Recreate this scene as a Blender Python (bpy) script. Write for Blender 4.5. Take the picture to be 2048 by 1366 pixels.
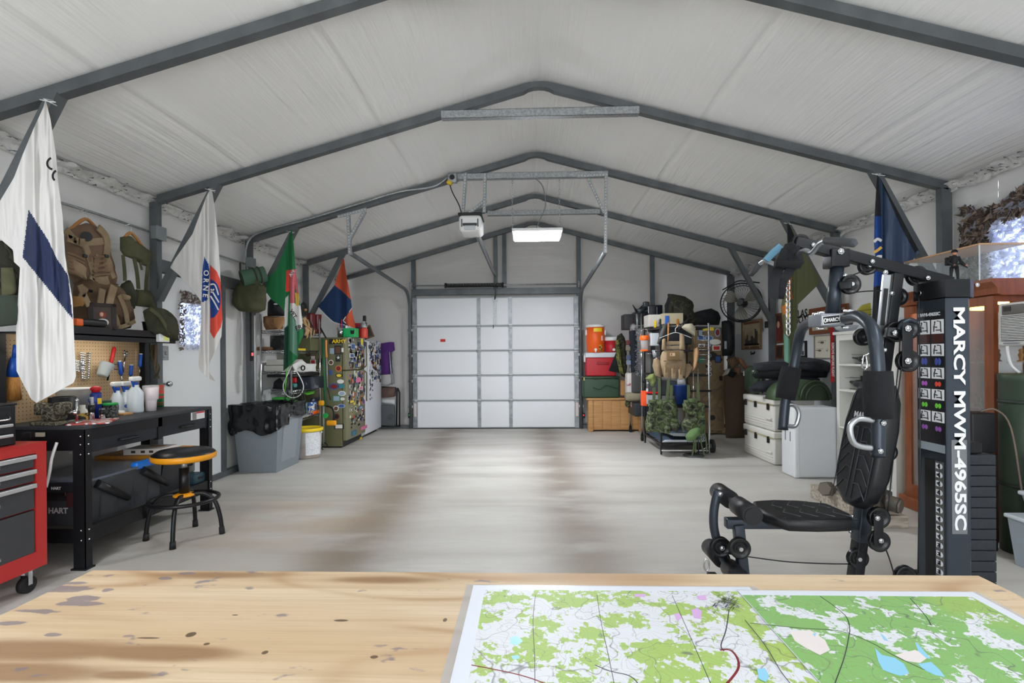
import bpy, bmesh, math, random
from mathutils import Vector as V, Matrix, noise
for o in list(bpy.data.objects): bpy.data.objects.remove(o, do_unlink=True)
SC = bpy.context.scene; COL = SC.collection
random.seed(7)
# ---------------------------------------------------------------- camera
FP, YAW, ROLL, CY, HC = 1020.0, .0328, .0077, 713.0, 1.274
cd = bpy.data.cameras.new('camera'); cam = bpy.data.objects.new('camera', cd); COL.objects.link(cam)
cd.sensor_fit = 'HORIZONTAL'; cd.sensor_width = 36; cd.lens = 36*FP/2048; cd.shift_y = (CY-683)/2048; cd.clip_start = .02
cam.matrix_world = Matrix.Translation((0, 0, HC)) @ Matrix.Rotation(YAW, 4, 'Z') @ Matrix.Rotation(math.pi/2, 4, 'X') @ Matrix.Rotation(-ROLL, 4, 'Z')
SC.camera = cam
# ---------------------------------------------------------------- world, exposure
W = bpy.data.worlds.new('world'); SC.world = W; W.use_nodes = True
W.node_tree.nodes['Background'].inputs[0].default_value = (.9, .95, 1, 1); W.node_tree.nodes['Background'].inputs[1].default_value = 6.0
vs = SC.view_settings; vs.view_transform = 'Standard'; vs.look = 'None'; vs.gamma = 1; vs.use_curve_mapping = False; vs.exposure = 0.28
LAMP_W, FILL_W = 105.0, 20.0      # strength of the hanging shop lights' diffusers: the far one and the added, unseen near ones (see shop_light)
pl_ = bpy.data.lights.new('added_opening_portal', 'AREA'); pl_.shape = 'RECTANGLE'; pl_.size = 4.0; pl_.size_y = 2.35; pl_.cycles.is_portal = True  # portal for the opening added behind the camera to light the room
po_ = bpy.data.objects.new('added_opening_portal', pl_); COL.objects.link(po_); po_.location = (.1, -2.62, 1.175); po_.rotation_euler = (math.radians(90), 0, 0)
# ---------------------------------------------------------------- helpers
def ray(px, py):
    a, b = px-1024, py-CY; cr, sr = math.cos(ROLL), math.sin(ROLL)
    u, v = a*cr-b*sr, a*sr+b*cr; c, s = math.cos(YAW), math.sin(YAW)
    return V((u/FP*c-s, u/FP*s+c, -v/FP))
def P(px, py, x=None, y=None, z=None):          # photograph pixel -> world point on a plane of the room
    r = ray(px, py)
    t = (z-HC)/r.z if z is not None else (y/r.y if y is not None else x/r.x)
    return V((0, 0, HC))+r*t
def lin(c):
    f = lambda u: u/12.92 if u <= .04045 else ((u+.055)/1.055)**2.4
    return tuple(f(v/255) for v in c[:3])+(1,)
MATS = {}
def M(name, col=(128, 128, 128), rough=.55, metal=0, bump=0, bs=60, col2=None, vs_=8, stretch=None, thr=(.42, .58), emit=0, trans=0, alpha=1, sheen=0, coat=0, ior=1.45, detail=4, gen=False):
    if name in MATS: return MATS[name]
    m = bpy.data.materials.new(name); MATS[name] = m; m.use_nodes = True
    nt = m.node_tree; b = nt.nodes['Principled BSDF']; N = nt.nodes.new; L = nt.links.new
    b.inputs['Base Color'].default_value = lin(col); b.inputs['Roughness'].default_value = rough; b.inputs['Metallic'].default_value = metal
    b.inputs['IOR'].default_value = ior
    if coat: b.inputs['Coat Weight'].default_value = coat
    if sheen: b.inputs['Sheen Weight'].default_value = sheen
    if trans: b.inputs['Transmission Weight'].default_value = trans
    if alpha < 1: b.inputs['Alpha'].default_value = alpha
    if emit:
        b.inputs['Emission Color'].default_value = lin(col); b.inputs['Emission Strength'].default_value = emit
    if col2 or bump:
        tc = N('ShaderNodeTexCoord'); mp = N('ShaderNodeMapping'); L(tc.outputs['Object'], mp.inputs[0])
        if stretch: mp.inputs['Scale'].default_value = stretch
    if col2:
        n = N('ShaderNodeTexNoise'); n.inputs['Scale'].default_value = vs_; n.inputs['Detail'].default_value = detail; L(mp.outputs[0], n.inputs['Vector'])
        r = N('ShaderNodeValToRGB'); r.color_ramp.elements[0].position = thr[0]; r.color_ramp.elements[1].position = thr[1]
        cs = [col]+(list(col2) if isinstance(col2, list) else [col2])
        r.color_ramp.elements[0].color = lin(cs[0]); r.color_ramp.elements[1].color = lin(cs[-1])
        for i, c in enumerate(cs[1:-1]):
            e = r.color_ramp.elements.new(thr[0]+(thr[1]-thr[0])*(i+1)/(len(cs)-1)); e.color = lin(c)
        if len(cs) > 2: r.color_ramp.interpolation = 'CONSTANT'
        L(n.outputs[0], r.inputs[0]); L(r.outputs[0], b.inputs['Base Color'])
        if emit: L(r.outputs[0], b.inputs['Emission Color'])
    if bump:
        n2 = N('ShaderNodeTexNoise'); n2.inputs['Scale'].default_value = bs; n2.inputs['Detail'].default_value = 5; L(mp.outputs[0], n2.inputs['Vector'])
        bp = N('ShaderNodeBump'); bp.inputs['Strength'].default_value = bump; bp.inputs['Distance'].default_value = .02
        L(n2.outputs[0], bp.inputs['Height']); L(bp.outputs[0], b.inputs['Normal'])
    return m
WL = {}
def tag(o, label=None, cat=None, group=None, kind=None):
    if label: o['label'] = label
    if cat: o['category'] = cat
    if group: o['group'] = group
    if kind: o['kind'] = kind
    return o
def thing(name, label, cat, loc, group=None, kind=None):
    o = bpy.data.objects.new(name, None); COL.objects.link(o); o.location = loc; o.empty_display_size = .05
    WL[o] = V(loc); return tag(o, label, cat, group, kind)
def loc_of(o): return WL[o]
class B:
    def __init__(s, T=None): s.v, s.f, s.mi, s.sm, s.T, s.m = [], [], [], [], T or Matrix(), 0
    def add(s, vs, fs, smooth=False):
        k = len(s.v); s.v += [s.T @ V(p) for p in vs]
        for f in fs: s.f.append([i+k for i in f]); s.mi.append(s.m); s.sm.append(smooth)
        return s
    def box(s, c, d, R=None):
        x, y, z = d[0]/2, d[1]/2, d[2]/2
        p = [V((a, b, e)) for a in (-x, x) for b in (-y, y) for e in (-z, z)]
        if R: p = [R @ q for q in p]
        return s.add([q+V(c) for q in p], [(0, 1, 3, 2), (4, 6, 7, 5), (0, 4, 5, 1), (2, 3, 7, 6), (0, 2, 6, 4), (1, 5, 7, 3)])
    def bx(s, a, b):        # box by two corners
        return s.box([(a[i]+b[i])/2 for i in range(3)], [abs(a[i]-b[i]) for i in range(3)])
    def rbox(s, c, d, r=.01, R=None, n=2):
        h = [q/2 for q in d]; r = min([r]+[q*.999 for q in h]); ax = []
        for k in range(3):
            e = [h[k]-r+r*math.tan(math.pi/4*j/n) for j in range(n+1)]
            ax.append(sorted([-q for q in e]+e))
        m = len(ax[0]); idx = {}; vs = []; fs = []
        def vid(i, j, k):
            if (i, j, k) not in idx:
                p = V((ax[0][i], ax[1][j], ax[2][k])); q = V([max(-(h[t]-r), min(h[t]-r, p[t])) for t in range(3)])
                dd = p-q
                p = q+(dd.normalized()*r if dd.length > 1e-9 else dd)
                if R: p = R @ p
                idx[(i, j, k)] = len(vs); vs.append(p+V(c))
            return idx[(i, j, k)]
        E = m-1
        for a in range(E):
            for b in range(E):
                fs += [(vid(a, b, 0), vid(a, b+1, 0), vid(a+1, b+1, 0), vid(a+1, b, 0)), (vid(a, b, E), vid(a+1, b, E), vid(a+1, b+1, E), vid(a, b+1, E)),
                       (vid(a, 0, b), vid(a+1, 0, b), vid(a+1, 0, b+1), vid(a, 0, b+1)), (vid(a, E, b), vid(a, E, b+1), vid(a+1, E, b+1), vid(a+1, E, b)),
                       (vid(0, a, b), vid(0, a, b+1), vid(0, a+1, b+1), vid(0, a+1, b)), (vid(E, a, b), vid(E, a+1, b), vid(E, a+1, b+1), vid(E, a, b+1))]
        return s.add(vs, fs, True)
    def cyl(s, a, b, r, r2=None, n=16, caps=True):
        a, b = V(a), V(b); r2 = r if r2 is None else r2; d = (b-a).normalized()
        u = d.orthogonal().normalized(); w = d.cross(u); vs = []
        for p, q in ((a, r), (b, r2)):
            for i in range(n):
                t = 2*math.pi*i/n; vs.append(p+(u*math.cos(t)+w*math.sin(t))*q)
        s.add(vs, [(i, (i+1) % n, n+(i+1) % n, n+i) for i in range(n)], True)
        if caps: s.add(vs, [tuple(range(n))[::-1], tuple(range(n, 2*n))])
        return s
    def tube(s, pts, r, n=8, closed=False, caps=True):
        pts = [V(p) for p in pts]; k = len(pts); rr = r if isinstance(r, (list, tuple)) else [r]*k; vs = []; u = None
        for i, p in enumerate(pts):
            d = (pts[(i+1) % k]-pts[i-1]) if closed else (pts[min(i+1, k-1)]-pts[max(i-1, 0)])
            d = d.normalized() if d.length > 1e-9 else V((0, 0, 1))
            if u is None: u = d.orthogonal().normalized()
            u = u-d*u.dot(d); u = u.normalized() if u.length > 1e-6 else d.orthogonal().normalized(); w = d.cross(u)
            for j in range(n):
                t = 2*math.pi*j/n; vs.append(p+(u*math.cos(t)+w*math.sin(t))*rr[i])
        fs = [(i*n+j, i*n+(j+1) % n, ((i+1) % k)*n+(j+1) % n, ((i+1) % k)*n+j) for i in range(k if closed else k-1) for j in range(n)]
        s.add(vs, fs, True)
        if caps and not closed: s.add(vs, [tuple(range(n))[::-1], tuple(range((k-1)*n, k*n))])
        return s
    def lathe(s, prof, c=(0, 0, 0), n=24, R=None, a0=0, a1=2*math.pi):
        vs = []; full = abs(a1-a0-2*math.pi) < 1e-6; m = n if full else n+1
        for r, z in prof:
            for i in range(m):
                t = a0+(a1-a0)*i/n; p = V((r*math.cos(t), r*math.sin(t), z)); vs.append((R @ p if R else p)+V(c))
        fs = []
        for k in range(len(prof)-1):
            for i in range(n):
                j = (i+1) % m; fs.append((k*m+i, k*m+j, (k+1)*m+j, (k+1)*m+i))
        s.add(vs, fs, True)
        if full:
            if prof[0][0] > 1e-5: s.add(vs, [tuple(range(m))[::-1]])
            if prof[-1][0] > 1e-5: s.add(vs, [tuple(range((len(prof)-1)*m, len(prof)*m))])
        return s
    def prism(s, poly, ax, a, b, smooth=False):     # polygon in the plane across axis ax, extruded from a to b
        f = {'x': lambda p, t: (t, p[0], p[1]), 'y': lambda p, t: (p[0], t, p[1]), 'z': lambda p, t: (p[0], p[1], t)}[ax]; n = len(poly)
        vs = [f(p, a) for p in poly]+[f(p, b) for p in poly]
        s.add(vs, [tuple(range(n)), tuple(range(n, 2*n))[::-1]]); s.add(vs, [(i, n+i, n+(i+1) % n, (i+1) % n) for i in range(n)], smooth)
        return s
    def sph(s, c, r, n=16, sc=(1, 1, 1), R=None):
        vs = []; fs = []; m = n//2
        for i in range(m+1):
            for j in range(n):
                a, t = math.pi*i/m, 2*math.pi*j/n; p = V((r*sc[0]*math.sin(a)*math.cos(t), r*sc[1]*math.sin(a)*math.sin(t), r*sc[2]*math.cos(a)))
                vs.append((R @ p if R else p)+V(c))
        for i in range(m):
            for j in range(n): fs.append((i*n+j, (i+1)*n+j, (i+1)*n+(j+1) % n, i*n+(j+1) % n))
        return s.add(vs, fs, True)
    def grid(s, fn, nu, nv, smooth=True, closed_u=False):
        vs = [fn(i/nu, j/nv) for j in range(nv+1) for i in range(nu+1)]
        return s.add(vs, [(j*(nu+1)+i, j*(nu+1)+i+1, (j+1)*(nu+1)+i+1, (j+1)*(nu+1)+i) for j in range(nv) for i in range(nu)], smooth)
    def build(s, name, mats, parent=None, label=None, cat=None, group=None, kind=None, origin=None):
        me = bpy.data.meshes.new(name)
        if parent is not None: org = loc_of(parent)
        elif origin is not None: org = V(origin)
        else:
            xs, ys, zs = zip(*[tuple(p) for p in s.v]); org = V(((min(xs)+max(xs))/2, (min(ys)+max(ys))/2, min(zs)))
        me.from_pydata([tuple(p-org) for p in s.v], [], s.f)
        for m in (mats if isinstance(mats, (list, tuple)) else [mats]): me.materials.append(m)
        me.polygons.foreach_set('material_index', s.mi); me.polygons.foreach_set('use_smooth', s.sm); me.validate(); 
        bm = bmesh.new(); bm.from_mesh(me); bmesh.ops.remove_doubles(bm, verts=bm.verts, dist=1e-6)
        bmesh.ops.recalc_face_normals(bm, faces=bm.faces); bm.to_mesh(me); bm.free(); me.update()
        o = bpy.data.objects.new(name, me); COL.objects.link(o); WL[o] = V(org)
        if parent is not None:
            o.parent = parent
        else: o.location = org
        return tag(o, label, cat, group, kind)
def frame(o, xdir, zdir=(0, 0, 1)):               # matrix: origin, local x, local z (up); local y = z cross x
    x = V(xdir).normalized(); z = V(zdir); z = (z-x*z.dot(x)).normalized(); y = z.cross(x)
    m = Matrix.Identity(4)
    for i in range(3): m[i][0], m[i][1], m[i][2], m[i][3] = x[i], y[i], z[i], o[i]
    return m
def txt(name, s, mat, parent, o, right, up, size, ext=.0006, bold=0, sx=1, align='CENTER', space=1, label=None):
    cu = bpy.data.curves.new(name, 'FONT'); cu.body = s; cu.size = size; cu.extrude = ext; cu.align_x = align; cu.align_y = 'CENTER'; cu.offset = bold*size; cu.resolution_u = 3; cu.space_character = space
    ob = bpy.data.objects.new(name, cu); me = bpy.data.meshes.new_from_object(ob); bpy.data.objects.remove(ob); bpy.data.curves.remove(cu)
    x = V(right).normalized(); y = V(up); y = (y-x*y.dot(x)).normalized(); z = x.cross(y); org = loc_of(parent)
    for v in me.vertices: v.co = V(o)+x*v.co.x*sx+y*v.co.y+z*v.co.z-org
    me.materials.clear(); me.materials.append(mat); ob = bpy.data.objects.new(name, me); COL.objects.link(ob); ob.parent = parent; WL[ob] = org.copy()
    if label: ob['label'] = label
    return ob
def copy_tree(o, parent=None, delta=None, rot=None):
    c = o.copy(); COL.objects.link(c); c.parent = parent; WL[c] = WL[o].copy()
    if delta is not None: c.location = c.location+V(delta); 
    for ch in o.children: copy_tree(ch, c)
    return c
def fbm(p, o=3): return noise.fractal(p, 1.0, 2.0, o)
def smooth_path(pts, k=6):                         # Catmull-Rom through the points
    pts = [V(p) for p in pts]; out = []
    for i in range(len(pts)-1):
        p0, p1, p2, p3 = pts[max(i-1, 0)], pts[i], pts[i+1], pts[min(i+2, len(pts)-1)]
        for j in range(k):
            t = j/k; out.append(.5*((2*p1)+(p2-p0)*t+(2*p0-5*p1+4*p2-p3)*t*t+(3*p1-p0-3*p2+p3)*t**3))
    return out+[pts[-1]]
def arc_corner(pts, r, k=6):                       # polyline with rounded corners
    pts = [V(p) for p in pts]; out = [pts[0]]
    for i in range(1, len(pts)-1):
        a, b, c = pts[i-1], pts[i], pts[i+1]; q = min(r, (a-b).length*.49, (c-b).length*.49)
        p, s = b+(a-b).normalized()*q, b+(c-b).normalized()*q
        for j in range(k+1):
            t = j/k; out.append(p*(1-t)**2+b*2*t*(1-t)+s*t*t)
    return out+[pts[-1]]
def pts_on(poly, **pl): return [P(a, b, **pl) for a, b in poly]
def soft(poly, pl, thick, wr=.012, ws=9, nu=22, nv=30, seed=0, b=None, p=.5, back=.35, sag=0):
    """a stuffed shape: outline (photo pixels on the plane pl, or world points) given front and back depth with folds"""
    pts = [P(a, c, **pl) for a, c in poly] if pl else [V(q) for q in poly]
    k = 0 if (pl and 'x' in pl) else 1; h = 1-k           # k = thickness axis, h = in-plane horizontal axis
    if not pl:
        k, h = 1, 0
    base = sum([q[k] for q in pts])/len(pts); sgn = -1 if (k == 1) else (-1 if base > 0 else 1)   # thickness towards the room
    zs = [q.z for q in pts]; z0, z1 = min(zs), max(zs); n = len(pts); B_ = b or B()
    def span(z):
        xs = []
        for i in range(n):
            a, c = pts[i], pts[(i+1) % n]
            if (a.z-z)*(c.z-z) <= 0 and abs(a.z-c.z) > 1e-9:
                t = (z-a.z)/(c.z-a.z); xs.append(a[h]+(c[h]-a[h])*t)
        return (min(xs), max(xs)) if xs else (pts[0][h], pts[0][h])
    def fn(side):
        def f(u, v):
            zz = z0+(z1-z0)*(.0005+.999*(.5-.5*math.cos(math.pi*v))); l, r = span(zz); s_ = .5-.5*math.cos(math.pi*u)
            x = l+(r-l)*s_; g = (max(0, math.sin(math.pi*s_))**p)*(max(0, math.sin(math.pi*(.5-.5*math.cos(math.pi*v))))**(p*.7))
            q = V((0, 0, zz)); q[h] = x; q[k] = base
            w = fbm(V((x*ws+seed*3.1, zz*ws*.7, seed*1.7)))*wr+abs(noise.noise(V((x*ws*2.3, zz*ws*1.1, seed+5.5))))*wr*1.2
            q[k] = base+sgn*side*(thick*g*(1 if side > 0 else back)+w*min(1, g*2)*(1 if side > 0 else 0))
            return q
        return f
    B_.grid(fn(1), nu, nv); B_.grid(fn(-1), nu, nv)
    return B_
def strap(pts, w, t=.004, b=None, nrm=(0, -1, 0)):       # flat webbing along a path
    b = b or B(); pts = smooth_path(pts, 4); nrm = V(nrm); k = len(pts); vs = []
    for i, p in enumerate(pts):
        d = (pts[min(i+1, k-1)]-pts[max(i-1, 0)]).normalized(); s_ = d.cross(nrm).normalized()*w/2; o = nrm.normalized()*t/2
        vs += [p-s_-o, p+s_-o, p+s_+o, p-s_+o]
    fs = [(i*4+j, i*4+(j+1) % 4, i*4+4+(j+1) % 4, i*4+4+j) for i in range(k-1) for j in range(4)]+[(0, 1, 2, 3), (k*4-4, k*4-3, k*4-2, k*4-1)]
    return b.add(vs, fs)
def inpoly(x, y, poly):
    c = False; n = len(poly)
    for i in range(n):
        x1, y1 = poly[i]; x2, y2 = poly[i-1]
        if (y1 > y) != (y2 > y) and x < (x2-x1)*(y-y1)/(y2-y1)+x1: c = not c
    return c
# shared materials
steel = M('galvanised_steel', (86, 90, 92), .48, .35, col2=(104, 108, 110), vs_=5, thr=(.3, .7))
galv = M('bright_galvanised', (140, 144, 146), .42, .55, col2=(172, 175, 176), vs_=60, thr=(.35, .65))
chrome = M('chrome', (205, 207, 210), .16, 1)
blackp = M('black_plastic', (17, 18, 20), .45); blackm = M('black_metal', (19, 21, 25), .4, .2); white_p = M('white_plastic', (226, 227, 226), .4)
rubber = M('rubber', (22, 22, 23), .7); greyp = M('grey_plastic', (120, 124, 128), .5); clearp = M('clear_plastic', (225, 230, 232), .12, alpha=.34)
glass = M('glass', (235, 245, 245), .03, alpha=.10); red_p = M('red_plastic', (190, 28, 34), .4); orange_p = M('orange_plastic', (240, 104, 30), .4)
yellow_p = M('yellow_plastic', (240, 208, 40), .45); blue_p = M('blue_plastic', (28, 78, 168), .4); green_p = M('green_plastic', (34, 160, 76), .45); lime = M('lime_plastic', (104, 208, 66), .45)
olive = M('olive_cloth', (66, 68, 46), .9, bump=.25, bs=220, col2=(82, 82, 58), vs_=6); dk_olive = M('dark_olive_cloth', (44, 47, 34), .92, bump=.25, bs=200, col2=(60, 60, 44), vs_=7)
tan = M('tan_cloth', (138, 118, 92), .9, bump=.25, bs=220, col2=(158, 138, 110), vs_=6); brown = M('brown_cloth', (92, 72, 54), .9, bump=.3, bs=160, col2=(112, 90, 68), vs_=6)
camo = M('woodland_camo', (70, 78, 46), .9, col2=[(40, 48, 30), (112, 108, 72), (74, 88, 52), (48, 40, 30)], vs_=9, thr=(.36, .62), bump=.2, bs=60, detail=1)
camo_g = M('green_camo', (84, 98, 62), .9, col2=[(56, 66, 46), (106, 110, 84), (80, 92, 66), (52, 52, 42)], vs_=10, thr=(.36, .62), bump=.2, bs=60, detail=1)
camo_d = M('dark_camo', (38, 38, 28), .92, col2=[(30, 30, 24), (62, 58, 42), (46, 48, 34), (28, 26, 22)], vs_=11, thr=(.36, .62), bump=.2, bs=60, detail=1)
blk_cloth = M('black_cloth', (19, 20, 23), .9, bump=.25, bs=180, col2=(28, 30, 34), vs_=6)
wood_l = M('pine_wood', (196, 152, 98), .55, col2=(170, 120, 70), vs_=4, stretch=(1, 1, 12), thr=(.3, .75)); wood_h = M('hanger_wood', (176, 122, 66), .45)
cherry = M('cherry_wood', (138, 76, 40), .38, col2=(116, 60, 30), vs_=5, stretch=(8, 8, 1), thr=(.3, .7)); frame_br = M('brown_frame', (98, 58, 34), .5)
paper = M('paper', (232, 232, 230), .7); cardboard = M('cardboard', (178, 146, 104), .8)
# ---------------------------------------------------------------- structure
XL, XR, XA, YF, YN = -3.36, 3.585, .104, 9.06, -2.6
ZE, ZA = 2.70, 3.662                             # film height at the eaves and the ridge
FR = [1.34, 2.86, 4.39, 5.91, 7.44, 8.96]
def zc(x): return ZE+(ZA-ZE)*((x-XL)/(XA-XL) if x < XA else (XR-x)/(XR-XA))
def film(name, rough=.42, sx=26, sy=.9, base=(224, 223, 219), swap=False, bump=.5):
    m = M(name, base, rough); nt = m.node_tree; N, L = nt.nodes.new, nt.links.new; b = nt.nodes['Principled BSDF']
    tc = N('ShaderNodeTexCoord'); mp = N('ShaderNodeMapping'); L(tc.outputs['Object'], mp.inputs[0]); mp.inputs['Scale'].default_value = (1, sy, sx) if swap == 'yz' else ((sy, sy, sx) if swap else (sx, sy, 1))
    n = N('ShaderNodeTexNoise'); n.inputs['Scale'].default_value = 1; n.inputs['Detail'].default_value = 4; n.inputs['Roughness'].default_value = .55; L(mp.outputs[0], n.inputs['Vector'])
    n2 = N('ShaderNodeTexNoise'); n2.inputs['Scale'].default_value = .8; L(tc.outputs['Object'], n2.inputs['Vector'])
    r2 = N('ShaderNodeValToRGB'); r2.color_ramp.elements[0].position = .4; r2.color_ramp.elements[1].position = .6; L(n2.outputs[0], r2.inputs[0])
    mu = N('ShaderNodeMath'); mu.operation = 'MULTIPLY'; L(n.outputs[0], mu.inputs[0]); L(r2.outputs[0], mu.inputs[1])
    ad = N('ShaderNodeMath'); ad.operation = 'MULTIPLY_ADD'; L(n.outputs[0], ad.inputs[0]); ad.inputs[1].default_value = .35; L(mu.outputs[0], ad.inputs[2])
    bp = N('ShaderNodeBump'); bp.inputs['Strength'].default_value = bump; bp.inputs['Distance'].default_value = .03; L(ad.outputs[0], bp.inputs['Height']); L(bp.outputs[0], b.inputs['Normal'])
    return m
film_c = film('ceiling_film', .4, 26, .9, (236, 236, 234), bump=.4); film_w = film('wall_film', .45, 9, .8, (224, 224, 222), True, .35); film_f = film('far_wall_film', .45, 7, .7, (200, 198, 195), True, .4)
def ceil_side(x0, x1, seed):
    def fn(u, v):
        x = x0+(x1-x0)*u; y = YN-.02+(YF+.24-YN)*v; z = zc(x)
        d = min(abs(y-f-.03) for f in FR); k = min(1, d/.5)*min(1, abs(x-XA)/.25)
        z += k*(.022*math.sin(u*math.pi)+.012*noise.noise(V((x*2.2+seed, y*.5, seed)))+.004*noise.noise(V((x*7, y*.45, seed+9)))+.0014*noise.noise(V((x*24, y*.6, seed))))
        for sx in (.25, .60):                      # lapped seams between the film rolls
            w_ = (u if x0 < 0 else 1-u)-sx; z += .016*(math.exp(-(w_/.007)**2)-(.6 if w_ > 0 else .2)*math.exp(-(w_/.03)**2))
        return (x, y, z+.012)
    return B().grid(fn, 150, 110)
ceiling = thing('ceiling', 'white insulation film sloping up to the ridge in two slopes', 'ceiling', (XA, 3, ZA), kind='structure')
ceil_side(XL-.02, XA, 1).build('film_slope', film_c, ceiling); ceil_side(XA, XR+.02, 4).build('film_slope', film_c, ceiling)
# floor
floor_m = M('concrete', (198, 194, 184), .5); nt = floor_m.node_tree; N, L = nt.nodes.new, nt.links.new; bs_ = nt.nodes['Principled BSDF']
def fmath(op, a, b=None, c=None):
    n = N('ShaderNodeMath'); n.operation = op
    for i, q in enumerate((a, b, c)):
        if q is None: continue
        if isinstance(q, (int, float)): n.inputs[i].default_value = q
        else: L(q, n.inputs[i])
    return n.outputs[0]
tc = N('ShaderNodeTexCoord'); sep = N('ShaderNodeSeparateXYZ'); L(tc.outputs['Object'], sep.inputs[0]); X_, Y_ = sep.outputs[0], sep.outputs[1]
def fnoise(scale, sx, sy, det=4):
    mp = N('ShaderNodeMapping'); L(tc.outputs['Object'], mp.inputs[0]); mp.inputs['Scale'].default_value = (sx, sy, 1)
    n = N('ShaderNodeTexNoise'); n.inputs['Scale'].default_value = scale; n.inputs['Detail'].default_value = det; L(mp.outputs[0], n.inputs['Vector']); return n.outputs[0]
def sstep(v, a, b):
    r = N('ShaderNodeMapRange'); r.interpolation_type = 'SMOOTHSTEP'; r.inputs[1].default_value = a; r.inputs[2].default_value = b; L(v, r.inputs[0]); return r.outputs[0]
def gaus(v, x0, w):
    d = fmath('SUBTRACT', v, x0); q = fmath('DIVIDE', d, w); q = fmath('MULTIPLY', q, q); q = fmath('MULTIPLY', q, -1); return fmath('EXPONENT', q)
def mixc(fac, a, b):
    m = N('ShaderNodeMix'); m.data_type = 'RGBA'; L(fac, m.inputs['Factor'])
    for s_, q in (('A', a), ('B', b)):
        k = [i for i in m.inputs if i.name == s_ and i.type == 'RGBA'][0]
        if isinstance(q, tuple): k.default_value = lin(q)
        else: L(q, k)
    return [o for o in m.outputs if o.type == 'RGBA'][0]
streak = fnoise(1.1, .45, 2.6); fine = fnoise(9, .5, 3); big = fnoise(.55, 1, 1.4)
tn = fnoise(1.6, .7, 1.6)
trk = []
for (a, b) in ((P(895, 866, z=0), P(735, 1060, z=0)), (P(1092, 866, z=0), P(1150, 1050, z=0))):
    k = (b.x-a.x)/(b.y-a.y); xc = fmath('SUBTRACT', X_, fmath('MULTIPLY_ADD', Y_, k, a.x-k*a.y)); trk.append(gaus(xc, 0, .30))
track = fmath('MULTIPLY', fmath('ADD', trk[0], trk[1]), sstep(tn, .2, .6))
far_f = sstep(Y_, 9.2, 8.3)
c = mixc(sstep(streak, .3, .7), (202, 199, 192), (182, 178, 170)); c = mixc(sstep(fine, .35, .75), c, (190, 188, 184)); c = mixc(fmath('MULTIPLY', sstep(big, .45, .7), .5), c, (166, 161, 153))
c = mixc(fmath('MULTIPLY', sstep(streak, .56, .74), .4), c, (150, 145, 138)); c = mixc(fmath('MULTIPLY', track, .8), c, (122, 109, 95))
rust = P(585, 1040, z=0); rm = fmath('MULTIPLY', gaus(X_, rust.x, .7), gaus(Y_, rust.y, .7)); c = mixc(fmath('MULTIPLY', fmath('MULTIPLY', rm, sstep(tn, .3, .7)), .55), c, (172, 142, 104))
for yj in (3.05, 4.62, 6.05, 7.5): c = mixc(fmath('MULTIPLY', gaus(fmath('ADD', Y_, fmath('MULTIPLY', streak, .25)), yj, .05), fmath('MULTIPLY', sstep(big, .35, .6), .3)), c, (140, 134, 124))
L(c, bs_.inputs['Base Color']); L(fmath('MULTIPLY_ADD', streak, .3, .38), bs_.inputs['Roughness'])
bp = N('ShaderNodeBump'); bp.inputs['Strength'].default_value = .12; bp.inputs['Distance'].default_value = .01; L(fnoise(40, 1, 1), bp.inputs['Height']); L(bp.outputs[0], bs_.inputs['Normal'])
B().bx((XL-.2, YN-.4, -.1), (XR+.2, YF+.3, 0)).build('floor', floor_m, kind='structure', label='pale stained concrete floor with two brown tyre tracks', cat='floor', origin=(0, 0, 0))
# walls
def wall_grid(name, fn, nu, nv, m, label):
    return B().grid(fn, nu, nv).build(name, m, kind='structure', label=label, cat='wall', origin=(0, 0, 0))
WY0, WY1, WZ0, WZ1 = 2.95, 4.02, 1.62, 2.26      # window opening in the right wall
def ripple(a, z, s): return .012*noise.noise(V((a*1.2, z*3, s)))+.006*noise.noise(V((a*2, z*11, s+3)))
wall_grid('wall_left', lambda u, v: (XL+ripple(u*12, v*2.7, 2)-.012, YN+(YF+.1-YN)*u, v*(ZE+.03)), 90, 60, film_w, 'white film lined left wall behind the workbench')
wr = thing('wall_right', 'white film lined right wall with the window', 'wall', (XR, 3, 0), kind='structure')
for a0, a1, b0, b1 in ((YN, WY0, 0, ZE+.03), (WY1, YF+.1, 0, ZE+.03), (WY0, WY1, 0, WZ0), (WY0, WY1, WZ1, ZE+.03)):
    B().grid(lambda u, v: (XR+ripple((a0+(a1-a0)*u), b0+(b1-b0)*v, 7)+.012, a0+(a1-a0)*u, b0+(b1-b0)*v), 40, 40).build('wall_film', film_w, wr)
def far_fn(u, v):
    x = XL-.05+(XR-XL+.1)*u; return (x, YF+.14+ripple(x, v*3.6, 5), v*(zc(max(XL, min(XR, x)))+.05))
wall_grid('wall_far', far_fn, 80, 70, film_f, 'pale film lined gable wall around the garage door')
NX0, NX1, NZ1 = -1.9, 2.1, 2.35                  # unseen doorway added behind the camera to let light in
wn_ = thing('wall_near', 'white film lined gable wall around the added light opening', 'wall', (XA, YN, 0), kind='structure')
def zw(x): return zc(max(XL, min(XR, x)))+.05
for q in ([(XL-.05, 0), (NX0, 0), (NX0, zw(NX0)), (XL-.05, zw(XL))], [(NX1, 0), (XR+.05, 0), (XR+.05, zw(XR)), (NX1, zw(NX1))], [(NX0, NZ1), (NX1, NZ1), (NX1, zw(NX1)), (XA, zw(XA)), (NX0, zw(NX0))]):
    B().prism(q, 'y', YN-.02, YN).build('wall_film', film_w, wn_)
for a, c_ in (((NX0-.06, 0), (NX0, NZ1)), ((NX1, 0), (NX1+.06, NZ1)), ((NX0-.06, NZ1), (NX1+.06, NZ1+.06))): B().bx((a[0], YN, a[1]), (c_[0], YN+.06, c_[1])).build('added_door_frame', steel, wn_)  # frame around the added opening
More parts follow.
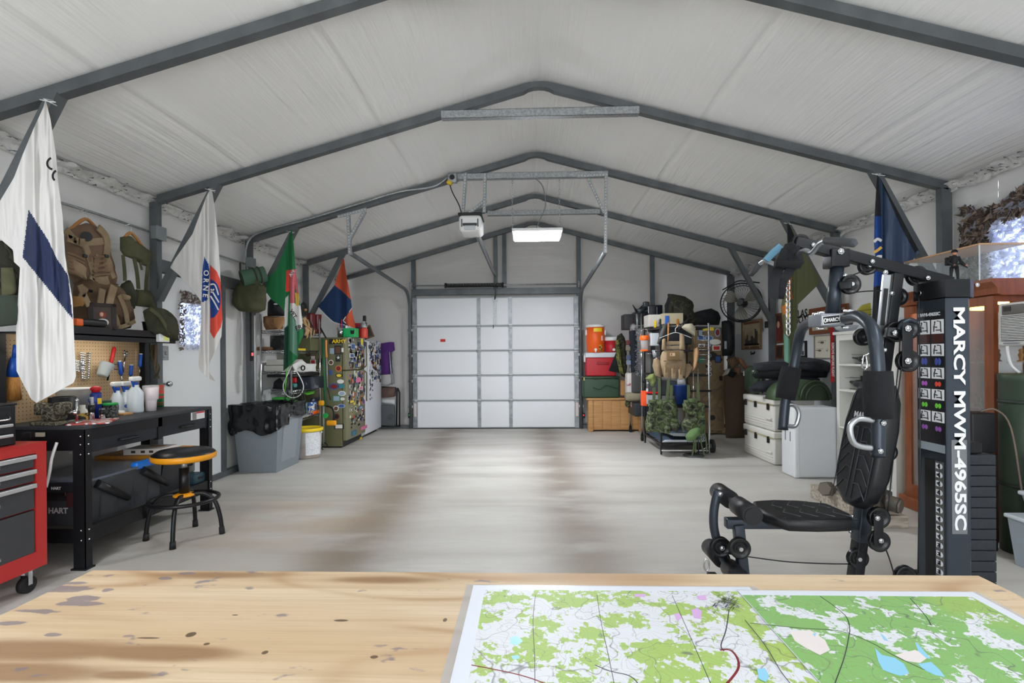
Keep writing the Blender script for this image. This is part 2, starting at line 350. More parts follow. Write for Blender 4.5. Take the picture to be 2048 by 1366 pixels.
# roof frames
def beam_poly():
    h = .068; top = []; low = []
    kl = (ZA-ZE)/(XA-XL); kr = (ZA-ZE)/(XR-XA); r = .16
    def zt(x): return zc(x)-.004
    xs = [XL+.09, XA-r]+[XA-r+2*r*i/8 for i in range(1, 8)]+[XA+r, XR-.06]
    for x in xs:
        z = zt(x)
        if abs(x-XA) < r: z = zt(XA-r)+(zt(XA)-.018-zt(XA-r))*(1-((x-XA)/r)**2)
        top.append((x, z))
    for x in [XR-.06, XA+.13, XA+.09, XA+.05, XA, XA-.05, XA-.09, XA-.13, XL+.09]:
        z = zt(x)-h
        if abs(x-XA) < .12: z = zt(XA-.13)-h+.032*(1-((x-XA)/.13)**2)+.006
        low.append((x, z))
    return top+low
bpoly = beam_poly(); tieL, tieR = P(882, 226, y=4.38), P(1279, 221, y=4.38)
for k, y in enumerate(FR):
    t = thing('trim_%d' % (k+1), 'grey steel roof frame, %s from the garage door' % ['sixth', 'fifth', 'fourth', 'third', 'second', 'nearest one'][k], 'frame', (XA, y, 0), kind='structure')
    B().prism(bpoly, 'y', y, y+.064).build('rafter', steel, t)
    for sx in (-1, 1):
        xa, xb = (XL+.025, XL+.09) if sx < 0 else (XR-.12, XR-.01)
        if sx > 0 and k < 5: xa, xb = XR-.115, XR-.03
        b = B(); b.bx((xa, y, 0), (xb, y+.064, ZE-.04)); b.build('post', steel, t)
        if k < 5:
            p0, p1 = (V((XL+.08, y, 1.80)), V((XL+.63, y, 2.83))) if sx < 0 else (V((XR-.09, y, 1.76)), V((XR-.66, y, 2.83)))
            d = (p1-p0).normalized(); R = frame((0, 0, 0), d.cross(V((0, 1, 0))), d).to_3x3()
            b = B(); c0 = (p0+p1)/2; ln = (p1-p0).length; b.box(c0+V((0, -.004, 0)), (.055, .008, ln), R)
            for e in (-1, 1): b.box(c0+R @ V((e*.027, 0, 0))+V((0, .03, 0)), (.003, .07, ln), R)
            b.build('knee_brace', steel if k != 1 else steel, t)
    if k < 5:
        zt_ = (tieL.z+tieR.z)/2; b = B(); xl, xr = tieL.x, tieR.x
        if k == 3: xl, xr = P(905, 352, y=5.9).x, P(1216, 346, y=5.9).x
        if k == 4: xl, xr = P(975, 428, y=7.43).x, P(1200, 424, y=7.43).x
        b.bx((xl, y-.006, zt_-.035), (xr, y-.002, zt_+.035)); b.bx((xl, y-.006, zt_+.032), (xr, y+.05, zt_+.035)); b.bx((xl, y-.006, zt_-.035), (xr, y+.05, zt_-.032)); b.build('tie_beam', galv, t)
# rails, girts and gable studs
t = thing('trim_7', 'grey steel studs and header of the gable wall', 'frame', (XA, YF, 0), kind='structure')
ys = 9.03
for px, top in ((826, None), (1158, None), (1306, None), (991, 2.44), (1009, 2.44)):
    x = P(px, 580, y=ys).x; z0 = 0 if top is None else P(990, 588, y=ys).z
    B().bx((x-.035, ys+.01, z0), (x+.035, ys+.07, zc(x)-.05)).build('stud', steel, t)
zh = P(990, 583, y=ys).z
B().bx((P(826, 583, y=ys).x, ys, zh-.05), (P(1158, 583, y=ys).x, ys+.06, zh+.06)).build('header', steel, t)
b = B(); 
for x0, x1 in ((XL, P(822, 850, y=ys).x), (P(1163, 850, y=ys).x, XR)): b.bx((x0, ys+.01, 0), (x1, ys+.07, .06))
b.build('bottom_rail', steel, t)
B().bx((XL+.01, YN, 0), (XL+.075, YF, .06)).build('baseboard_left', steel, kind='structure', label='grey steel bottom rail along the left wall', cat='rail')
B().bx((XR-.10, YN, 0), (XR-.02, YF, .06)).build('baseboard_right', steel, kind='structure', label='grey steel bottom rail along the right wall', cat='rail')
# torn tape along the eaves
tape_m = M('eave_tape', (212, 212, 209), .5, col2=(178, 178, 176), vs_=16, thr=(.5, .75), stretch=(1, 1.5, 1), bump=.4, bs=26)
for sx, nm in ((-1, 'trim_8'), (1, 'trim_9')):
    x0 = XL+.012 if sx < 0 else XR-.03; rnd = random.Random(3+sx)
    t = thing(nm, 'crumpled torn tape along the %s eave' % ('left' if sx < 0 else 'right'), 'tape', (x0, 4, ZE), kind='structure')
    def fn(u, v):
        y = 1.2+(YF-1.2)*v; w = .075*(1+.5*noise.noise(V((y*5, u*2, sx)))); q = u-.5
        return (x0-sx*(max(0, q)*w*1.6+.02*fbm(V((y*9, u*3, 2)))+.008), y, ZE-.045+q*w+.02*fbm(V((y*8, u*4, 9))))
    B().grid(fn, 8, 330).build('tape_strip', tape_m, t)
    b = B()
    for i in range(210):
        y = 1.3+rnd.random()*(YF-1.4); z = ZE-.05+rnd.uniform(-.05, .05); x = x0-sx*(.035+max(0, z-ZE+.05)*1.2); l = rnd.uniform(.008, .028); a = rnd.uniform(-.6, .9)
        d = V((0, math.cos(a), math.sin(a)))*l; n = V((-sx*.02, 0, 0)); u = V((0, -math.sin(a), math.cos(a)))*rnd.uniform(.002, .005)
        b.add([V((x, y, z))-d, V((x, y, z))+u+n, V((x, y, z))+d, V((x, y, z))-u+n], [(0, 1, 2, 3)])
    o = b.build('torn_flake', M('dark_flake', (58, 62, 66), .6), t, kind='stuff')
# garage door
YD = 9.0
dm = M('door_white', (226, 228, 231), .42); seam = M('door_seam', (176, 180, 184), .5); stile_m = M('door_stile', (128, 133, 136), .4, .4, col2=(150, 154, 157), vs_=9)
door = thing('door_1', 'white sectional overhead garage door with five rows of panels', 'garage door', (P(990, 857, y=YD).x, YD, 0), kind='structure')
x0, x1 = P(826, 720, y=YD).x, P(1157, 720, y=YD).x
zs = [0.01]+[P(990, q, y=YD).z for q in (801.5, 751, 701.5, 652, 594)]
sx_ = [P(q, 720, y=YD).x for q in (958, 1021)]
for i in range(5):
    B().bx((x0, YD+.01, zs[i]+.002), (x1, YD+.05, zs[i+1]-.002)).build('door_section', seam, door)
    for a, b_ in ((x0+.075, sx_[0]-.03), (sx_[0]+.03, sx_[1]-.03), (sx_[1]+.03, x1-.075)):
        B().rbox(((a+b_)/2, YD+.004, (zs[i]+zs[i+1])/2), (b_-a, .03, zs[i+1]-zs[i]-.035), .006).build('door_panel', dm, door)
    for x, w in ((x0+.035, .075), (sx_[0], .062), (sx_[1], .062), (x1-.035, .075)):
        b = B(); b.bx((x-w/2, YD-.014, zs[i]+.004), (x+w/2, YD+.01, zs[i+1]-.004)); b.build('stile', stile_m, door)
        if i < 4:
            b = B(); b.rbox((x, YD-.02, zs[i+1]), (w*1.25, .012, .07), .004); b.cyl((x-w*.7, YD-.028, zs[i+1]), (x+w*.7, YD-.028, zs[i+1]), .008, n=8); b.build('hinge', galv, door)
B().bx((x0, YD-.005, 0), (x1, YD+.05, .012)).build('bottom_seal', rubber, door)
st = P(886, 681, y=YD); b = B(); b.bx((st.x-.05, YD-.013, st.z-.03), (st.x+.05, YD-.011, st.z+.03)); b.build('sticker', paper, door)
b = B(); b.bx((st.x-.046, YD-.0145, st.z-.025), (st.x+.046, YD-.013, st.z+.025)); b.build('sticker_print', M('red_print', (196, 38, 30), .5), door)
for x in (x0+.035, x1-.035):
    b = B(); b.bx((x-.02, YD-.017, .22), (x+.025, YD-.0145, .48)); b.build('warning_label', M('label_pale', (208, 196, 190), .6), door)
op = P(990, 620, y=YD); b = B(); b.bx((op.x-.03, YD-.03, P(990, 650, y=YD).z), (op.x+.03, YD+.0, zs[5]-.02)); b.bx((op.x-.04, YD-.05, zs[5]-.08), (op.x+.04, YD-.01, zs[5]-.02)); b.build('arm_bracket', galv, door)
b = B(); b.cyl((op.x-.03, YD-.04, P(990, 650, y=YD).z), (op.x-.03, YD-.04, P(990, 657, y=YD).z), .006, n=8); b.build('bracket_pin', blackp, door)
# tracks, torsion spring, opener
t = thing('door_track', 'galvanised curved track beside the garage door, left hand one', 'track', (x0, 8.9, 0))
YH, ZH = 5.95, None
hgL, hgR = P(700, 506, y=6.0), P(1210, 505, y=6.0)
for side, xx, hg in ((-1, x0-.035, hgL), (1, x1+.035, hgR)):
    if side > 0: t = thing('door_track', 'galvanised curved track beside the garage door, right hand one next to the coolers', 'track', (x1, 8.9, 0))
    topv = P(825 if side < 0 else 1163, 600, y=8.93)
    path = arc_corner([V((xx, 8.93, .02)), V((xx, 8.93, topv.z+.14)), V((hg.x, 6.0, hg.z))], .4, 10)
    b = B(); b.tube(path, .027, 6); b.build('rail', steel, t)
    for z in (.4, .85, 1.3, 1.75): B().rbox((xx-side*.0, 8.97, z), (.085, .09, .045), .004).build('jamb_bracket', galv, t)
def perf(b, a, c, w=.036, n=(0, -1, 0)):          # slotted angle bar with punched holes
    a, c = V(a), V(c); d = (c-a); ln = d.length; d = d.normalized(); nn = V(n); s_ = d.cross(nn).normalized()
    R = Matrix((s_, nn, d)).transposed(); mid = (a+c)/2
    b.m = 0; b.box(mid, (w, .003, ln), R); b.box(mid-s_*(w/2)+nn*-w/2, (.003, w, ln), R)
    b.m = 1
    for i in range(int(ln/.035)):
        q = a+d*(.02+i*.035)+nn*.0018; b.box(q, (.011, .001, .014), R)
    b.m = 0
hole_m = M('punched_hole', (204, 203, 199), .6)
def hanger(label, segs, y):
    pp = [(P(a, b_, y=y), P(c_, d_, y=y)) for a, b_, c_, d_ in segs]
    t = thing('angle_hanger', label, 'bracket', pp[0][0])
    for i, (a, c_) in enumerate(pp):
        b = B(); perf(b, a+V((0, .006*i, 0)), c_+V((0, .006*i, 0))); b.build('angle_bar', [galv, hole_m], t)
hanger('punched steel hanger holding the left garage door track', [(675, 434, 733, 418), (695, 428, 699, 509), (728, 421, 697, 478)], 5.88)
hanger('punched steel hanger holding the right garage door track', [(1154, 352, 1216, 349), (1212, 350, 1211, 505), (1176, 356, 1209, 425)], 5.88)
zt_ = P(990, 570, y=8.85).z; xa, xb = P(820, 572, y=8.85).x, P(1160, 569, y=8.85).x
t = thing('torsion_spring', 'black torsion spring on its steel shaft above the garage door', 'spring', ((xa+xb)/2, 8.85, zt_))
B().cyl((xa, 8.85, zt_), (xb, 8.85, zt_), .013).build('shaft', galv, t)
sa, sb = P(893, 571, y=8.85).x, P(1004, 570, y=8.85).x; b = B(); n = 46
b.tube([(sa+(sb-sa)*i/(n*8), 8.85+.032*math.cos(i*math.pi/4), zt_+.032*math.sin(i*math.pi/4)) for i in range(n*8+1)], .008, 5); b.build('coil', blackp, t)
B().cyl((sa-.03, 8.85, zt_), (sa, 8.85, zt_), .045).build('winding_cone', blackm, t); B().cyl((sb, 8.85, zt_), (sb+.03, 8.85, zt_), .045).build('winding_cone', blackm, t)
for x in (xa+.02, xb-.02): B().cyl((x-.02, 8.85, zt_), (x+.02, 8.85, zt_), .065, n=20).build('cable_drum', galv, t)
# opener
oc = P(943, 453, y=5.85); t = thing('door_opener', 'white and grey garage door opener hanging from punched bars', 'door opener', oc)
b = B(); b.rbox(oc, (.255, .34, .19), .045, n=3); b.build('housing', white_p, t)
b = B(); b.rbox(oc+V((0, .0, .10)), (.265, .35, .03), .01); b.build('top_plate', blackp, t)
b = B(); b.rbox(oc+V((.0, -.172, -.02)), (.16, .02, .03), .006); b.rbox(oc+V((-.09, -.165, .0)), (.012, .02, .09), .005); b.rbox(oc+V((.09, -.165, 0)), (.012, .02, .09), .005); b.build('vent', M('dark_vent', (60, 62, 64), .6), t)
b = B(); b.rbox(oc+V((0, -.17, -.055)), (.13, .03, .05), .012); b.build('lamp_lens', M('lens_grey', (190, 194, 196), .3), t)
re = P(990, 551, y=8.72); b = B(); ra = oc+V((.06, .1, -.08)); d = (re-ra); R = frame((0, 0, 0), V((0, 0, 1)).cross(d), d).to_3x3()
for e in (-1, 1): b.box((ra+re)/2+R @ V((e*.018, 0, 0)), (.006, .05, d.length), R)
b.box((ra+re)/2, (.036, .006, d.length), R); b.build('rail', galv, t)
b = B(); b.tube([re, (re.x, 8.93, re.z-.25), (op.x, YD-.04, zs[5]-.05)], .014, 6); b.build('arm', steel, t)
for segs in ((931, 345, 925, 432), (970, 346, 968, 425), (971, 400, 930, 432)):
    b = B(); perf(b, P(segs[0], segs[1], y=5.88), P(segs[2], segs[3], y=5.86), .034); b.build('hanger_bar', [galv, hole_m], t)
# outlet box + plug + cord
q = P(905, 357, y=5.86); t = thing('ceiling_outlet', 'steel outlet box on the roof frame with yellow plug', 'outlet', q)
b = B(); b.rbox(q, (.105, .06, .105), .008); b.build('box', galv, t)
b = B(); b.cyl(q+V((0, -.031, .005)), q+V((0, -.036, .005)), .03); b.build('socket', blackp, t)
b = B(); b.rbox(q+V((-.03, -.03, -.06)), (.06, .05, .045), .01, Matrix.Rotation(.5, 3, 'Y')); b.build('plug', M('plug_yellow', (206, 176, 40), .5), t)
b = B(); b.tube(smooth_path([q+V((-.03, -.03, -.07)), P(905, 385, y=5.84), P(918, 410, y=5.84), P(924, 432, y=5.84)], 5), .006, 6); b.build('cord', blackp, t)
# conduit along frame 4 and the left wall
def conduit(label, pts, r=.011):
    return B().tube(smooth_path(pts, 5), r, 8).build('conduit', galv, label=label, cat='conduit')
xs = XL+.06
conduit('thin grey conduit running up the third roof frame to the outlet box', [V((xs+.02, 5.88, 2.28)), V((xs, 5.86, 2.5)), V((xs+.06, 5.87, 2.69)), V((XL+.35, 5.885, 2.79))]+[V((x, 5.885+.02*(x > -1.3), zc(x)-.02-.05*(-1.4 < x < -.9))) for x in (-2.6, -2.0, -1.5, -1.1)]+[q+V((-.06, .02, .02))])
conduit('thin grey conduit running level along the left wall above the workbench', [P(120, 405, x=XL+.05), P(210, 433, x=XL+.05), P(312, 468, x=XL+.05)])
conduit('thin grey conduit running level above the side door', [P(318, 468, x=XL+.05), P(400, 498, x=XL+.05), P(497, 530, x=XL+.05)])
for pxy, lab in (((316, 467), 'grey junction box on the steel post left of the side door'), ((501, 526), 'grey junction box on the steel post above the rolled mat')):
    q = P(*pxy, x=XL+.10); t = thing('junction_box', lab, 'junction box', q)
    B().rbox(q, (.06, .115, .115), .008).build('box', M('junction_grey', (120, 126, 128), .5, .2), t); B().rbox(q+V((.032, 0, 0)), (.006, .12, .12), .003).build('cover', M('junction_cover', (132, 138, 140), .45, .2), t)
# shop lights
lit = M('led_diffuser', (246, 249, 255), .5, emit=LAMP_W); fill_m = M('led_diffuser_fill', (246, 249, 255), .5, emit=FILL_W)
def shop_light(label, c, dx, dy, chains=None, cord=None, m=None):
    t = thing('shop_light', label, 'light', c, 'shop lights hung from the roof frames')
    b = B(); b.rbox(V(c)+V((0, 0, .03)), (dx+.03, dy+.03, .035), .008); b.build('housing', white_p, t)
    b = B(); b.prism([(c[0]-dx/2, c[2]+.013), (c[0]+dx/2, c[2]+.013), (c[0]+dx/2-.006, c[2]+.002), (c[0]-dx/2+.006, c[2]+.002)], 'y', c[1]-dy/2, c[1]+dy/2); b.build('diffuser', m or lit, t)
    for x in chains or []:
        b = B(); z = c[2]+.05; i = 0
        while z < chains_top:
            R = Matrix.Rotation(math.pi/2*(i % 2), 3, 'Z'); b.tube([V((x, c[1], z))+R @ V((.008*math.cos(a), 0, .017*math.sin(a))) for a in [k*math.pi/3 for k in range(6)]], .0022, 4, True); z += .027; i += 1
        b.build('chain', chrome, t)
    if cord: B().tube(smooth_path(cord, 6), .006, 6).build('cord', greyp, t)
lc = P(1074, 474, y=5.95); chains_top = P(1074, 352, y=5.95).z
shop_light('lit white shop light hanging on two chains before the garage door', (lc.x, 5.95, lc.z), .54, .46, [P(1025, 420, y=5.95).x, P(1119, 420, y=5.95).x],
           [P(1065, 352, y=5.93), P(1085, 372, y=5.93), P(1091, 410, y=5.93), P(1080, 440, y=5.95), P(1070, 462, y=5.95)])
for k, (xx, yy) in enumerate(((-2.2, 1.0), (2.4, 1.0), (-1.3, -1.4), (1.5, -1.4))):  # unseen fixtures added above and behind the camera to brighten the room
    zz = zc(xx)-.2; chains_top = zc(xx)-.02
    shop_light('added unseen shop light brightening the near end, %s' % ['by the left eave', 'by the right eave', 'left and behind the table', 'right and behind the table'][k], (xx, yy, zz), .30, 1.15, [xx-.1, xx+.1], m=fill_m)
# ---------------------------------------------------------------- flags
flag_white = M('flag_white', (208, 206, 203), .85, bump=.08, bs=300); flag_navy = M('flag_navy', (36, 46, 78), .85); flag_blue = M('flag_blue', (24, 62, 132), .85); flag_red = M('flag_red', (214, 78, 62), .85)
flag_green = M('flag_green', (30, 108, 62), .85); flag_pale = M('flag_pale_green', (98, 138, 118), .85); flag_pink = M('flag_rose', (204, 104, 112), .85); flag_or = M('flag_orange', (186, 80, 50), .85)
flag_dn = M('flag_dark_navy', (24, 50, 88), .85); flag_gold = M('flag_gold', (212, 172, 78), .85); flag_sheen = M('flag_sheen', (52, 68, 92), .6); flag_ol = M('flag_olive', (88, 92, 62), .85); flag_rust = M('flag_rust', (176, 104, 44), .85); flag_black = M('flag_black', (22, 24, 28), .85)  # the slate tone paints the grey-blue sheen of the dark navy cloth
def flag(label, y, outline, base, regions=(), folds=(), nu=90, nv=170, amp=.03, tilt=0):
    ys_ = [p[1] for p in outline]; y0, y1 = min(ys_), max(ys_); n = len(outline)
    mats = [base]
    for poly, m in regions:
        if m not in mats: mats.append(m)
    def span(py):
        xs = []
        for i in range(n):
            a, c = outline[i], outline[(i+1) % n]
            if (a[1]-py)*(c[1]-py) <= 0 and a[1] != c[1]: xs.append(a[0]+(c[0]-a[0])*(py-a[1])/(c[1]-a[1]))
        return (min(xs), max(xs)) if xs else (outline[0][0], outline[0][0])
    b = B(); pxs = []
    for j in range(nv+1):
        py = y0+(y1-y0)*(.0008+.9984*j/nv); l, r = span(py)
        for i in range(nu+1):
            px = l+(r-l)*i/nu; d = 0
            for fx, fw, fa in folds:                     # vertical folds: position (px), width, depth
                d += fa*math.exp(-((px-fx(py) if callable(fx) else px-fx)/fw)**2)
            d += amp*.5*noise.noise(V((px*.05, py*.012, y)))+amp*.25*noise.noise(V((px*.15, py*.02, y+4)))
            pxs.append((px, py)); b.v.append(P(px, py, y=y-d-tilt*(j/nv)))
    for j in range(nv):
        for i in range(nu):
            k = j*(nu+1)+i; q = [k, k+1, k+nu+2, k+nu+1]; cx = sum(pxs[t][0] for t in q)/4; cy = sum(pxs[t][1] for t in q)/4; m = 0
            for poly, mm in regions:
                if inpoly(cx, cy, poly): m = mats.index(mm)
            b.f.append(q); b.mi.append(m); b.sm.append(True)
    top = min(outline, key=lambda p: p[1]); o = thing('flag', label, 'flag', P(top[0], top[1], y=y))
    b.build('cloth', mats, o); return o
def stroke(name, pts, y, w, mat, par):                   # printed stroke lying on the cloth
    q = [P(a, c, y=y) for a, c in pts]; strap(q, w, .001).build(name, mat, par)
def tie(par, px, py, y):
    b = B(); c = P(px, py, y=y); b.tube([c+V((-.05, 0, .012)), c, c+V((.05, -.01, -.01))], .003, 5); b.tube([c+V((0, .03, .02)), c+V((0, -.03, 0)), c+V((0.02, .03, -.01))], .003, 5); b.build('zip_tie', white_p, par)
f1 = flag('tall white flag with diagonal navy stripe beside the wooden hangers', 2.80, [(91, 199), (101, 238), (112, 310), (117, 370), (125, 430), (130, 510), (145, 600), (148, 670), (152, 752), (148, 765), (73, 806), (62, 798), (33, 742), (32, 660), (40, 535), (28, 524), (26, 500), (-4, 474), (-6, 412), (28, 355), (45, 310), (68, 255), (87, 214)], flag_white,
     [([(57, 419), (96, 480), (114, 518), (136, 550), (140, 590), (145.6, 638), (45, 514)], flag_navy)], [(lambda p: 60+.02*p, 9, .045), (lambda p: 85+.06*p, 8, -.03), (lambda p: 118+.02*p, 7, .02)])
for cx, cy, r, a0, a1 in ((106, 327, 11.5, 1.9, 4.6), (117, 352, 11.5, 2.0, 4.0)): stroke('letter', [(cx+r*math.cos(a0+(a1-a0)*i/8), cy-r*math.sin(a0+(a1-a0)*i/8)) for i in range(9)], 2.77, .012, flag_black, f1)
tie(f1, 97, 203, 2.78)
f2 = flag('white flag with airborne unit emblem hanging before the side door', 4.34, [(421, 377), (425, 385), (430, 420), (437, 490), (441, 560), (445, 640), (443, 672), (434, 695), (419, 726), (418, 744), (431, 763), (414, 756), (400, 740), (397, 728), (402, 640), (402, 602), (385, 580), (358, 550), (340, 535), (350, 518), (385, 468), (412, 395)], flag_white,
     [([(408.6, 513), (417, 529), (419, 545), (415, 600), (403, 605), (405, 538)], flag_blue), ([(419.6, 529), (433, 542), (440, 557), (445, 600), (445, 640), (441, 655), (428, 677), (420, 664)], flag_red),
      ([(421+20.5*math.sin(math.pi*i/12), 598-39*math.cos(math.pi*i/12)) for i in range(13)]+[(419.8, 600)], flag_blue)], [(lambda p: 417, 5, -.03), (lambda p: 430, 8, .03), (lambda p: 408, 5, .02)])
for i, ch in enumerate('ORNE'): txt('letter', ch, flag_white, f2, P(412-.5*i, 546+15*i, y=4.30), P(412, 560, y=4.3)-P(414, 546, y=4.3), (1, .05, .1), .062, bold=.02)
for s_ in ([(421, 569), (430, 570), (437, 590)], [(422, 578), (429, 590), (438, 605)], [(421, 592), (428, 603), (437, 620)], [(422, 585), (428, 578)]): stroke('emblem_stroke', s_, 4.295, .012, flag_white, f2)
tie(f2, 421, 380, 4.33)
f3 = flag('green, red and white veterans flag hanging over the wire shelf', 5.84, [(581, 461), (584, 461), (587, 484), (591, 535), (596, 577), (602, 620), (605, 646), (607.5, 667), (596, 695), (597, 714), (584, 728), (566.6, 742), (568, 692), (569, 624), (560, 612), (542, 598), (533, 585), (533, 558), (552, 540), (566, 505), (577, 478)], flag_green,
     [([(573, 540), (580, 540), (580, 582), (571, 584)], flag_red), ([(580, 540), (590, 538), (589, 608), (580, 606)], flag_pink), ([(590, 538), (596, 545), (599, 585), (594, 590), (590, 570)], flag_pink), ([(580, 606), (589, 607), (603, 612), (606, 655), (594, 662), (591, 640), (580, 624)], flag_white),
      ([(571, 596), (577, 590), (576, 622), (575, 650), (569, 656), (569, 624)], flag_white), ([(590, 585), (599, 588), (598, 612), (592, 612)], flag_gold), ([(580, 624), (591, 644), (594, 664), (595, 714), (579, 700)], flag_pale), ([(569, 656), (577, 652), (576, 735), (567, 742)], M('flag_deep_green', (18, 56, 46), .85))], [(lambda p: 577, 3.5, -.03), (lambda p: 585, 5, .04), (lambda p: 598, 5, .03)], amp=.02)
for s_, px, py, a, sz in (('AM', 584, 547, .9, .055), ('VET', 586, 628, -1.0, .062), ('ERA', 601, 654, .35, .07)): txt('lettering', s_, flag_black if s_ != 'AM' else flag_white, f3, P(px, py, y=5.77), (math.cos(a), 0, math.sin(a)), (-math.sin(a), 0, math.cos(a)), sz, bold=.02)
tie(f3, 581, 464, 5.83)
f4 = flag('orange and navy quartered flag hanging above the green refrigerator', 7.39, [(686, 516), (688, 519), (692, 546), (697, 572), (702, 599), (705, 626), (711, 651), (711, 657), (690, 650), (666, 643), (635, 614), (668.5, 571)], flag_dn,
     [([(686, 510), (690, 519), (697, 560), (702.5, 600), (684, 582), (667, 569)], flag_or), ([(704, 617), (686, 641.4), (704, 660), (712, 660)], flag_or)], [(lambda p: 682, 6, -.03), (lambda p: 695, 6, .04)], amp=.02)
for s_ in ([(704, 616), (686, 641.4)], [(686, 641.4), (704, 657)], [(637, 615), (666, 643.5), (690, 650)]): stroke('white_edge', s_, 7.36, .012, flag_white, f4)
f5 = flag('dark navy flag with blue and gold emblem edge behind the gym machine', 4.34, [(1755, 350), (1761, 357), (1835, 496), (1840, 503), (1815, 532), (1785, 560), (1768, 640), (1766, 684), (1748, 690), (1744, 640), (1747, 575), (1750, 510), (1748, 488), (1749, 437), (1753, 364)], flag_sheen,
     [([(1744, 433), (1762, 433), (1764, 505), (1764, 575), (1744, 578)], flag_blue), ([(1740, 575), (1765, 570), (1775, 690), (1740, 695)], flag_black), ([(1744, 350), (1757, 350), (1762, 433), (1744, 433)], flag_black), ([(1758, 352), (1764, 356), (1840, 498), (1830, 506), (1800, 450)], flag_black)], [(lambda p: 1763, 5, -.04), (lambda p: 1755, 6, .03), (lambda p: 1785, 14, .03)], amp=.03)
for s_, m in (([(1748, 484), (1755, 478), (1763, 482)], flag_white), ([(1748, 505), (1756, 500), (1763, 494)], flag_gold), ([(1751, 517), (1757, 513), (1764, 513)], flag_white)): stroke('emblem_stroke', s_, 4.29, .022, m, f5)
tie(f5, 1756, 350, 4.33)
f6 = flag('olive green flag with orange emblem hanging behind the lat pull bar', 5.84, [(1574, 446), (1578, 446), (1592, 477), (1641.5, 561), (1640, 566), (1596, 609), (1594, 651), (1592, 690), (1580, 728), (1568, 722), (1567, 664), (1562, 614), (1570, 560), (1574, 500)], flag_ol,
     [([(1572, 545), (1584, 550), (1582, 574), (1586, 598), (1571, 600)], flag_rust), ([(1563, 612), (1580, 608), (1580, 622), (1566, 630)], flag_rust), ([(1570, 605), (1576, 605), (1578, 640), (1572, 640)], flag_gold), ([(1566, 665), (1580, 680), (1580, 730), (1566, 726)], flag_pale), ([(1574, 446), (1580, 452), (1592, 480), (1576, 500)], flag_black)], [(lambda p: 1588, 5, -.03), (lambda p: 1577, 5, .04)], amp=.02)
tie(f6, 1577, 448, 5.83)
# ---------------------------------------------------------------- side door
dy0, dy1, dz1 = 4.47, 5.37, 2.03; xw = XL+.03
d2 = thing('door_2', 'white steel side door with netting over its window', 'door', (xw, (dy0+dy1)/2, 0), kind='structure')
B().rbox((xw, (dy0+dy1)/2, dz1/2+.03), (.045, dy1-dy0, dz1-.02), .006).build('leaf', M('door_leaf', (224, 226, 226), .4), d2)
for a, c_ in (((xw-.02, dy0-.04, 0), (xw+.04, dy0, dz1+.04)), ((xw-.02, dy1, 0), (xw+.04, dy1+.07, dz1+.04)), ((xw-.02, dy0-.04, dz1+.03), (xw+.045, 5.95, dz1+.14))): B().bx(a, c_).build('frame', steel, d2)
wz0, wz1 = P(392, 690, x=xw+.03).z, P(392, 610, x=xw+.03).z; wy0, wy1 = P(362, 650, x=xw+.03).y, P(412, 650, x=xw+.03).y
b = B(); b.bx((xw+.012, wy0, wz0), (xw+.026, wy1, wz1)); b.build('window_pane', M('lit_pane', (214, 224, 248), .3, emit=.9), d2, label='daylit window pane')
for py, nm, r in ((768, 'knob', .028), (706, 'deadbolt', .03)):
    q = P(334, py, x=xw+.06); b = B()
    if nm == 'knob': b.cyl(q-V((.045, 0, 0)), q, .012); b.sph(q+V((.02, 0, 0)), .028); b.cyl(q-V((.04, 0, 0)), q-V((.034, 0, 0)), .033)
    else: b.rbox(q-V((.03, -.02, 0)), (.012, .075, .13), .005); b.cyl(q-V((.03, -.02, 0)), q-V((.01, -.02, 0)), .016)
    b.build(nm, chrome if nm == 'knob' else galv, d2)
def netting(label, fn, nrm, n, mats, seed, lmin=.02, lmax=.06):
    """cut-leaf camouflage net: many small curled leaves on a mesh"""
    rnd = random.Random(seed); b = B(); nrm = V(nrm)
    for i in range(n):
        u, v = rnd.random(), rnd.random(); r = fn(u, v, rnd)
        if r is None: continue
        c, m = r; b.m = m; a = rnd.uniform(0, 6.28); t1 = nrm.orthogonal().normalized(); t2 = nrm.cross(t1)
        d = t1*math.cos(a)+t2*math.sin(a); e = nrm.cross(d); l, w = rnd.uniform(lmin, lmax), rnd.uniform(.2, .42)*lmin; k = nrm*rnd.uniform(-.018, .03)
        b.add([c-d*l*.5, c-e*w+k*.5, c+d*l*.5+k, c+e*w-k*.3], [(0, 1, 2, 3)])
    return b
net_w = M('net_leaf_pale', (206, 210, 224), .7); net_g = M('net_leaf_grey', (150, 150, 160), .8); net_b = M('net_leaf_brown', (122, 106, 94), .9); net_d = M('net_leaf_dark', (78, 66, 58), .9)
for m in (net_w, net_g):                                   # thin cloth: daylight glows through
    nt = m.node_tree; tr = nt.nodes.new('ShaderNodeBsdfTranslucent'); mx = nt.nodes.new('ShaderNodeMixShader'); tr.inputs[0].default_value = (.85, .88, 1, 1); mx.inputs[0].default_value = .55
    nt.links.new(nt.nodes['Principled BSDF'].outputs[0], mx.inputs[1]); nt.links.new(tr.outputs[0], mx.inputs[2]); nt.links.new(mx.outputs[0], nt.nodes['Material Output'].inputs[0])
def dn(u, v, r):
    y = wy0-.05+(wy1-wy0+.10)*u; z = wz0-.05+(wz1-wz0+.16)*v; edge = v > .8 or u < .12 or u > .9
    return V((xw+.045+.02*r.random(), y, z)), (r.choice((2, 2, 3)) if edge else r.choice((0, 0, 1, 1)))
netting('', dn, (1, 0, 0), 900, None, 5).build('camouflage_net', [net_w, net_g, net_b, net_d], label='pale camouflage net lit from behind on the side door window', cat='netting', kind='stuff')
q = P(503, 712, x=XL+.12); t = thing('door_button', 'red lit garage door button on the steel post', 'button', q)
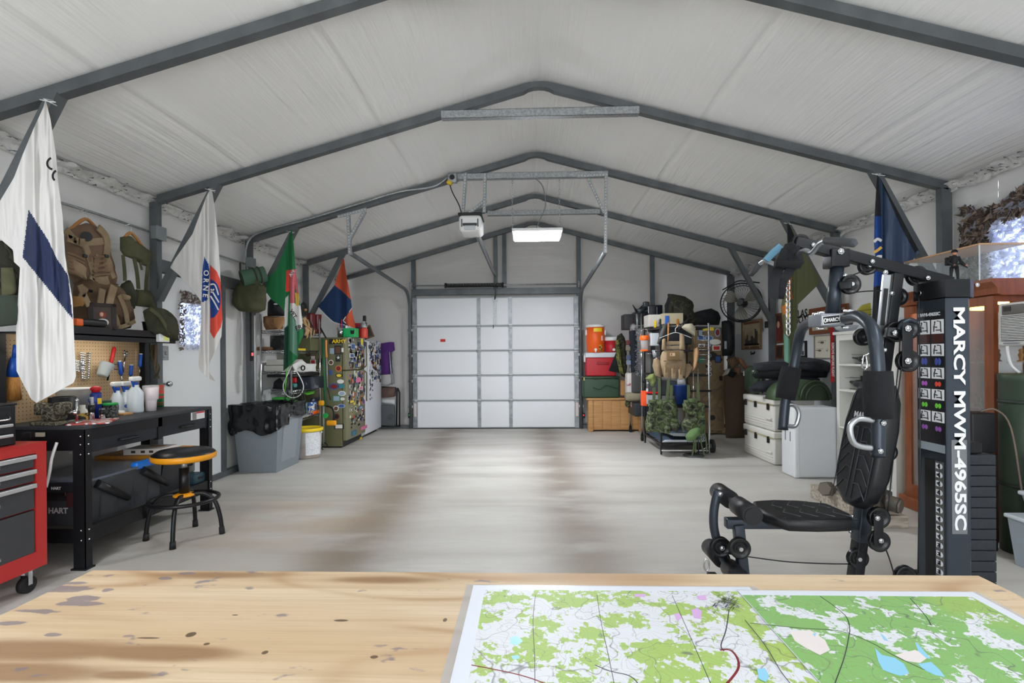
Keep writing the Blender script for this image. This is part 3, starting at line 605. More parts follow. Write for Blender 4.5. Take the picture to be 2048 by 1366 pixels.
B().rbox(q, (.02, .05, .12), .006).build('case', blackp, t); B().rbox(q+V((.011, 0, .02)), (.006, .034, .035), .003).build('light', M('red_lamp', (240, 60, 66), .4, emit=2.5), t)
B().bx((q.x-.012, q.y-.01, q.z+.06), (q.x-.004, q.y+.02, 2.2)).build('cable_cover', blackp, t)
# ---------------------------------------------------------------- workbench
bx0, bx1, by0, by1, bz = -3.29, -2.69, 3.0, 4.24, .872
top_m = M('bench_top', (44, 46, 50), .6, bump=.1, bs=150)
t = thing('workbench', 'black steel workbench with two drawers and pegboard back', 'workbench', ((bx0+bx1)/2, (by0+by1)/2, 0))
B().rbox(((bx0+bx1)/2, (by0+by1)/2, bz-.012), (bx1-bx0, by1-by0, .024), .004).build('worktop', top_m, t)
b = B(); b.bx((bx1-.025, by0+.03, bz-.09), (bx1-.004, by1-.03, bz-.02)); b.build('front_apron', blackm, t)
for y in (by0+.006, by1-.028): B().bx((bx0, y, bz-.15), (bx1-.006, y+.02, bz-.025)).build('end_apron', blackm, t)
for x in (bx0, bx1-.075):
    for y in (by0, by1-.05):
        b = B()
        if x == bx0: x += .02
        b.bx((x, y, 0), (x+.075, y+.004, bz-.02)); b.bx((x+.071, y, 0), (x+.075, y+.05, bz-.02)); b.bx((x-.01, y-.01, 0), (x+.085, y+.06, .01)); l = b.build('leg', blackm, t)
        if x > -3:
            b = B()
            for z in (.18, .24, .70, .76, .81): b.sph((x+.076, y+.025, z), .006, 8); b.sph((x+.05, y-.001, z), .006, 8)
            b.build('bolt', chrome, l, kind='stuff')
for y0, y1 in ((3.06, 3.62), (3.66, 4.2)):
    d = B().rbox((bx1-.035, (y0+y1)/2, .745), (.05, y1-y0, .085), .004).build('drawer', M('drawer_black', (33, 36, 42), .42, .2), t)
    ym = (y0+y1)/2; B().tube(arc_corner([(bx1-.01, ym-.075, .748), (bx1+.025, ym-.06, .748), (bx1+.025, ym+.06, .748), (bx1-.01, ym+.075, .748)], .015), .008, 8).build('handle', blackp, d)
B().bx((bx1-.04, 3.62, .69), (bx1-.004, 3.66, bz-.02)).build('drawer_divider', blackm, t)
zs_ = .245; B().bx((bx0+.03, by0+.02, zs_-.02), (bx1-.02, by1-.02, zs_)).build('lower_shelf', M('shelf_board', (72, 68, 62), .7), t)
B().bx((bx1-.02, by0+.03, zs_-.085), (bx1-.005, by1-.03, zs_+.01)).build('shelf_rail', blackm, t); B().bx((bx0+.02, by0+.006, zs_-.085), (bx1-.05, by0+.018, zs_)).build('shelf_rail', blackm, t)
sz = 1.44
for y in (by0, by1-.05): B().bx((bx0, y, bz), (bx0+.06, y+.05, sz)).build('upright', blackm, t)
B().bx((bx0, by0, sz), (-3.0, by1, sz+.01)).build('upper_shelf', blackm, t); B().bx((-3.012, by0, sz-.035), (-3.0, by1, sz+.06)).build('upper_shelf_lip', blackm, t)
B().bx((bx0, by1-.012, sz-.02), (-3.0, by1, sz+.06)).build('upper_shelf_lip', blackm, t)
peg = M('pegboard', (184, 158, 124), .7, col2=(172, 146, 112), vs_=3); pb = B(); pb.bx((bx0+.0, by0+.05, bz), (bx0+.012, by1-.05, sz)); pbo = pb.build('pegboard', peg, t)
b = B()
for i in range(46):
    for j in range(21): c = V((bx0+.0125, by0+.07+i*.0254, bz+.02+j*.0254)); b.cyl(c, c+V((.0006, 0, 0)), .0035, n=6)
b.build('peg_hole', M('hole_dark', (92, 70, 46), .9), pbo, kind='stuff')
b = B(); b.rbox((-3.05, 3.55, sz-.012), (.05, .6, .02), .006); b.build('task_light', M('task_tube', (255, 250, 235), .5, emit=14), t, label='lit strip lamp under the upper shelf')
b = B(); q = P(397, 830, x=bx1+.002); b.box((bx1-.003, q.y, q.z-.003), (.002, .17, .06)); b.build('warning_label', M('label_white', (214, 212, 210), .6), t); 
b = B(); b.box((bx1-.0017, q.y-.045, q.z-.003), (.001, .05, .056)); b.build('label_print', M('label_grey', (120, 118, 120), .6), t); B().box((bx1-.0016, q.y+.03, q.z+.02), (.001, .1, .012)).build('label_print', red_p, t)
q = P(325, 675, x=-2.99); t2 = thing('timer_box', 'white control box with yellow label at upper shelf end', 'control box', q)
B().rbox(q, (.04, .115, .075), .006).build('case', white_p, t2); B().box(q+V((.021, 0.015, .0)), (.002, .055, .05)).build('yellow_label', M('label_yellow', (222, 226, 120), .6), t2)
# stool
sc = V((-2.47, 3.57, 0)); t = thing('stool', 'round black shop stool with yellow rim beside workbench', 'stool', sc)
st_b = M('stool_tube', (26, 26, 28), .35, .3); yel = M('stool_yellow', (226, 150, 24), .4); zt = .585
B().lathe([(0, zt+.055), (.10, zt+.052), (.165, zt+.04), (.195, zt+.02), (.2, zt+.008)], sc, 40).build('seat_cushion', M('stool_vinyl', (26, 27, 30), .32), t)
B().lathe([(.0, zt-.03), (.185, zt-.03), (.203, zt-.02), (.205, zt+.008), (.198, zt+.014)], sc, 40).build('seat_rim', yel, t)
b = B(); b.grid(lambda u, v: V(sc)+V((-.02+.10*(u-.5), .06+.05*(v-.5), zt+.0555)), 2, 2); b.build('seat_emblem', M('emblem_orange', (196, 130, 62), .5), t)
B().cyl(sc+V((0, 0, .30)), sc+V((0, 0, .50)), .033, n=20).build('outer_post', st_b, t); B().cyl(sc+V((0, 0, .48)), sc+V((0, 0, zt-.03)), .02, n=16).build('screw_post', galv, t)
B().lathe([(.034, .30), (.068, .296), (.072, .303), (.066, .31), (.034, .318)], sc, 28).build('collar', yel, t)
B().tube([sc+V((.215*math.cos(a), .215*math.sin(a), .272)) for a in [k*2*math.pi/40 for k in range(40)]], .0135, 8, True).build('foot_ring', st_b, t)
for k in range(4):
    a = math.radians(18+90*k); d = V((math.cos(a), math.sin(a), 0))
    l = B().tube(smooth_path([sc+d*.03+V((0, 0, .30)), sc+d*.12+V((0, 0, .305)), sc+d*.19+V((0, 0, .25)), sc+d*.225+V((0, 0, .14)), sc+d*.24+V((0, 0, .02))], 5), .0145, 10).build('leg', st_b, t)
    B().cyl(sc+d*.24+V((0, 0, 0)), sc+d*.236+V((0, 0, .05)), .02, .018).build('foot_cap', rubber, l)
# red tool chest and the black box on it
cr = M('chest_red', (172, 40, 38), .38); dg = M('drawer_grey', (66, 67, 70), .42, .3); alu = M('alu_handle', (198, 200, 202), .35, .7)
cx0, cx1, cy0, cy1, z0, z1 = -3.20, -2.70, 2.02, 2.765, .135, .815
t = thing('rolling_tool_chest', 'red rolling tool chest with grey drawers and silver pulls', 'tool chest', ((cx0+cx1)/2, (cy0+cy1)/2, 0))
b = B(); b.bx((cx0, cy0, z0), (cx1-.03, cy1, z1)); b.build('body', cr, t)
for a, c_ in (((cy1-.06, z0), (cy1, z1)), ((cy0, z0), (cy0+.06, z1)), ((cy0+.06, z0), (cy1-.06, z0+.09)), ((cy0+.06, z1-.05), (cy1-.06, z1))): B().bx((cx1-.03, a[0], a[1]), (cx1, c_[0], c_[1])).build('face_frame', cr, t)
B().bx((cx0, cy0, z1+.0005), (cx1+.002, cy1+.002, z1+.006)).build('top_lip', cr, t)
zz = [P(80, q, x=cx1).z for q in (905, 934, 962, 1016, 1112)]
for i in range(4):
    d = B().bx((cx1-.03, cy0+.065, zz[i+1]+.006), (cx1-.006, cy1-.065, zz[i]-.004)).build('drawer', dg, t)
    if i < 3:
        B().rbox((cx1+.006, (cy0+cy1)/2, zz[i]-.016), (.022, cy1-cy0-.14, .024), .004).build('pull', alu, d)
    for y, s_, zo in ((2.46, .12, .55), (2.2, .1, .6)):
        zc_ = zz[i]+(zz[i+1]-zz[i])*(zo if i != 3 else .78); 
        for e in range(1 if i < 2 else 2): B().box((cx1-.005, y, zc_-e*.02), (.002, s_-.03*e, .015)).build('name_sticker', M('name_silver', (150, 152, 154), .5, col2=(96, 97, 99), vs_=160, thr=(.45, .55)), d)
for x in (cx0+.07, cx1-.06):
    for y in (cy0+.08, cy1-.06):
        w = B().cyl((x-.016, y, .045), (x+.016, y, .045), .045, n=20).build('wheel', rubber, t)
        b = B(); b.bx((x-.024, y-.012, .045), (x-.02, y+.012, .125)); b.bx((x+.02, y-.012, .045), (x+.024, y+.012, .125)); b.bx((x-.03, y-.03, .122), (x+.03, y+.03, z0)); b.build('caster_fork', chrome, t)
tx0, tx1, ty0, ty1, tz0, tz1 = -3.16, -2.76, 2.05, 2.655, z1+.006, 1.035
t = thing('top_tool_box', 'black tool box with silver drawer pulls on red chest', 'tool box', ((tx0+tx1)/2, (ty0+ty1)/2, tz0))
B().rbox(((tx0+tx1)/2, (ty0+ty1)/2, (tz0+tz1)/2), (tx1-tx0, ty1-ty0, tz1-tz0), .006).build('body', blackm, t)
for i, (za, zb) in enumerate(((.945, 1.0), (.89, .94), (.83, .885))):
    d = B().bx((tx1-.002, ty0+.03, za), (tx1+.008, ty1-.03, zb)).build('drawer', M('box_drawer', (36, 37, 40), .4, .2), t)
    if i: B().rbox((tx1+.016, (ty0+ty1)/2, zb-.01), (.018, ty1-ty0-.07, .016), .004).build('pull', alu, d)
B().rbox(((tx0+tx1)/2, (ty0+ty1)/2, tz1+.004), (tx1-tx0+.01, ty1-ty0+.01, .012), .004).build('lid', blackm, t)
B().tube(arc_corner([(tx1+.01, 2.48, .985), (tx1+.05, 2.5, .965), (tx1+.05, 2.58, .965), (tx1+.01, 2.6, .985)], .02), .005, 6).build('latch', chrome, t)
# cord on bench end, power adapter
B().tube(smooth_path([P(114, 885, y=2.96), P(104, 915, y=2.93), P(99, 945, y=2.9), P(92, 975, y=2.88)], 5), .008, 8).build('extension_cord', white_p, label='white power cord hanging down the end of the workbench', cat='cord')
q = P(58, 870, y=2.975); t = thing('power_adapter', 'black power adapter plugged into the end of workbench', 'adapter', q); B().rbox(q, (.06, .04, .04), .006).build('case', blackp, t); b = B(); b.box(q+V((.055, .015, 0)), (.05, .012, .025)); b.build('outlet_plate', M('plate_tan', (176, 166, 150), .6), t)
# things on the worktop: position by pixel on z of the bench
def onb(px, x, z=bz): 
    r = ray(px, 840); k = x/r.x; return V((x, r.y*k, z))
def bottle(name, label, cat, q, prof, mat, cap=None, capm=None, extra=None, n=24):
    t = thing(name, label, cat, q); B().lathe(prof, q, n).build('body', mat, t)
    if cap: B().lathe(cap, q, n).build('cap', capm, t)
    if extra: extra(t, q)
    return t
q = onb(125, -2.98); bottle('canister', 'plain black cylindrical canister on the workbench', 'canister', q, [(0, 0), (.068, 0), (.07, .004), (.07, .165), (.066, .168), (.066, .02), (0, .02)], blackp)
q = onb(148, -3.12); bottle('plastic_jar', 'big cloudy plastic tub behind the black canister', 'tub', q, [(0, 0), (.085, 0), (.095, .2), (.1, .205)], M('cloudy_plastic', (206, 206, 200), .3, alpha=.6), [(.0, .212), (.104, .21), (.106, .2), (.1, .198)], white_p)
def lab(w, zl, zh, m, a=0): return lambda t, q: B().lathe([(w, zl), (w, zh)], q, 20, a0=-1.9+a, a1=.4+a).build('label', m, t)
q = onb(165, -2.93); bottle('glue_bottle', 'small white glue bottle with yellow and dark label', 'bottle', q, [(0, 0), (.034, 0), (.036, .01), (.036, .06), (.016, .085), (.016, .105), (0, .105)], M('cream_plastic', (226, 222, 208), .4), None, None, lab(.0367, .012, .055, M('glue_label', (198, 164, 76), .6, col2=(50, 40, 34), vs_=18, thr=(.5, .52))))
q = onb(175, -3.1); bottle('blue_lid_tub', 'blue lidded tub with white nozzle behind spray can', 'tub', q, [(0, 0), (.045, 0), (.047, .11), (0, .11)], M('tub_blue', (34, 66, 120), .4), [(.0, .15), (.05, .15), (.053, .142), (.053, .112), (.0, .112)], blue_p, lambda t, q: B().tube([q+V((0, 0, .15)), q+V((-.03, -.05, .19)), q+V((-.035, -.06, .2))], [.006, .005, .012], 8).build('nozzle', white_p, t))
def wd(t, q):
    B().lathe([(.0335, .02), (.0335, .15)], q, 20, a0=-2.6, a1=-1.2).build('label', M('can_white', (214, 216, 220), .4), t); txt('can_lettering', 'WD-40', M('can_blue', (24, 44, 120), .4), t, q+V((-.012, -.0335, .09)), (0, 0, 1), (-1, -.5, 0), .03, bold=.02)
    B().lathe([(.0335, .1), (.0335, .14)], q, 10, a0=-.6, a1=.3).build('shield', yellow_p, t)
q = onb(192, -2.96); bottle('spray_can', 'blue and white spray lubricant can with red cap', 'spray can', q, [(0, 0), (.033, 0), (.033, .165), (.026, .18), (0, .18)], M('can_body', (32, 52, 132), .35, .2), [(.024, .18), (.024, .19), (.03, .195), (.032, .21), (.014, .222), (0, .222)], red_p, wd)
nutm = M('loose_hardware', (150, 152, 148), .3, .8, col2=(50, 54, 52), vs_=120, thr=(.4, .6), bump=1, bs=120)
q = onb(219, -2.93); bottle('hardware_jar', 'clear jar of nuts and bolts with green lid', 'jar', q, [(0, 0), (.047, 0), (.05, .01), (.05, .075), (.046, .088)], nutm, [(.051, .085), (.051, .098), (0, .1)], green_p)
q = onb(208, -3.02); bottle('hardware_jar', 'jar with dark green lid behind the nut jar', 'jar', q, [(0, 0), (.04, 0), (.042, .09)], nutm, [(.044, .09), (.044, .112), (0, .114)], M('dark_green_plastic', (28, 60, 44), .4))
def trig(col, zt_):
    def f(t, q):
        b = B(); b.rbox(q+V((0, 0, zt_+.035)), (.035, .10, .035), .012); b.build('spray_head', white_p, t)
        b = B(); b.rbox(q+V((.004, -.03, zt_)), (.014, .012, .06), .005, Matrix.Rotation(.4, 3, 'X')); b.build('trigger', col, t)
        B().cyl(q+V((0, 0, zt_-.012)), q+V((0, 0, zt_+.012)), .021).build('collar', col, t)
    return f
spw = M('spray_white', (220, 226, 230), .3)
for k, (px, x) in enumerate(((234, -3.06), (252, -3.05))):
    q = onb(px, x); bottle('spray_bottle', 'white spray bottle with blue trigger, %s of the matching pair' % ('left' if k == 0 else 'right'), 'spray bottle', q, [(0, 0), (.042, 0), (.044, .01), (.044, .1), (.02, .165), (.018, .175), (0, .175)], spw, None, None, trig(blue_p, .185))
    B().lathe([(.0446, .03), (.0446, .08)], q, 10, a0=-2.4, a1=-.6).build('label', M('bottle_label', (52, 96, 178), .5, col2=(232, 234, 236), vs_=30, thr=(.5, .52)), bpy.data.objects['spray_bottle' + ('' if k == 0 else '.001')])
q = onb(271, -2.98); bottle('spray_bottle', 'tall translucent spray bottle with blue nozzle beside tumbler', 'spray bottle', q, [(0, 0), (.05, 0), (.053, .012), (.053, .15), (.024, .195), (.022, .21), (0, .21)], M('frosted_plastic', (206, 214, 218), .3), None, None, trig(blue_p, .22))
q = onb(302, -2.95); bottle('tumbler', 'pale pink insulated tumbler with clear lid', 'tumbler', q, [(0, 0), (.036, 0), (.039, .07), (.041, .075), (.041, .085), (.05, .092), (.054, .185), (.052, .187), (0, .187)], M('tumbler_pink', (226, 214, 216), .35), [(.055, .184), (.056, .196), (.05, .2), (0, .2)], clearp)
q = onb(319, -3.12); bottle('cleaner_can', 'green and red striped can behind the tumbler', 'can', q, [(0, 0), (.033, 0), (.033, .19), (0, .19)], M('can_stripe', (40, 120, 76), .4, col2=(206, 66, 60), vs_=9, stretch=(.1, .1, 3), thr=(.48, .52)))
q = onb(240, -2.97); bottle('pill_bottle', 'short white capped jar lid between spray bottles', 'jar', q, [(0, 0), (.028, 0), (.028, .03), (0, .03)], white_p)
q = onb(245, -2.93); t = thing('wood_block', 'small tan wooden block lying on the worktop', 'block', q); B().rbox(q+V((0, .02, .008)), (.06, .09, .016), .004).build('block', wood_l, t)
q = P(195, 845, z=bz+.002); t = thing('magazine', 'red and white magazine lying flat on the workbench', 'magazine', q); B().box(q+V((-.04, 0.02, .004)), (.21, .28, .008), Matrix.Rotation(.5, 3, 'Z')).build('cover', M('magazine_cover', (178, 52, 46), .4, col2=(214, 210, 208), vs_=22, thr=(.5, .54)), t)
q = P(135, 846, z=bz+.002); t = thing('tablet', 'flat grey tablet lying in front of the canister', 'tablet', q); B().rbox(q+V((-.02, 0, .006)), (.16, .09, .011), .004, Matrix.Rotation(.2, 3, 'Z')).build('case', M('slate_plastic', (58, 66, 76), .4), t)
# bench vise
q = P(62, 852, z=bz); q = V((-2.96, 3.08, bz)); t = thing('bench_vise', 'camouflage painted bench vise bolted to the worktop', 'vise', q)
vm = M('vise_paint', (92, 86, 72), .55, .3, col2=[(52, 52, 44), (128, 120, 100), (84, 82, 68), (40, 38, 34)], vs_=26, thr=(.36, .62))
b = B(); b.rbox(q+V((0, 0, .012)), (.17, .15, .024), .006); b.build('base', vm, t); b = B(); b.rbox(q+V((0, .02, .075)), (.085, .13, .11), .02); b.build('body', vm, t)
b = B(); b.rbox(q+V((-.055, .0, .1)), (.06, .1, .075), .016); b.build('fixed_jaw', vm, t); b = B(); b.rbox(q+V((.06, .0, .1)), (.05, .1, .08), .016); b.build('sliding_jaw', vm, t)
b = B(); b.cyl(q+V((.08, 0, .075)), q+V((.16, 0, .075)), .013); b.cyl(q+V((.15, 0, .01)), q+V((.15, 0, .15)), .007); b.sph(q+V((.15, 0, .01)), .011, 10); b.sph(q+V((.15, 0, .15)), .011, 10); b.build('screw_handle', chrome, t)
for k, (dx, dy, h) in enumerate(((.12, .14, .12), (.14, .2, .08))): 
    p = q+V((dx, dy, 0)); t = thing('socket_tool', 'chrome and black cylinder tool beside the vise, %s one' % ('taller' if k == 0 else 'shorter'), 'tool', p); B().cyl(p, p+V((0, 0, h)), .017).build('shaft', chrome, t); B().cyl(p+V((0, 0, h*.5)), p+V((0, 0, h*.9)), .0185).build('grip', blackp, t)
# tools on the pegboard
xp = bx0+.03
def hang(px, py): return P(px, py, x=xp)
def screwdriver(label, a, c_, hm=blue_p, grip=.55):
    A, C = hang(*a), hang(*c_); d = C-A; t = thing('screwdriver', label, 'screwdriver', A, 'blue handled tools on the pegboard')
    b = B(); b.tube([A, A+d*.04, A+d*grip*.5, A+d*grip*.9, A+d*grip], [.009, .0145, .013, .0145, .009], 10); b.build('handle', hm, t)
    B().tube([A+d*grip, C], .0045, 8).build('shank', chrome, t); B().cyl(A-d.normalized()*.003, A+d*.03, .012).build('end_cap', white_p, t)
screwdriver('blue screwdriver beside the open-end wrench on the pegboard', (239, 722), (245, 768), grip=.62)
screwdriver('blue screwdriver lowest on the pegboard, above the tall spray bottle', (263, 730), (260, 766), grip=.6)
screwdriver('blue screwdriver hanging second from the pegboard end', (282, 708), (279, 750), grip=.62)
screwdriver('blue screwdriver hanging highest at the pegboard end', (293, 700), (290, 745), grip=.6)
A, C = hang(229, 694), hang(215, 761); t = thing('red_handled_file', 'black blade tool with long red handle on the pegboard', 'tool', A)
B().tube([A, A+(C-A)*.05, A+(C-A)*.45, A+(C-A)*.5], [.008, .0135, .0125, .008], 10).build('handle', red_p, t); B().tube([A+(C-A)*.5, C], .006, 6).build('blade', blackm, t)
A, C = hang(251, 706), hang(246, 745); d = (C-A); t = thing('wrench', 'chrome open-end wrench hanging on the pegboard', 'wrench', A)
e = V((0, d.z, -d.y)).normalized(); b = B(); b.tube([A+d*.12, C], .006, 8); b.sph(A+d*.1, .016, 10, (.4, 1, 1)); b.tube([A+d*.05+e*.012, A-d*.12+e*.016], .006, 6); b.tube([A+d*.05-e*.012, A-d*.1-e*.014], .006, 6); b.build('wrench_body', chrome, t)
for k, (pxa, pya, n, pyb, w) in enumerate(((155, 722, 7, 742, .075), (168, 707, 12, 758, .075))):
    t = thing('wrench_rack', 'hanging rack of stacked chrome wrenches, %s' % ('shorter one by the flag' if k == 0 else 'longer one'), 'wrench set', hang(pxa, pyb))
    for i in range(n):
        c = hang(pxa, pya+(pyb-pya)*i/(n-1)); ww = w*(1-.03*i); b = B(); b.tube([c+V((.01+.006*(i % 2), -ww/2, .006)), c+V((.014, 0, -.002)), c+V((.01, ww/2, .004))], [.006, .0035, .006], 6); b.sph(c+V((.012, -ww/2, .006)), .009, 8, (.5, 1, 1)); b.sph(c+V((.012, ww/2, .004)), .009, 8, (.5, 1, 1)); b.build('wrench', chrome, t)
c = hang(195, 740); t = thing('scoop', 'translucent white plastic scoop hanging on the pegboard', 'scoop', c); b = B(); R = Matrix.Rotation(-.5, 3, 'X')
b.lathe([(.05, .05), (.047, .05), (.036, -.045), (0, -.048)], c+V((.055, 0, 0)), 20, R); b.build('cup', M('milky_plastic', (222, 230, 232), .35, alpha=.9), t); B().tube([c+V((.02, .05, .03)), c+V((.02, .12, .0))], .006, 6).build('handle', white_p, t)
for k, (a, e_) in enumerate(((( 206, 728), (235, 729)), ((206, 737), (233, 739)))):
    B().tube([hang(*a)+V((.01, 0, 0)), hang(*e_)+V((.01, 0, 0))], .003, 6).build('peg_hook', chrome, label='thin wire tool hook on the pegboard, %s of two' % ('upper' if k == 0 else 'lower'), cat='hook')
# broom, left of the flag
q = P(20, 770, y=3.12); t = thing('broom', 'straw broom with blue collar leaning beside the pegboard', 'broom', P(15, 800, y=3.12))
a, m_, z_ = P(28, 715, y=3.12), P(24, 753, y=3.12), P(15, 797, y=3.12); B().tube([P(31, 690, y=3.12), a], .012, 8).build('handle', blue_p, t); B().tube([a, m_], [.018, .035], 12).build('collar', blue_p, t)
b = B(); b.tube([m_, (m_+z_)/2, z_], [.035, .05, .066], 20); rnd = random.Random(2)
for i in range(70):
    an = rnd.uniform(0, 6.28); r0, r1 = .03, .066; dd = V((math.cos(an), math.sin(an), 0)); b.tube([m_+dd*r0, z_+dd*r1+V((0, 0, rnd.uniform(-.012, .006)))], .0022, 4)
b.build('bristles', M('straw', (176, 124, 60), .8, col2=(150, 98, 44), vs_=60, stretch=(8, 8, .5)), t, kind='stuff')
# dark straps hung at the bench end
t = thing('hanging_straps', 'olive and brown straps hanging at the end of pegboard', 'straps', P(312, 755, x=-3.15)); b = B()
for k in range(5): b_ = strap([P(300+3*k, 690, x=-3.18+.01*k), P(303+2*k, 715, x=-3.17+.01*k), P(318-2*k, 735, x=-3.15), P(314+k*2-4, 757, x=-3.15)], .022, .004, None, (1, 0, 0)); b_.build('strap', [dk_olive, brown, olive][k % 3], t)
# ---------------------------------------------------------------- on the upper shelf
zs2 = sz+.06
def sthing(name, label, cat, poly, pl, thick, mat, wr=.012, ws=9, seed=0, part='body', **k):
    pts = [P(a, c, **pl) for a, c in poly]; t = thing(name, label, cat, min(pts, key=lambda p: p.z)); soft(poly, pl, thick, wr, ws, seed=seed, **k).build(part, mat, t); return t
# tan vest on hanger
XV = -3.25
def hanger_wood(t, apex, l, r, x=XV):
    A, Lp, Rp = P(*apex, x=x), P(*l, x=x), P(*r, x=x); B().tube(smooth_path([Lp, (Lp+A)/2+V((0, 0, .012)), A, (Rp+A)/2+V((0, 0, .012)), Rp], 5), [.012]*21, 8).build('hanger', wood_h, t)
    B().tube(smooth_path([A, A+V((0, .0, .05)), A+V((-.02, .02, .075)), A+V((-.05, .0, .06))], 5), .003, 6).build('hook', chrome, t)
t = sthing('tactical_vest', 'tan tactical vest on a wooden hanger above the workbench', 'vest', [(131, 462), (150, 452), (172, 446), (196, 456), (212, 470), (216, 486), (214, 500), (222, 530), (231, 555), (230, 572), (206, 585), (180, 588), (150, 574), (136, 545), (131, 500)], {'x': XV}, .07, M('vest_mesh', (122, 98, 80), .9, bump=.3, bs=200), .015, 8, 1)
hanger_wood(t, (172, 438), (138, 462), (203, 470))
for i, pl in enumerate((([(131, 460), (150, 480), (168, 490), (176, 510), (190, 560), (196, 590)], .05), ([(196, 455), (210, 470), (214, 488), (212, 512)], .055), ([(135, 476), (160, 484), (185, 484), (205, 482)], .05), ([(196, 510), (188, 540), (183, 560)], .045), ([(212, 512), (218, 535), (228, 556)], .04))): strap([P(a, c, x=XV+.07) for a, c in pl[0]], pl[1], .012, None, (1, 0, 0)).build('webbing', tan, t)
for i, po in enumerate(([(133, 515), (168, 535), (170, 560), (136, 545)], [(184, 552), (212, 550), (215, 575), (190, 582)], [(200, 512), (216, 512), (222, 545), (204, 545)])): soft(po, {'x': XV+.06}, .05, .01, 12, 12, 12, seed=i).build('pouch', tan, t)
for i in range(6): strap([P(134+i*.5, 505+7*i, x=XV+.085), P(152, 511+7*i, x=XV+.095), P(170-i, 520+7*i, x=XV+.09)], .014, .004, None, (1, 0, 0)).build('molle_strap', M('tan_shade', (128, 104, 82), .9), t)
for i in range(5): strap([P(188, 515+9*i, x=XV+.085), P(204, 513+9*i, x=XV+.1), P(216+i*1.5, 512+9*i, x=XV+.09)], .014, .004, None, (1, 0, 0)).build('molle_strap', M('tan_shade'), t)
for a in ((170, 512), (213, 512), (182, 582)): B().rbox(P(*a, x=XV+.1), (.014, .035, .022), .005).build('buckle', blackp, t)
b = B(); b.cyl(P(173, 473, x=XV+.075), P(173, 473, x=XV+.085), .035); b.build('badge', blackp, t)
# tan gear heap
t = sthing('tan_backpack', 'tan backpack with hanging straps sitting on the upper shelf', 'backpack', [(148, 568), (165, 558), (200, 572), (230, 568), (246, 585), (258, 610), (262, 640), (258, 657), (232, 660), (190, 658), (150, 655), (145, 610)], {'x': -3.22}, .12, brown, .02, 8, 3)
for i, (pl, w) in enumerate((([(160, 570), (168, 590), (178, 612)], .045), ([(172, 575), (162, 595), (160, 612)], .04), ([(228, 572), (220, 600), (218, 610)], .06), ([(205, 578), (200, 612)], .05), ([(222, 618), (232, 640), (236, 656)], .05), ([(238, 590), (250, 620), (256, 650)], .04), ([(228, 658), (255, 650), (270, 642)], .03))): strap([P(a, c, x=-3.09) for a, c in pl], w, .008, None, (1, 0, 0)).build('strap', tan, t)
soft([(146, 592), (158, 594), (160, 612), (147, 614)], {'x': -3.1}, .05, .006, 10, 10, 10).build('pouch', M('ochre_cloth', (160, 120, 70), .9), t); soft([(243, 588), (256, 592), (255, 602), (246, 600)], {'x': -3.09}, .04, .006, 10, 10, 10).build('pouch', tan, t)
# olive harness
t = sthing('load_harness', 'olive green web harness on a wooden hanger by the post', 'harness', [(240, 474), (256, 472), (276, 490), (303, 506), (302, 522), (296, 534), (280, 528), (262, 512), (248, 512), (240, 500)], {'x': -3.17}, .05, olive, .014, 9, 5, part='yoke')
hanger_wood(t, (262, 466), (246, 480), (286, 496), -3.17)
for pl, w in (([(246, 510), (249, 540), (250, 562)], .03), ([(268, 514), (274, 545), (277, 578)], .035), ([(296, 530), (293, 560), (292, 582)], .035), ([(280, 525), (284, 540)], .02)): strap([P(a, c, x=-3.14) for a, c in pl], w, .006, None, (1, 0, 0)).build('strap', olive, t)
soft([(271, 578), (300, 582), (308, 616), (272, 612)], {'x': -3.17}, .05, .01, 10, 14, 14, seed=2).build('pouch', olive, t); soft([(240, 570), (256, 560), (272, 592), (268, 618), (246, 612)], {'x': -3.19}, .05, .01, 10, 14, 14, seed=3).build('pouch', dk_olive, t)
t = sthing('field_bag', 'rumpled dark olive field bag at the end of upper shelf', 'bag', [(286, 622), (300, 614), (322, 618), (340, 630), (348, 648), (352, 668), (350, 682), (320, 676), (296, 664)], {'x': -3.02}, .10, dk_olive, .022, 9, 7)
strap([P(a, c, x=-2.93) for a, c in ((300, 618), (318, 632), (330, 650), (340, 668))], .03, .006, None, (1, 0, 0)).build('strap', olive, t)
q = P(302, 664, x=-3.06); q.z = sz+.062; bottle('black_cup', 'shiny black flared cup on the upper shelf', 'cup', V((q.x, q.y, sz+.01)), [(0, 0), (.045, 0), (.06, .12), (.066, .125), (.06, .12), (.042, .01), (0, .01)], M('gloss_black', (20, 21, 24), .2))
q = P(205, 657, x=-3.04); t = thing('framed_photo', 'dark framed portrait photo standing on the upper shelf', 'picture frame', V((q.x, q.y, sz+.06)))
Rf = Matrix.Rotation(.9, 3, 'Z') @ Matrix.Rotation(-.12, 3, 'X'); c = P(205, 633, x=-3.04); b = B(); h, w = .19, .16
for dx, dz, sx2, sz3 in ((0, h/2-.012, w, .024), (0, -h/2+.012, w, .024), (-w/2+.014, 0, .028, h), (w/2-.014, 0, .028, h)): b.box(c+Rf @ V((dx, 0, dz)), (sx2, .016, sz3), Rf)
b.build('frame', M('frame_dark', (46, 34, 34), .5), t); B().box(c+Rf @ V((0, .003, 0)), (w-.05, .006, h-.045), Rf).build('photo', M('photo_bg', (70, 56, 50), .4), t)
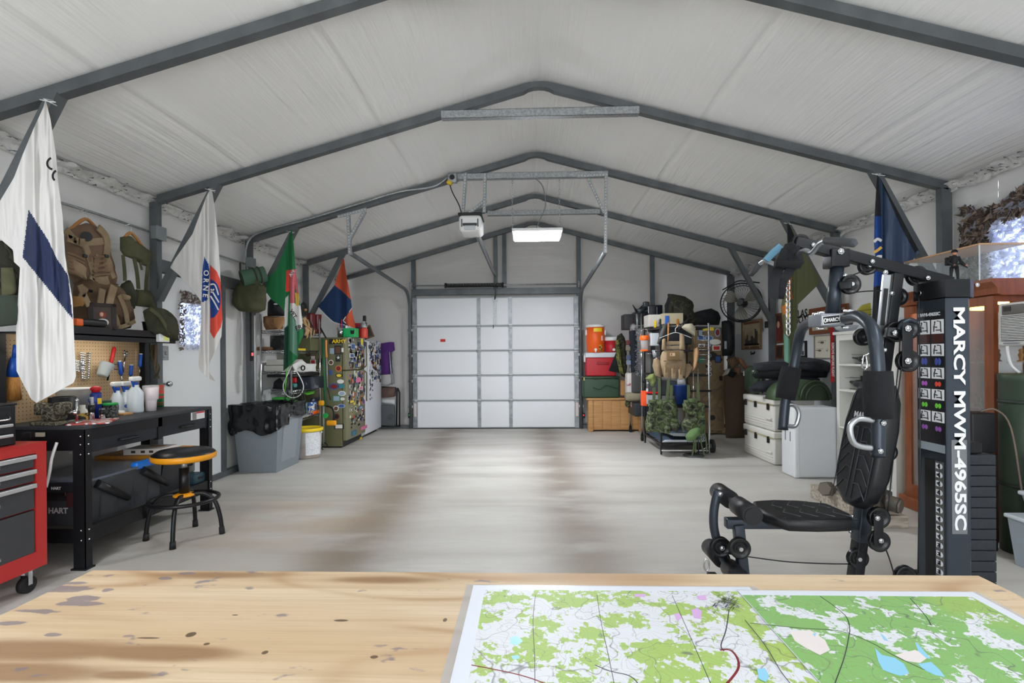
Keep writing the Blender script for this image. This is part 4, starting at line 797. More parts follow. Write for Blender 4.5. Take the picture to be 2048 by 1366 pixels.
b = B(); b.sph(c+Rf @ V((0, -.002, .012)), .024, 12, (1, .15, 1.1), Rf); b.build('photo_hair', M('photo_hair', (134, 66, 52), .5), t); b = B(); b.sph(c+Rf @ V((-.004, -.004, .014)), .014, 12, (.9, .15, 1.2), Rf); b.build('photo_face', M('photo_skin', (214, 170, 148), .5), t); b = B(); b.sph(c+Rf @ V((0, -.003, -.042)), .036, 12, (1, .1, .75), Rf); b.build('photo_shirt', M('photo_white', (224, 222, 220), .5), t)
t = sthing('camo_duffel', 'camouflage duffel on the shelf left of the tall flag', 'duffel', [(-30, 480), (10, 482), (26, 500), (30, 540), (40, 590), (38, 640), (-30, 650)], {'x': -3.05}, .1, camo_d, .02, 8, 9)
soft([(2, 535), (24, 535), (26, 590), (4, 592)], {'x': -2.95}, .04, .008, 10, 12, 12).build('pouch', olive, t); soft([(-30, 590), (30, 590), (36, 650), (-30, 656)], {'x': -2.95}, .07, .015, 8, 14, 12, seed=4).build('pocket', M('grey_green_cloth', (58, 68, 58), .9, bump=.2, bs=200), t)
q = P(152, 652, x=-3.02); t = thing('small_power_tool', 'small orange and black tool on the upper shelf', 'tool', q); b = B(); b.rbox(V((q.x, q.y, sz+.085)), (.06, .06, .05), .01); b.build('body', orange_p, t); b = B(); b.rbox(V((q.x, q.y+.12, sz+.09)), (.06, .22, .05), .02); b.build('head', blackp, t)
# ---------------------------------------------------------------- under the bench
zb = zs_
q = V((-2.90, 3.46, zb)); lidm = M('case_lid', (86, 92, 106), .25, coat=.3); t = thing('tool_chest', 'dark grey tool box lettered HART with blue handle bar', 'tool box', q)
xf = -2.73; b = B(); y0, y1 = 3.07, 3.70; b.prism([(-3.2, zb), (xf-.02, zb), (xf, zb+.27), (-3.2, zb+.27)], 'y', y0, y1); b.build('body', M('tote_grey', (58, 61, 65), .5), t)
for y in (3.17, 3.3, 3.44, 3.58): B().bx((xf-.03, y-.006, zb+.02), (xf-.006, y+.006, zb+.2)).build('rib', M('tote_rib', (50, 53, 57), .5), t)
B().bx((-3.22, y0-.0, zb+.27), (xf+.005, y1, zb+.285)).build('lid', lidm, t)
bl = M('bright_blue', (32, 124, 226), .4); B().rbox((xf-.02, 3.58, zb+.285), (.05, .25, .05), .012).build('handle', bl, t)
txt('lettering', 'HART', M('letter_grey', (190, 192, 196), .5), t, P(116, 1022, y=3.063), (1, 0, 0), (0, 0, 1), .048, bold=.03); txt('lettering', 'HART', M('letter_white', (226, 228, 230), .5), t, P(112, 977, y=3.063), (1, 0, .0), (0, 0, 1), .024, bold=.03)
B().rbox(P(145, 1000, y=3.062), (.07, .012, .09), .004).build('label', M('label_maroon', (66, 34, 38), .5), t); B().rbox(P(112, 988, y=3.06), (.14, .02, .03), .008).build('end_handle', blackp, t); B().bx((-3.21, 3.064, zb+.155), (xf-.006, 3.069, zb+.27)).build('end_panel', M('case_grey', (34, 36, 40), .5), t)
for y in (3.12, 3.5):
    b = B(); d = V((0, .25, -.16)); o = V((xf+.01, y, zb+.25)); b.tube([o, o+d*.5, o+d], [.028, .026, .02], 8); b.build('latch_arm', blackp, t)
q = V((-2.95, 3.9, zb)); t = thing('storage_tote', 'black storage tote with yellow lid on the lower shelf', 'tote', q)
b = B(); b.prism([(-3.2, zb), (-2.79, zb), (-2.75, zb+.27), (-3.24, zb+.27)], 'y', 3.75, 4.03); b.build('body', M('tote_black', (40, 42, 46), .5), t); B().rbox((-2.995, 3.90, zb+.29), (.54, .36, .035), .012).build('lid', M('lid_yellow', (206, 142, 40), .45, col2=(182, 124, 60), vs_=6), t)
q = V((-2.93, 3.86, zb+.308)); t = thing('flat_box', 'flat white printed box on the yellow lid', 'box', q); R = Matrix.Rotation(.1, 3, 'Z'); B().box(q+V((0, 0, .022)), (.28, .2, .044), R).build('carton', M('carton_white', (216, 212, 206), .6), t)
b = B()
for dx in (-.07, .0, .06): b.box(q+V((0, 0, .022))+R @ V((dx, -.1005, 0)), (.03, .001, .018), R)
b.build('print', M('print_dark', (60, 54, 50), .6), t, kind='stuff'); B().box(q+V((0, 0, .0445))+R @ V((.03, .02, 0)), (.12, .05, .001), R).build('print', M('print_orange', (190, 130, 84), .6), t)
for k, (dz, h, m, l, w) in enumerate(((0, .085, M('case_teal', (40, 66, 76), .45), 'teal blue flat tool case at the shelf end', .22), (.085, .12, M('case_silver', (126, 130, 132), .4, .4), 'grey drill case stacked on the lower shelf end', .3), (.205, .06, M('case_green', (34, 62, 52), .45), 'dark green case on top of the grey drill case', .3))):
    q = V((-2.95, 4.12, zb+dz)) if k else V((-2.80, 4.13, zb)); t = thing('tool_case', l, 'tool case', q); B().rbox(q+V((0, 0, h/2)), (w if k else .16, .14, h-.002), .016).build('shell', m, t); B().rbox(q+V((w/2 if k else .08, 0, h*.6)), (.014, .06, .02), .005).build('latch', blackp, t)
# ---------------------------------------------------------------- rucksack, bin
YB = 5.72; t = sthing('rucksack', 'olive rucksack hanging high on the wall with rolled mat', 'rucksack', [(470, 578), (482, 565), (510, 562), (530, 572), (533, 600), (531, 620), (515, 626), (480, 623), (467, 610)], {'y': YB}, .16, olive, .016, 8, 11)
c = P(483, 557, y=YB-.17); c2 = P(530, 548, y=YB-.02); mat_g = M('foam_green', (66, 96, 76), .8)
b = B(); d = (c2-c).normalized(); rr = .088
for k, r0 in enumerate((.088, .066)): b.cyl(c+d*.001*k, c2, r0, n=24, caps=False)
u = d.orthogonal().normalized(); w = d.cross(u); sp = [c+(u*math.cos(a)+w*math.sin(a))*(.04+.0075*a/ (2*math.pi)*1.0*6.28/6.28) for a in [i*.3 for i in range(130)]]
pr = [(.088, 0), (.04, 0), (.04, .02)]; b.lathe([(.04, .03), (.04, 0), (.088, 0)], c, 28, frame((0, 0, 0), u, d).to_3x3()); b.build('rolled_mat', mat_g, t)
for f_ in (.55, .75): B().tube([c+(c2-c)*f_+(u*math.cos(a)+w*math.sin(a))*.092 for a in [k*2*math.pi/20 for k in range(20)]], .009, 6, True).build('mat_strap', dk_olive, t)
for pl in (([(511, 560), (513, 575), (514, 590)]), ([(516, 562), (515, 580)]), ([(480, 525), (481, 548)])): strap([P(a, e_, y=YB-.2) for a, e_ in pl], .02, .005).build('strap', olive, t)
B().box(P(476, 590, y=YB-.16), (.01, .004, .035)).build('tag', white_p, t)
tx, ty0, ty1, th = (-3.235, -2.815), 5.58, 6.13, .72
t = thing('trash_can', 'grey plastic trash can lined with black bag', 'trash can', ((tx[0]+tx[1])/2, (ty0+ty1)/2, 0)); tg = M('bin_grey', (128, 136, 142), .5)
def cany(z, o=0): f = z/th*.05; return (tx[0]-f-o, tx[1]+f+o, ty0-f-o, ty1+f+o)
b = B(); a0, a1, b0, b1 = cany(0); c0, c1, d0, d1 = cany(th); b.add([(a0, b0, 0), (a1, b0, 0), (a1, b1, 0), (a0, b1, 0), (c0, d0, th), (c1, d0, th), (c1, d1, th), (c0, d1, th)], [(0, 1, 2, 3), (0, 1, 5, 4), (1, 2, 6, 5), (2, 3, 7, 6), (3, 0, 4, 7)]); b.build('can', tg, t)
b = B(); b.add([(tx[1]+.006+.002, ty0+.1, .1), (tx[1]+.008, ty1-.1, .1), (tx[1]+.045, ty1-.1, .56), (tx[1]+.045, ty0+.1, .56)], [(0, 1, 2, 3)]); b.build('side_recess', M('bin_grey_light', (142, 150, 156), .5), t)
def bag(u, v):
    a = u*2*math.pi; per = V((math.cos(a), math.sin(a), 0)); k = max(abs(per.x), abs(per.y)); sq = per/k
    drop = .16+.10*noise.noise(V((math.cos(a)*1.6, math.sin(a)*1.6, 3)))+(.10 if per.y < -.3 else 0); s_ = v
    if s_ < .35: rad = .55+.5*s_/.35; z = th-.06+.10*math.sin(s_/.35*math.pi/2)
    else: q_ = (s_-.35)/.65; rad = 1.06+.03*q_; z = th+.04-drop*q_
    wv = .02*noise.noise(V((a*4, v*4, 1)))+.012*noise.noise(V((a*11, v*9, 5)))
    return V(((tx[0]+tx[1])/2+sq.x*((tx[1]-tx[0])/2+.05)*rad+per.x*wv, (ty0+ty1)/2+sq.y*((ty1-ty0)/2+.05)*rad+per.y*wv, z+wv*.8))
B().grid(bag, 72, 22).build('bin_bag', M('bin_bag', (18, 19, 21), .22), t)
soft([(458, 845), (470, 838), (478, 850), (474, 868), (464, 872), (459, 862)], {'y': 5.55}, .05, .02, 14, 12, 12).build('bag_tail', M('bin_bag'), t)
# ---------------------------------------------------------------- wire shelf
wx0, wx1, wy0_, wy1_ = -3.31, -2.93, 6.2, 7.06; lev = [1.615, 1.37, 1.11, .86, .50]
t = thing('wire_shelf', 'chrome wire shelving unit between the trash can and green refrigerator', 'shelving', ((wx0+wx1)/2, (wy0_+wy1_)/2, 0))
for x in (wx0, wx1):
    for y in (wy0_, wy1_):
        top = 1.82 if not (x == wx1 and y == wy0_) else 1.12
        B().cyl((x, y, 0.0), (x, y, top), .0125, n=12).build('post', chrome, t)
for z in lev:
    b = B()
    for x in (wx0, wx1):
        b.cyl((x, wy0_, z), (x, wy1_, z), .004, n=6); b.cyl((x, wy0_, z-.028), (x, wy1_, z-.028), .004, n=6); n = 18
        b.tube([(x, wy0_+(wy1_-wy0_)*i/n, z-.028*(i % 2)) for i in range(n+1)], .003, 5)
    for y in (wy0_, wy1_):
        b.cyl((wx0, y, z), (wx1, y, z), .004, n=6); b.cyl((wx0, y, z-.028), (wx1, y, z-.028), .004, n=6); n = 10
        b.tube([(wx0+(wx1-wx0)*i/n, y, z-.028*(i % 2)) for i in range(n+1)], .003, 5)
    for i in range(1, 34): y = wy0_+(wy1_-wy0_)*i/34; b.cyl((wx0, y, z), (wx1, y, z), .002, n=5)
    b.build('wire_deck', chrome, t)
def sbox(name, label, cat, x, y, z, d, m, r=.008, part='body', R=None):
    q = V((x, y, z)); t = thing(name, label, cat, q); B().rbox(q+V((0, 0, d[2]/2+.003)), d, r, R).build(part, m, t); return t
L1, L2, L3, L4, L5 = lev
t = sthing('messenger_bag', 'black bag with white logo on the wire shelf top', 'bag', [(535, 632), (538, 605), (545, 597), (572, 612), (572, 632)], {'y': 6.25}, .10, M('shiny_black_cloth', (20, 22, 26), .5), .008, 8, 2); b = B(); b.sph(P(552, 608, y=6.14), .02, 10, (1.6, .2, .5)); b.build('logo', white_p, t)
t = sthing('leather_folder', 'stack of tan leather folders on the top wire shelf', 'folder', [(528, 634), (534, 632), (566, 634), (566, 658), (532, 660), (529, 648)], {'y': 6.3}, .12, M('leather_tan', (132, 94, 62), .6, bump=.4, bs=40), .02, 14, 6)
soft([(546, 635), (570, 633), (568, 648), (559, 660), (549, 652)], {'y': 6.18}, .02, .004, 6, 12, 12).build('flap', M('leather_light', (172, 126, 82), .6), t)
q = V((-3.02, 6.9, L1)); t = thing('boots', 'pair of oxblood red leather boots on the top wire shelf', 'boots', q)
for k, xx in enumerate((-3.08, -2.98)):
    q2 = P(622 if k == 0 else 635, 650, x=-2.99); o = V((-2.99, q2.y, L1+.003)); b = B(); b.lathe([(.05, .0), (.06, .03), (.05, .09), (.047, .16), (.056, .25), (.058, .27), (.05, .265)], o, 20); b.rbox(o+V((.02, -.07, .035)), (.085, .17, .07), .03); b.build('boot', M('oxblood', (104, 22, 24), .3, coat=.3), t)
t = thing('rope_bundle', 'hanging bundle of tan cotton gloves and rope', 'rope', P(620, 675, x=-2.92)); rnd = random.Random(5)
for k in range(11):
    a, c_ = rnd.uniform(606, 614), rnd.uniform(610, 628); B().tube(smooth_path([P(a-2, 634+k, x=-2.93), P(a+rnd.uniform(-2, 8), 648+rnd.uniform(-5, 5), x=-2.91+.004*k), P(c_, 664+rnd.uniform(-4, 6), x=-2.9), P(c_+rnd.uniform(-4, 2), 674+rnd.uniform(-4, 3), x=-2.91)], 4), [.012+.004*math.sin(i) for i in range(13)], 7).build('strand', M('cotton_tan', (200, 168, 124), .9, bump=.3, bs=200), t)
B().tube(smooth_path([P(618, 640, x=-2.86), P(626, 655, x=-2.86), P(625, 670, x=-2.87)], 4), .008, 6).build('tie', blackp, t)
t = sthing('small_statue', 'black topped wooden figure on the wire shelf top', 'figure', [(602, 608), (606, 604), (612, 610), (613, 631), (604, 632)], {'x': -2.99}, .04, blackp, .004, 8, 1, part='cap'); B().sph(P(611, 620, x=-2.95), .02, 12).build('head', wood_l, t)
sbox('framed_tray', 'black framed tray standing on the second wire shelf', 'tray', -3.16, 6.35, L2, (.20, .05, .19), M('tray_black', (28, 30, 30), .4, col2=(90, 88, 82), vs_=9, thr=(.5, .7)))
t = sbox('cap', 'brown cap lying on the second wire shelf', 'cap', -3.29, 6.26, L2, (.16, .12, .045), M('cap_brown', (110, 78, 54), .8), .02)
sbox('ammo_box', 'olive ammunition box on the second wire shelf', 'box', -3.02, 6.82, L2, (.26, .3, .17), M('ammo_green', (92, 94, 66), .5)); sbox('yellow_level', 'yellow tool bar lying on the second wire shelf', 'level', -2.97, 6.72, L2, (.03, .5, .028), yellow_p, .005)
sbox('file_drawer', 'white file drawer, lower of two on the third wire shelf', 'drawer box', -3.15, 6.5, L3, (.3, .5, .07), M('file_white', (190, 188, 180), .5)); sbox('file_drawer', 'white file drawer, upper of two on the third wire shelf', 'drawer box', -3.15, 6.5, L3+.075, (.26, .46, .07), M('file_white'))
t = sthing('paper_sheets', 'crumpled white sheet hanging over the third wire shelf', 'paper', [(584, 730), (600, 719), (612, 729), (628, 727), (631, 744), (616, 741), (590, 745)], {'x': -2.95}, .05, M('sheet_white', (226, 226, 222), .7), .02, 9, 2); 
b = B(); c = P(606, 736, x=-2.87); b.tube([c+V((0, .05*math.cos(a), .028*math.sin(a))) for a in [k*2*math.pi/20 for k in range(20)]], .009, 6, True); b.build('headband', blackp, label='black headband resting on the white sheet', cat='headband')
sbox('black_tray', 'long black tray under the third wire shelf', 'tray', -3.08, 6.62, L3-.075, (.34, .8, .035), blackp)
sbox('drawer_organizer', 'dark drawer cabinet with clear front on the fourth wire shelf', 'organizer', -3.0, 6.8, L4, (.3, .4, .16), M('organizer', (40, 46, 56), .3, col2=(120, 124, 128), vs_=10, thr=(.6, .7)), .01)
sbox('red_clip', 'small red plastic clip on the fourth wire shelf', 'clip', -2.97, 6.36, L4+.10, (.06, .04, .07), red_p, .01); 
t = sthing('black_sack', 'black rumpled sack on the fourth wire shelf', 'bag', [(545, 778), (552, 762), (560, 756), (568, 765), (574, 778)], {'y': 6.28}, .08, blk_cloth, .02, 12, 3)
q = P(588, 771, y=6.25); b = B(); b.cyl(q+V((-.03, 0, 0)), q+V((.03, 0, 0)), .025); b.build('teal_reel', M('teal_plastic', (70, 140, 134), .4), label='small teal plastic cylinder on the wire shelf', cat='reel')
q = P(632, 770, x=-2.96); t = thing('owl_toy', 'small tan owl figure on the fourth wire shelf', 'toy', q); b = B(); b.sph(q, .035, 12, (1, .8, .8)); b.build('body', M('owl_tan', (186, 156, 104), .8), t); b = B(); b.sph(q+V((.0, -.03, .005)), .014, 8); b.sph(q+V((.03, -.03, .005)), .014, 8); b.build('eyes', white_p, t, kind='stuff')
q = V((-3.16, 6.44, L5)); t = thing('bucket', 'bright green bucket on the lowest wire shelf', 'bucket', q); B().lathe([(0, 0), (.11, 0), (.13, .25), (.138, .255), (.138, .27), (.13, .27), (.11, .02), (0, .02)], q+V((0, 0, .0)), 28).build('body', M('bucket_green', (70, 176, 70), .45), t)
t = sthing('plastic_sheeting', 'clear crumpled plastic wrap hanging at the shelf side', 'plastic', [(526, 780), (542, 778), (546, 815), (524, 818)], {'y': 6.22}, .05, M('wrap', (206, 208, 206), .2, alpha=.45), .02, 12, 3)
q = V((-2.95, 6.22, L5)); t = sthing('watering_bottle', 'lime green sprayer jug on the lowest wire shelf', 'jug', [(588, 802), (594, 800), (601, 808), (597, 822), (596, 838), (584, 839), (583, 825)], {'y': 6.16}, .05, lime, .002, 4, 1); 
t = sthing('garden_trowel', 'dark green hand tool beside the lime jug', 'tool', [(600, 802), (604, 800), (605, 814), (602, 832), (598, 830)], {'y': 6.2}, .02, M('deep_green', (24, 96, 70), .5), .002, 4, 2)
sbox('snack_bag', 'blue and white packet on the lowest wire shelf', 'packet', -2.97, P(625, 815, x=-2.97).y, L5, (.07, .16, .17), M('packet_blue', (60, 110, 190), .4, col2=[(232, 232, 226), (50, 100, 190), (236, 200, 90), (36, 70, 150)], vs_=9, thr=(.36, .64)), .02)
sbox('clear_bin', 'clear plastic bin of blue things on the lowest wire shelf', 'bin', -3.1, 6.75, L5, (.18, .45, .16), M('bin_clear', (92, 120, 150), .25, col2=(180, 190, 190), vs_=12, thr=(.4, .6)), .012)
sbox('orange_packet', 'orange packet lying on the lowest wire shelf', 'packet', -2.95, P(630, 826, x=-2.95).y, L5, (.04, .2, .05), orange_p, .01)
t = sthing('lime_hose', 'lime green plastic scoop lying on the wire shelf', 'scoop', [(607, 786), (616, 782), (630, 781), (627, 787), (614, 790)], {'x': -2.99}, .02, lime, .002, 5, 2)
sbox('patterned_case', 'dark patterned glasses case on the wire shelf', 'case', -2.98, P(630, 794, x=-2.98).y, L5+.17, (.05, .2, .05), M('patterned', (32, 36, 52), .5, col2=(140, 140, 150), vs_=30, thr=(.6, .65)), .015)
# landing net, hung on the near post
c = P(586, 771, y=6.13); t = thing('landing_net', 'teardrop landing net with lime green handle', 'net', P(586, 740, y=6.13)); 
pts = [P(a, e_, y=6.12) for a, e_ in ((583, 732), (574, 752), (567, 768), (568, 782), (577, 793), (590, 795), (602, 788), (607, 774), (603, 760), (594, 744), (585, 732))]; B().tube(smooth_path(pts, 5), .006, 6).build('hoop', white_p, t)
B().tube([P(577, 706, y=6.12), P(572, 760, y=6.12), P(570, 782, y=6.12)], .007, 6).build('handle', lime, t)
rnd = random.Random(4); b = B()
for k in range(26): a, e_ = rnd.uniform(570, 605), rnd.uniform(768, 790); b.tube([P(a, e_, y=6.11), P(a+rnd.uniform(-9, 9), e_+rnd.uniform(8, 34), y=6.13), P(a+rnd.uniform(-9, 9), e_+rnd.uniform(20, 50), y=6.14)], .0025, 4)
b.build('mesh_bag', M('net_dark', (32, 44, 36), .8), t, kind='stuff')
# poles leaning on the fridge
t = thing('pole_saw', 'orange handled pole saw leaning against the green refrigerator', 'pole saw', P(650, 900, y=7.0)); y_ = 6.98
B().tube([P(641, 656, y=y_), P(652, 676, y=y_)], .012, 8).build('tip', blackp, t); B().tube([P(652, 680, y=y_), P(652, 700, y=y_), P(653, 715, y=y_)], [.016, .013, .016], 10).build('grip', M('handle_orange', (224, 150, 84), .5), t); B().tube([P(653, 715, y=y_), P(655, 775, y=y_)], .010, 8).build('shaft', galv, t)
B().tube(smooth_path([P(655, 775, y=y_), P(658, 786, y=y_), P(661, 800, y=y_)], 4), .008, 6).build('cord', blackp, t)
t = thing('trimmer', 'green string trimmer pole with yellow grips', 'trimmer', P(648, 900, y=6.95)); y_ = 6.93
B().tube([P(646, 678, y=y_), P(650, 812, y=y_)], .014, 10).build('upper_shaft', M('pole_green', (24, 96, 62), .4), t); B().tube([P(647, 812, y=y_), P(647, 888, y=y_)], .012, 8).build('lower_shaft', M('pole_grey', (150, 156, 148), .4, .4), t)
for a, e_, w in ((643, 806, .07), (663, 846, .13)): b = B(); b.rbox(P(a, e_, y=y_-.03), (w, .06, .07), .02); b.build('grip', M('grip_orange', (236, 160, 26), .4), t)
b = B(); c = P(652, 831, y=y_-.03); b.cyl(c, c+V((0, -.03, 0)), .035); b.build('reel', green_p, t); b = B(); c = P(649, 893, y=y_); b.tube([c+V((.045*math.cos(a), 0, .05*math.sin(a))) for a in [k*.6 for k in range(8)]], .009, 6); b.build('hook', blackp, t)
B().tube(smooth_path([P(652, 812, y=y_), P(664, 816, y=y_), P(668, 830, y=y_-.02), P(666, 846, y=y_)], 4), .014, 8).build('hose', blackp, t)
# white bucket with yellow lid
q = V((-2.85, 6.47, 0)); t = thing('clear_pail', 'clear plastic pail with yellow lid on the floor', 'pail', q)
B().lathe([(0, .003), (.15, .003), (.16, .02), (.175, .34), (.18, .35)], q, 32).build('pail', M('pail_cloudy', (200, 200, 198), .3, col2=(170, 150, 138), vs_=5, thr=(.45, .65)), t); B().lathe([(.182, .34), (.19, .345), (.19, .375), (.17, .385), (.165, .375), (0, .375)], q, 32).build('lid', yellow_p, t)
B().lathe([(.1705, .05), (.178, .33)], q, 14, a0=-1.3, a1=-.1).build('label', M('pail_label', (226, 228, 230), .5, col2=(160, 164, 170), vs_=60, stretch=(1, 1, 6), thr=(.55, .6)), t); B().tube([q+V((.18, -.02, .335)), q+V((.21, -.05, .33)), q+V((.2, -.07, .33))], .008, 6).build('handle', white_p, t)
t = thing('hand_truck', 'folded black hand truck behind the trash can', 'hand truck', V((-2.74, 6.2, 0)))
for k, a in enumerate(((576, 845, 575, 912), (582, 842, 581, 915))): B().tube([P(a[0], a[1], y=6.24), P(a[2], a[3], y=6.24)], .012, 8).build('rail', blackm, t)
c = P(584, 918, y=6.22); B().cyl(c+V((-.02, 0, 0)), c+V((.02, 0, 0)), .05, n=20).build('wheel', rubber, t); B().rbox(P(580, 848, y=6.22), (.02, .02, .07), .004).build('sticker', yellow_p, t); B().rbox(P(578, 905, y=6.23), (.05, .03, .08), .01).build('hub', blackp, t)
# ---------------------------------------------------------------- green refrigerator
fg = M('fridge_olive', (108, 107, 78), .42, col2=(101, 100, 72), vs_=3); fx0, fx1, fy0, fy1, fh = -3.30, -2.64, 7.12, 7.94, 1.565
t = thing('refrigerator', 'olive green refrigerator covered with stickers and magnets', 'refrigerator', ((fx0+fx1)/2, (fy0+fy1)/2, 0)); FG = t
B().rbox(((fx0+fx1)/2, (fy0+fy1)/2, (fh+.02)/2), (fx1-fx0, fy1-fy0, fh-.02), .01).build('cabinet', fg, t)
zf = P(694, 741, y=fy0).z
for z0, z1 in ((.10, zf-.005), (zf+.005, fh)): B().rbox((fx1+.035, (fy0+fy1)/2, (z0+z1)/2), (.06, fy1-fy0, z1-z0), .014).build('door', M('fridge_olive_door', (124, 122, 94), .4), t)
B().bx((fx1-.03, fy0+.02, .01), (fx1+.0, fy1-.02, .085)).build('kick_grille', blackm, t); B().bx((fx0+.05, fy0+.03, 0), (fx1-.03, fy0+.07, .02)).build('foot', blackp, t); B().bx((fx1-.06, fy1-.07, 0), (fx1+.02, fy1-.03, .03)).build('foot', yellow_p, t)
B().tube(arc_corner([(fx1+.07, fy1-.04, zf+.03), (fx1+.1, fy1-.04, zf+.05), (fx1+.1, fy1-.04, zf+.42)], .02), .011, 8).build('handle', fg, t); B().tube(arc_corner([(fx1+.07, fy1-.04, zf-.03), (fx1+.1, fy1-.04, zf-.05), (fx1+.1, fy1-.04, zf-.5)], .02), .011, 8).build('handle', fg, t)
PAL = [(226, 224, 216), (60, 90, 150), (190, 50, 44), (34, 36, 40), (232, 208, 60), (70, 130, 90), (214, 120, 60), (150, 170, 190), (96, 70, 54), (224, 120, 160), (60, 130, 140), (120, 40, 40)]
def PM(i): return M('sticker_%d' % i, PAL[i], .5)
def stick(par, px, py, w, h, i, shape='o', y=None, x=None, j=None, n=0):   # flat printed sticker; ring colour i, centre colour j
    c = P(px, py, y=y) if y is not None else P(px, py, x=x); k = w/2, h/2
    for s_, (ci, sc_) in enumerate(((i, 1), (j, .72)) if j is not None else ((i, 1),)):
        pts = [(k[0]*sc_*math.cos(a), k[1]*sc_*math.sin(a)) for a in [q_*2*math.pi/16 for q_ in range(16)]] if shape == 'o' else [(-k[0]*sc_, -k[1]*sc_), (k[0]*sc_, -k[1]*sc_), (k[0]*sc_, k[1]*sc_), (-k[0]*sc_, k[1]*sc_)]
        b = B(); o = .0015+s_*.001
        if y is not None: b.prism([(c.x+p[0], c.z+p[1]) for p in pts], 'y', y-o, y)
        else: b.prism([(c.y+p[0], c.z+p[1]) for p in pts], 'x', x, x+(o if x < 0 else -o))
        b.build('sticker', PM(ci), par)
ys_ = fy0-.001
stick(FG, 672, 683, .20, .075, 3, 'r', y=ys_); txt('lettering', 'ARMY', yellow_p, FG, P(678, 683, y=ys_-.004), (1, 0, 0), (0, 0, 1), .075, bold=.02)
stick(FG, 676, 700, .10, .13, 3, 'r', y=ys_, j=8); stick(FG, 664, 702, .06, .08, 7, 'r', y=ys_); stick(FG, 676, 717, .07, .09, 3, 'r', y=ys_); stick(FG, 685, 700, .03, .06, 0, 'r', y=ys_)
b = B(); c = P(676.5, 716, y=ys_-.003); b.prism([(c.x+.028*(1 if k % 2 == 0 else .42)*math.sin(k*math.pi/5), c.z+.006+.028*(1 if k % 2 == 0 else .42)*math.cos(k*math.pi/5)) for k in range(10)], 'y', ys_-.0035, ys_-.002); b.build('star', paper, FG)
for a in ((662, 725, .075, .075, 0, 'o', 8), (677, 737, .09, .09, 6, 'o', 11), (678, 751, .10, .06, 3, 'o', 4), (681, 763, .10, .06, 0, 'o', None), (683, 772, .09, .07, 10, 'o', None), (668, 773, .15, .09, 1, 'o', 11), (684, 787, .11, .075, 0, 'o', 7), (673, 797, .12, .09, 5, 'r', 7), (685, 798, .07, .045, 0, 'o', None), (683, 812, .11, .06, 7, 'o', 1), (672, 817, .08, .08, 0, 'o', 8), (673, 833, .09, .08, 11, 'o', 3), (678, 853, .14, .075, 3, 'r', 0), (661, 745, .05, .07, 1, 'r', None), (632, 680, .07, .06, 3, 'r', None), (616, 708, .07, .07, 3, 'o', 8), (626, 715, .08, .06, 11, 'r', 0), (626, 724, .08, .07, 0, 'r', 2), (640, 723, .06, .08, 3, 'r', None), (612, 686, .08, .08, 1, 'o', 7)): stick(FG, a[0], a[1], a[2], a[3], a[4], a[5], y=ys_, j=a[6])
rnd = random.Random(11); xd = fx1+.066
def magnets(par, pxr, pyr, n, x, smin, smax, dens=None, pal=(0, 0, 0, 3, 7, 7, 1, 2, 4, 5, 6, 8, 9)):
    for k in range(n):
        px, py = rnd.uniform(*pxr), rnd.uniform(*pyr)
        if dens and not dens(px, py): continue
        stick(par, px, py, rnd.uniform(smin, smax), rnd.uniform(smin*.7, smax*.8), rnd.choice(pal), rnd.choice('rro'), x=x, j=rnd.choice((None, 0, 3, 1, 8)))
magnets(FG, (698, 730), (679, 736), 90, xd, .05, .11); magnets(FG, (698, 730), (746, 808), 70, xd, .05, .11); magnets(FG, (700, 730), (812, 846), 26, xd, .03, .08)
for a in ((724, 683, .12, .10, 4, 'o', None), (706, 693, .17, .09, 7, 'r', 1), (704, 711, .2, .06, 0, 'r', 1), (717, 760, .22, .07, 9, 'r', None), (704, 803, .22, .05, 3, 'r', 4), (722, 815, .22, .05, 1, 'o', 7), (711, 817, .1, .07, 0, 'o', 3), (708, 866, .2, .07, 1, 'r', 10), (728, 855, .3, .05, 9, 'r', None), (722, 776, .18, .05, 0, 'r', 9)): stick(FG, *a[:6], x=xd+.003, j=a[6])
for k, (a, e_) in enumerate(((712, 833), (720, 831), (726, 829), (716, 836), (724, 834), (705, 838), (713, 841), (721, 838), (728, 840), (704, 848), (710, 847), (718, 849), (703, 855))): stick(FG, a, e_, .09 if k % 2 else .06, .03, 3, 'r', x=xd+.001)
# white refrigerator
wf = M('fridge_white', (222, 224, 230), .35); t = thing('refrigerator', 'white refrigerator dotted with small dark magnets beside green one', 'refrigerator', (-2.95, 8.4, 0))
B().rbox((-2.97, 8.40, .79), (.66, .86, 1.52), .01).build('cabinet', wf, t); B().rbox((-2.61, 8.40, .80), (.06, .86, 1.48), .014).build('door', wf, t); B().bx((-2.98, 8.0, 0), (-2.66, 8.8, .035)).build('kick_grille', blackm, t)
B().tube(arc_corner([(-2.58, 8.03, 1.35), (-2.545, 8.03, 1.33), (-2.545, 8.03, .75), (-2.58, 8.03, .73)], .02), .013, 8).build('handle', white_p, t)
magnets(t, (738, 761), (685, 762), 130, -2.579, .04, .085, lambda a, c: c < 775-(a-738)*.6 and rnd.random() < .95, (3, 3, 3, 8, 3, 7, 1, 2, 4, 5)); magnets(t, (737, 746), (764, 800), 16, -2.579, .03, .06, None, (3, 3, 8))
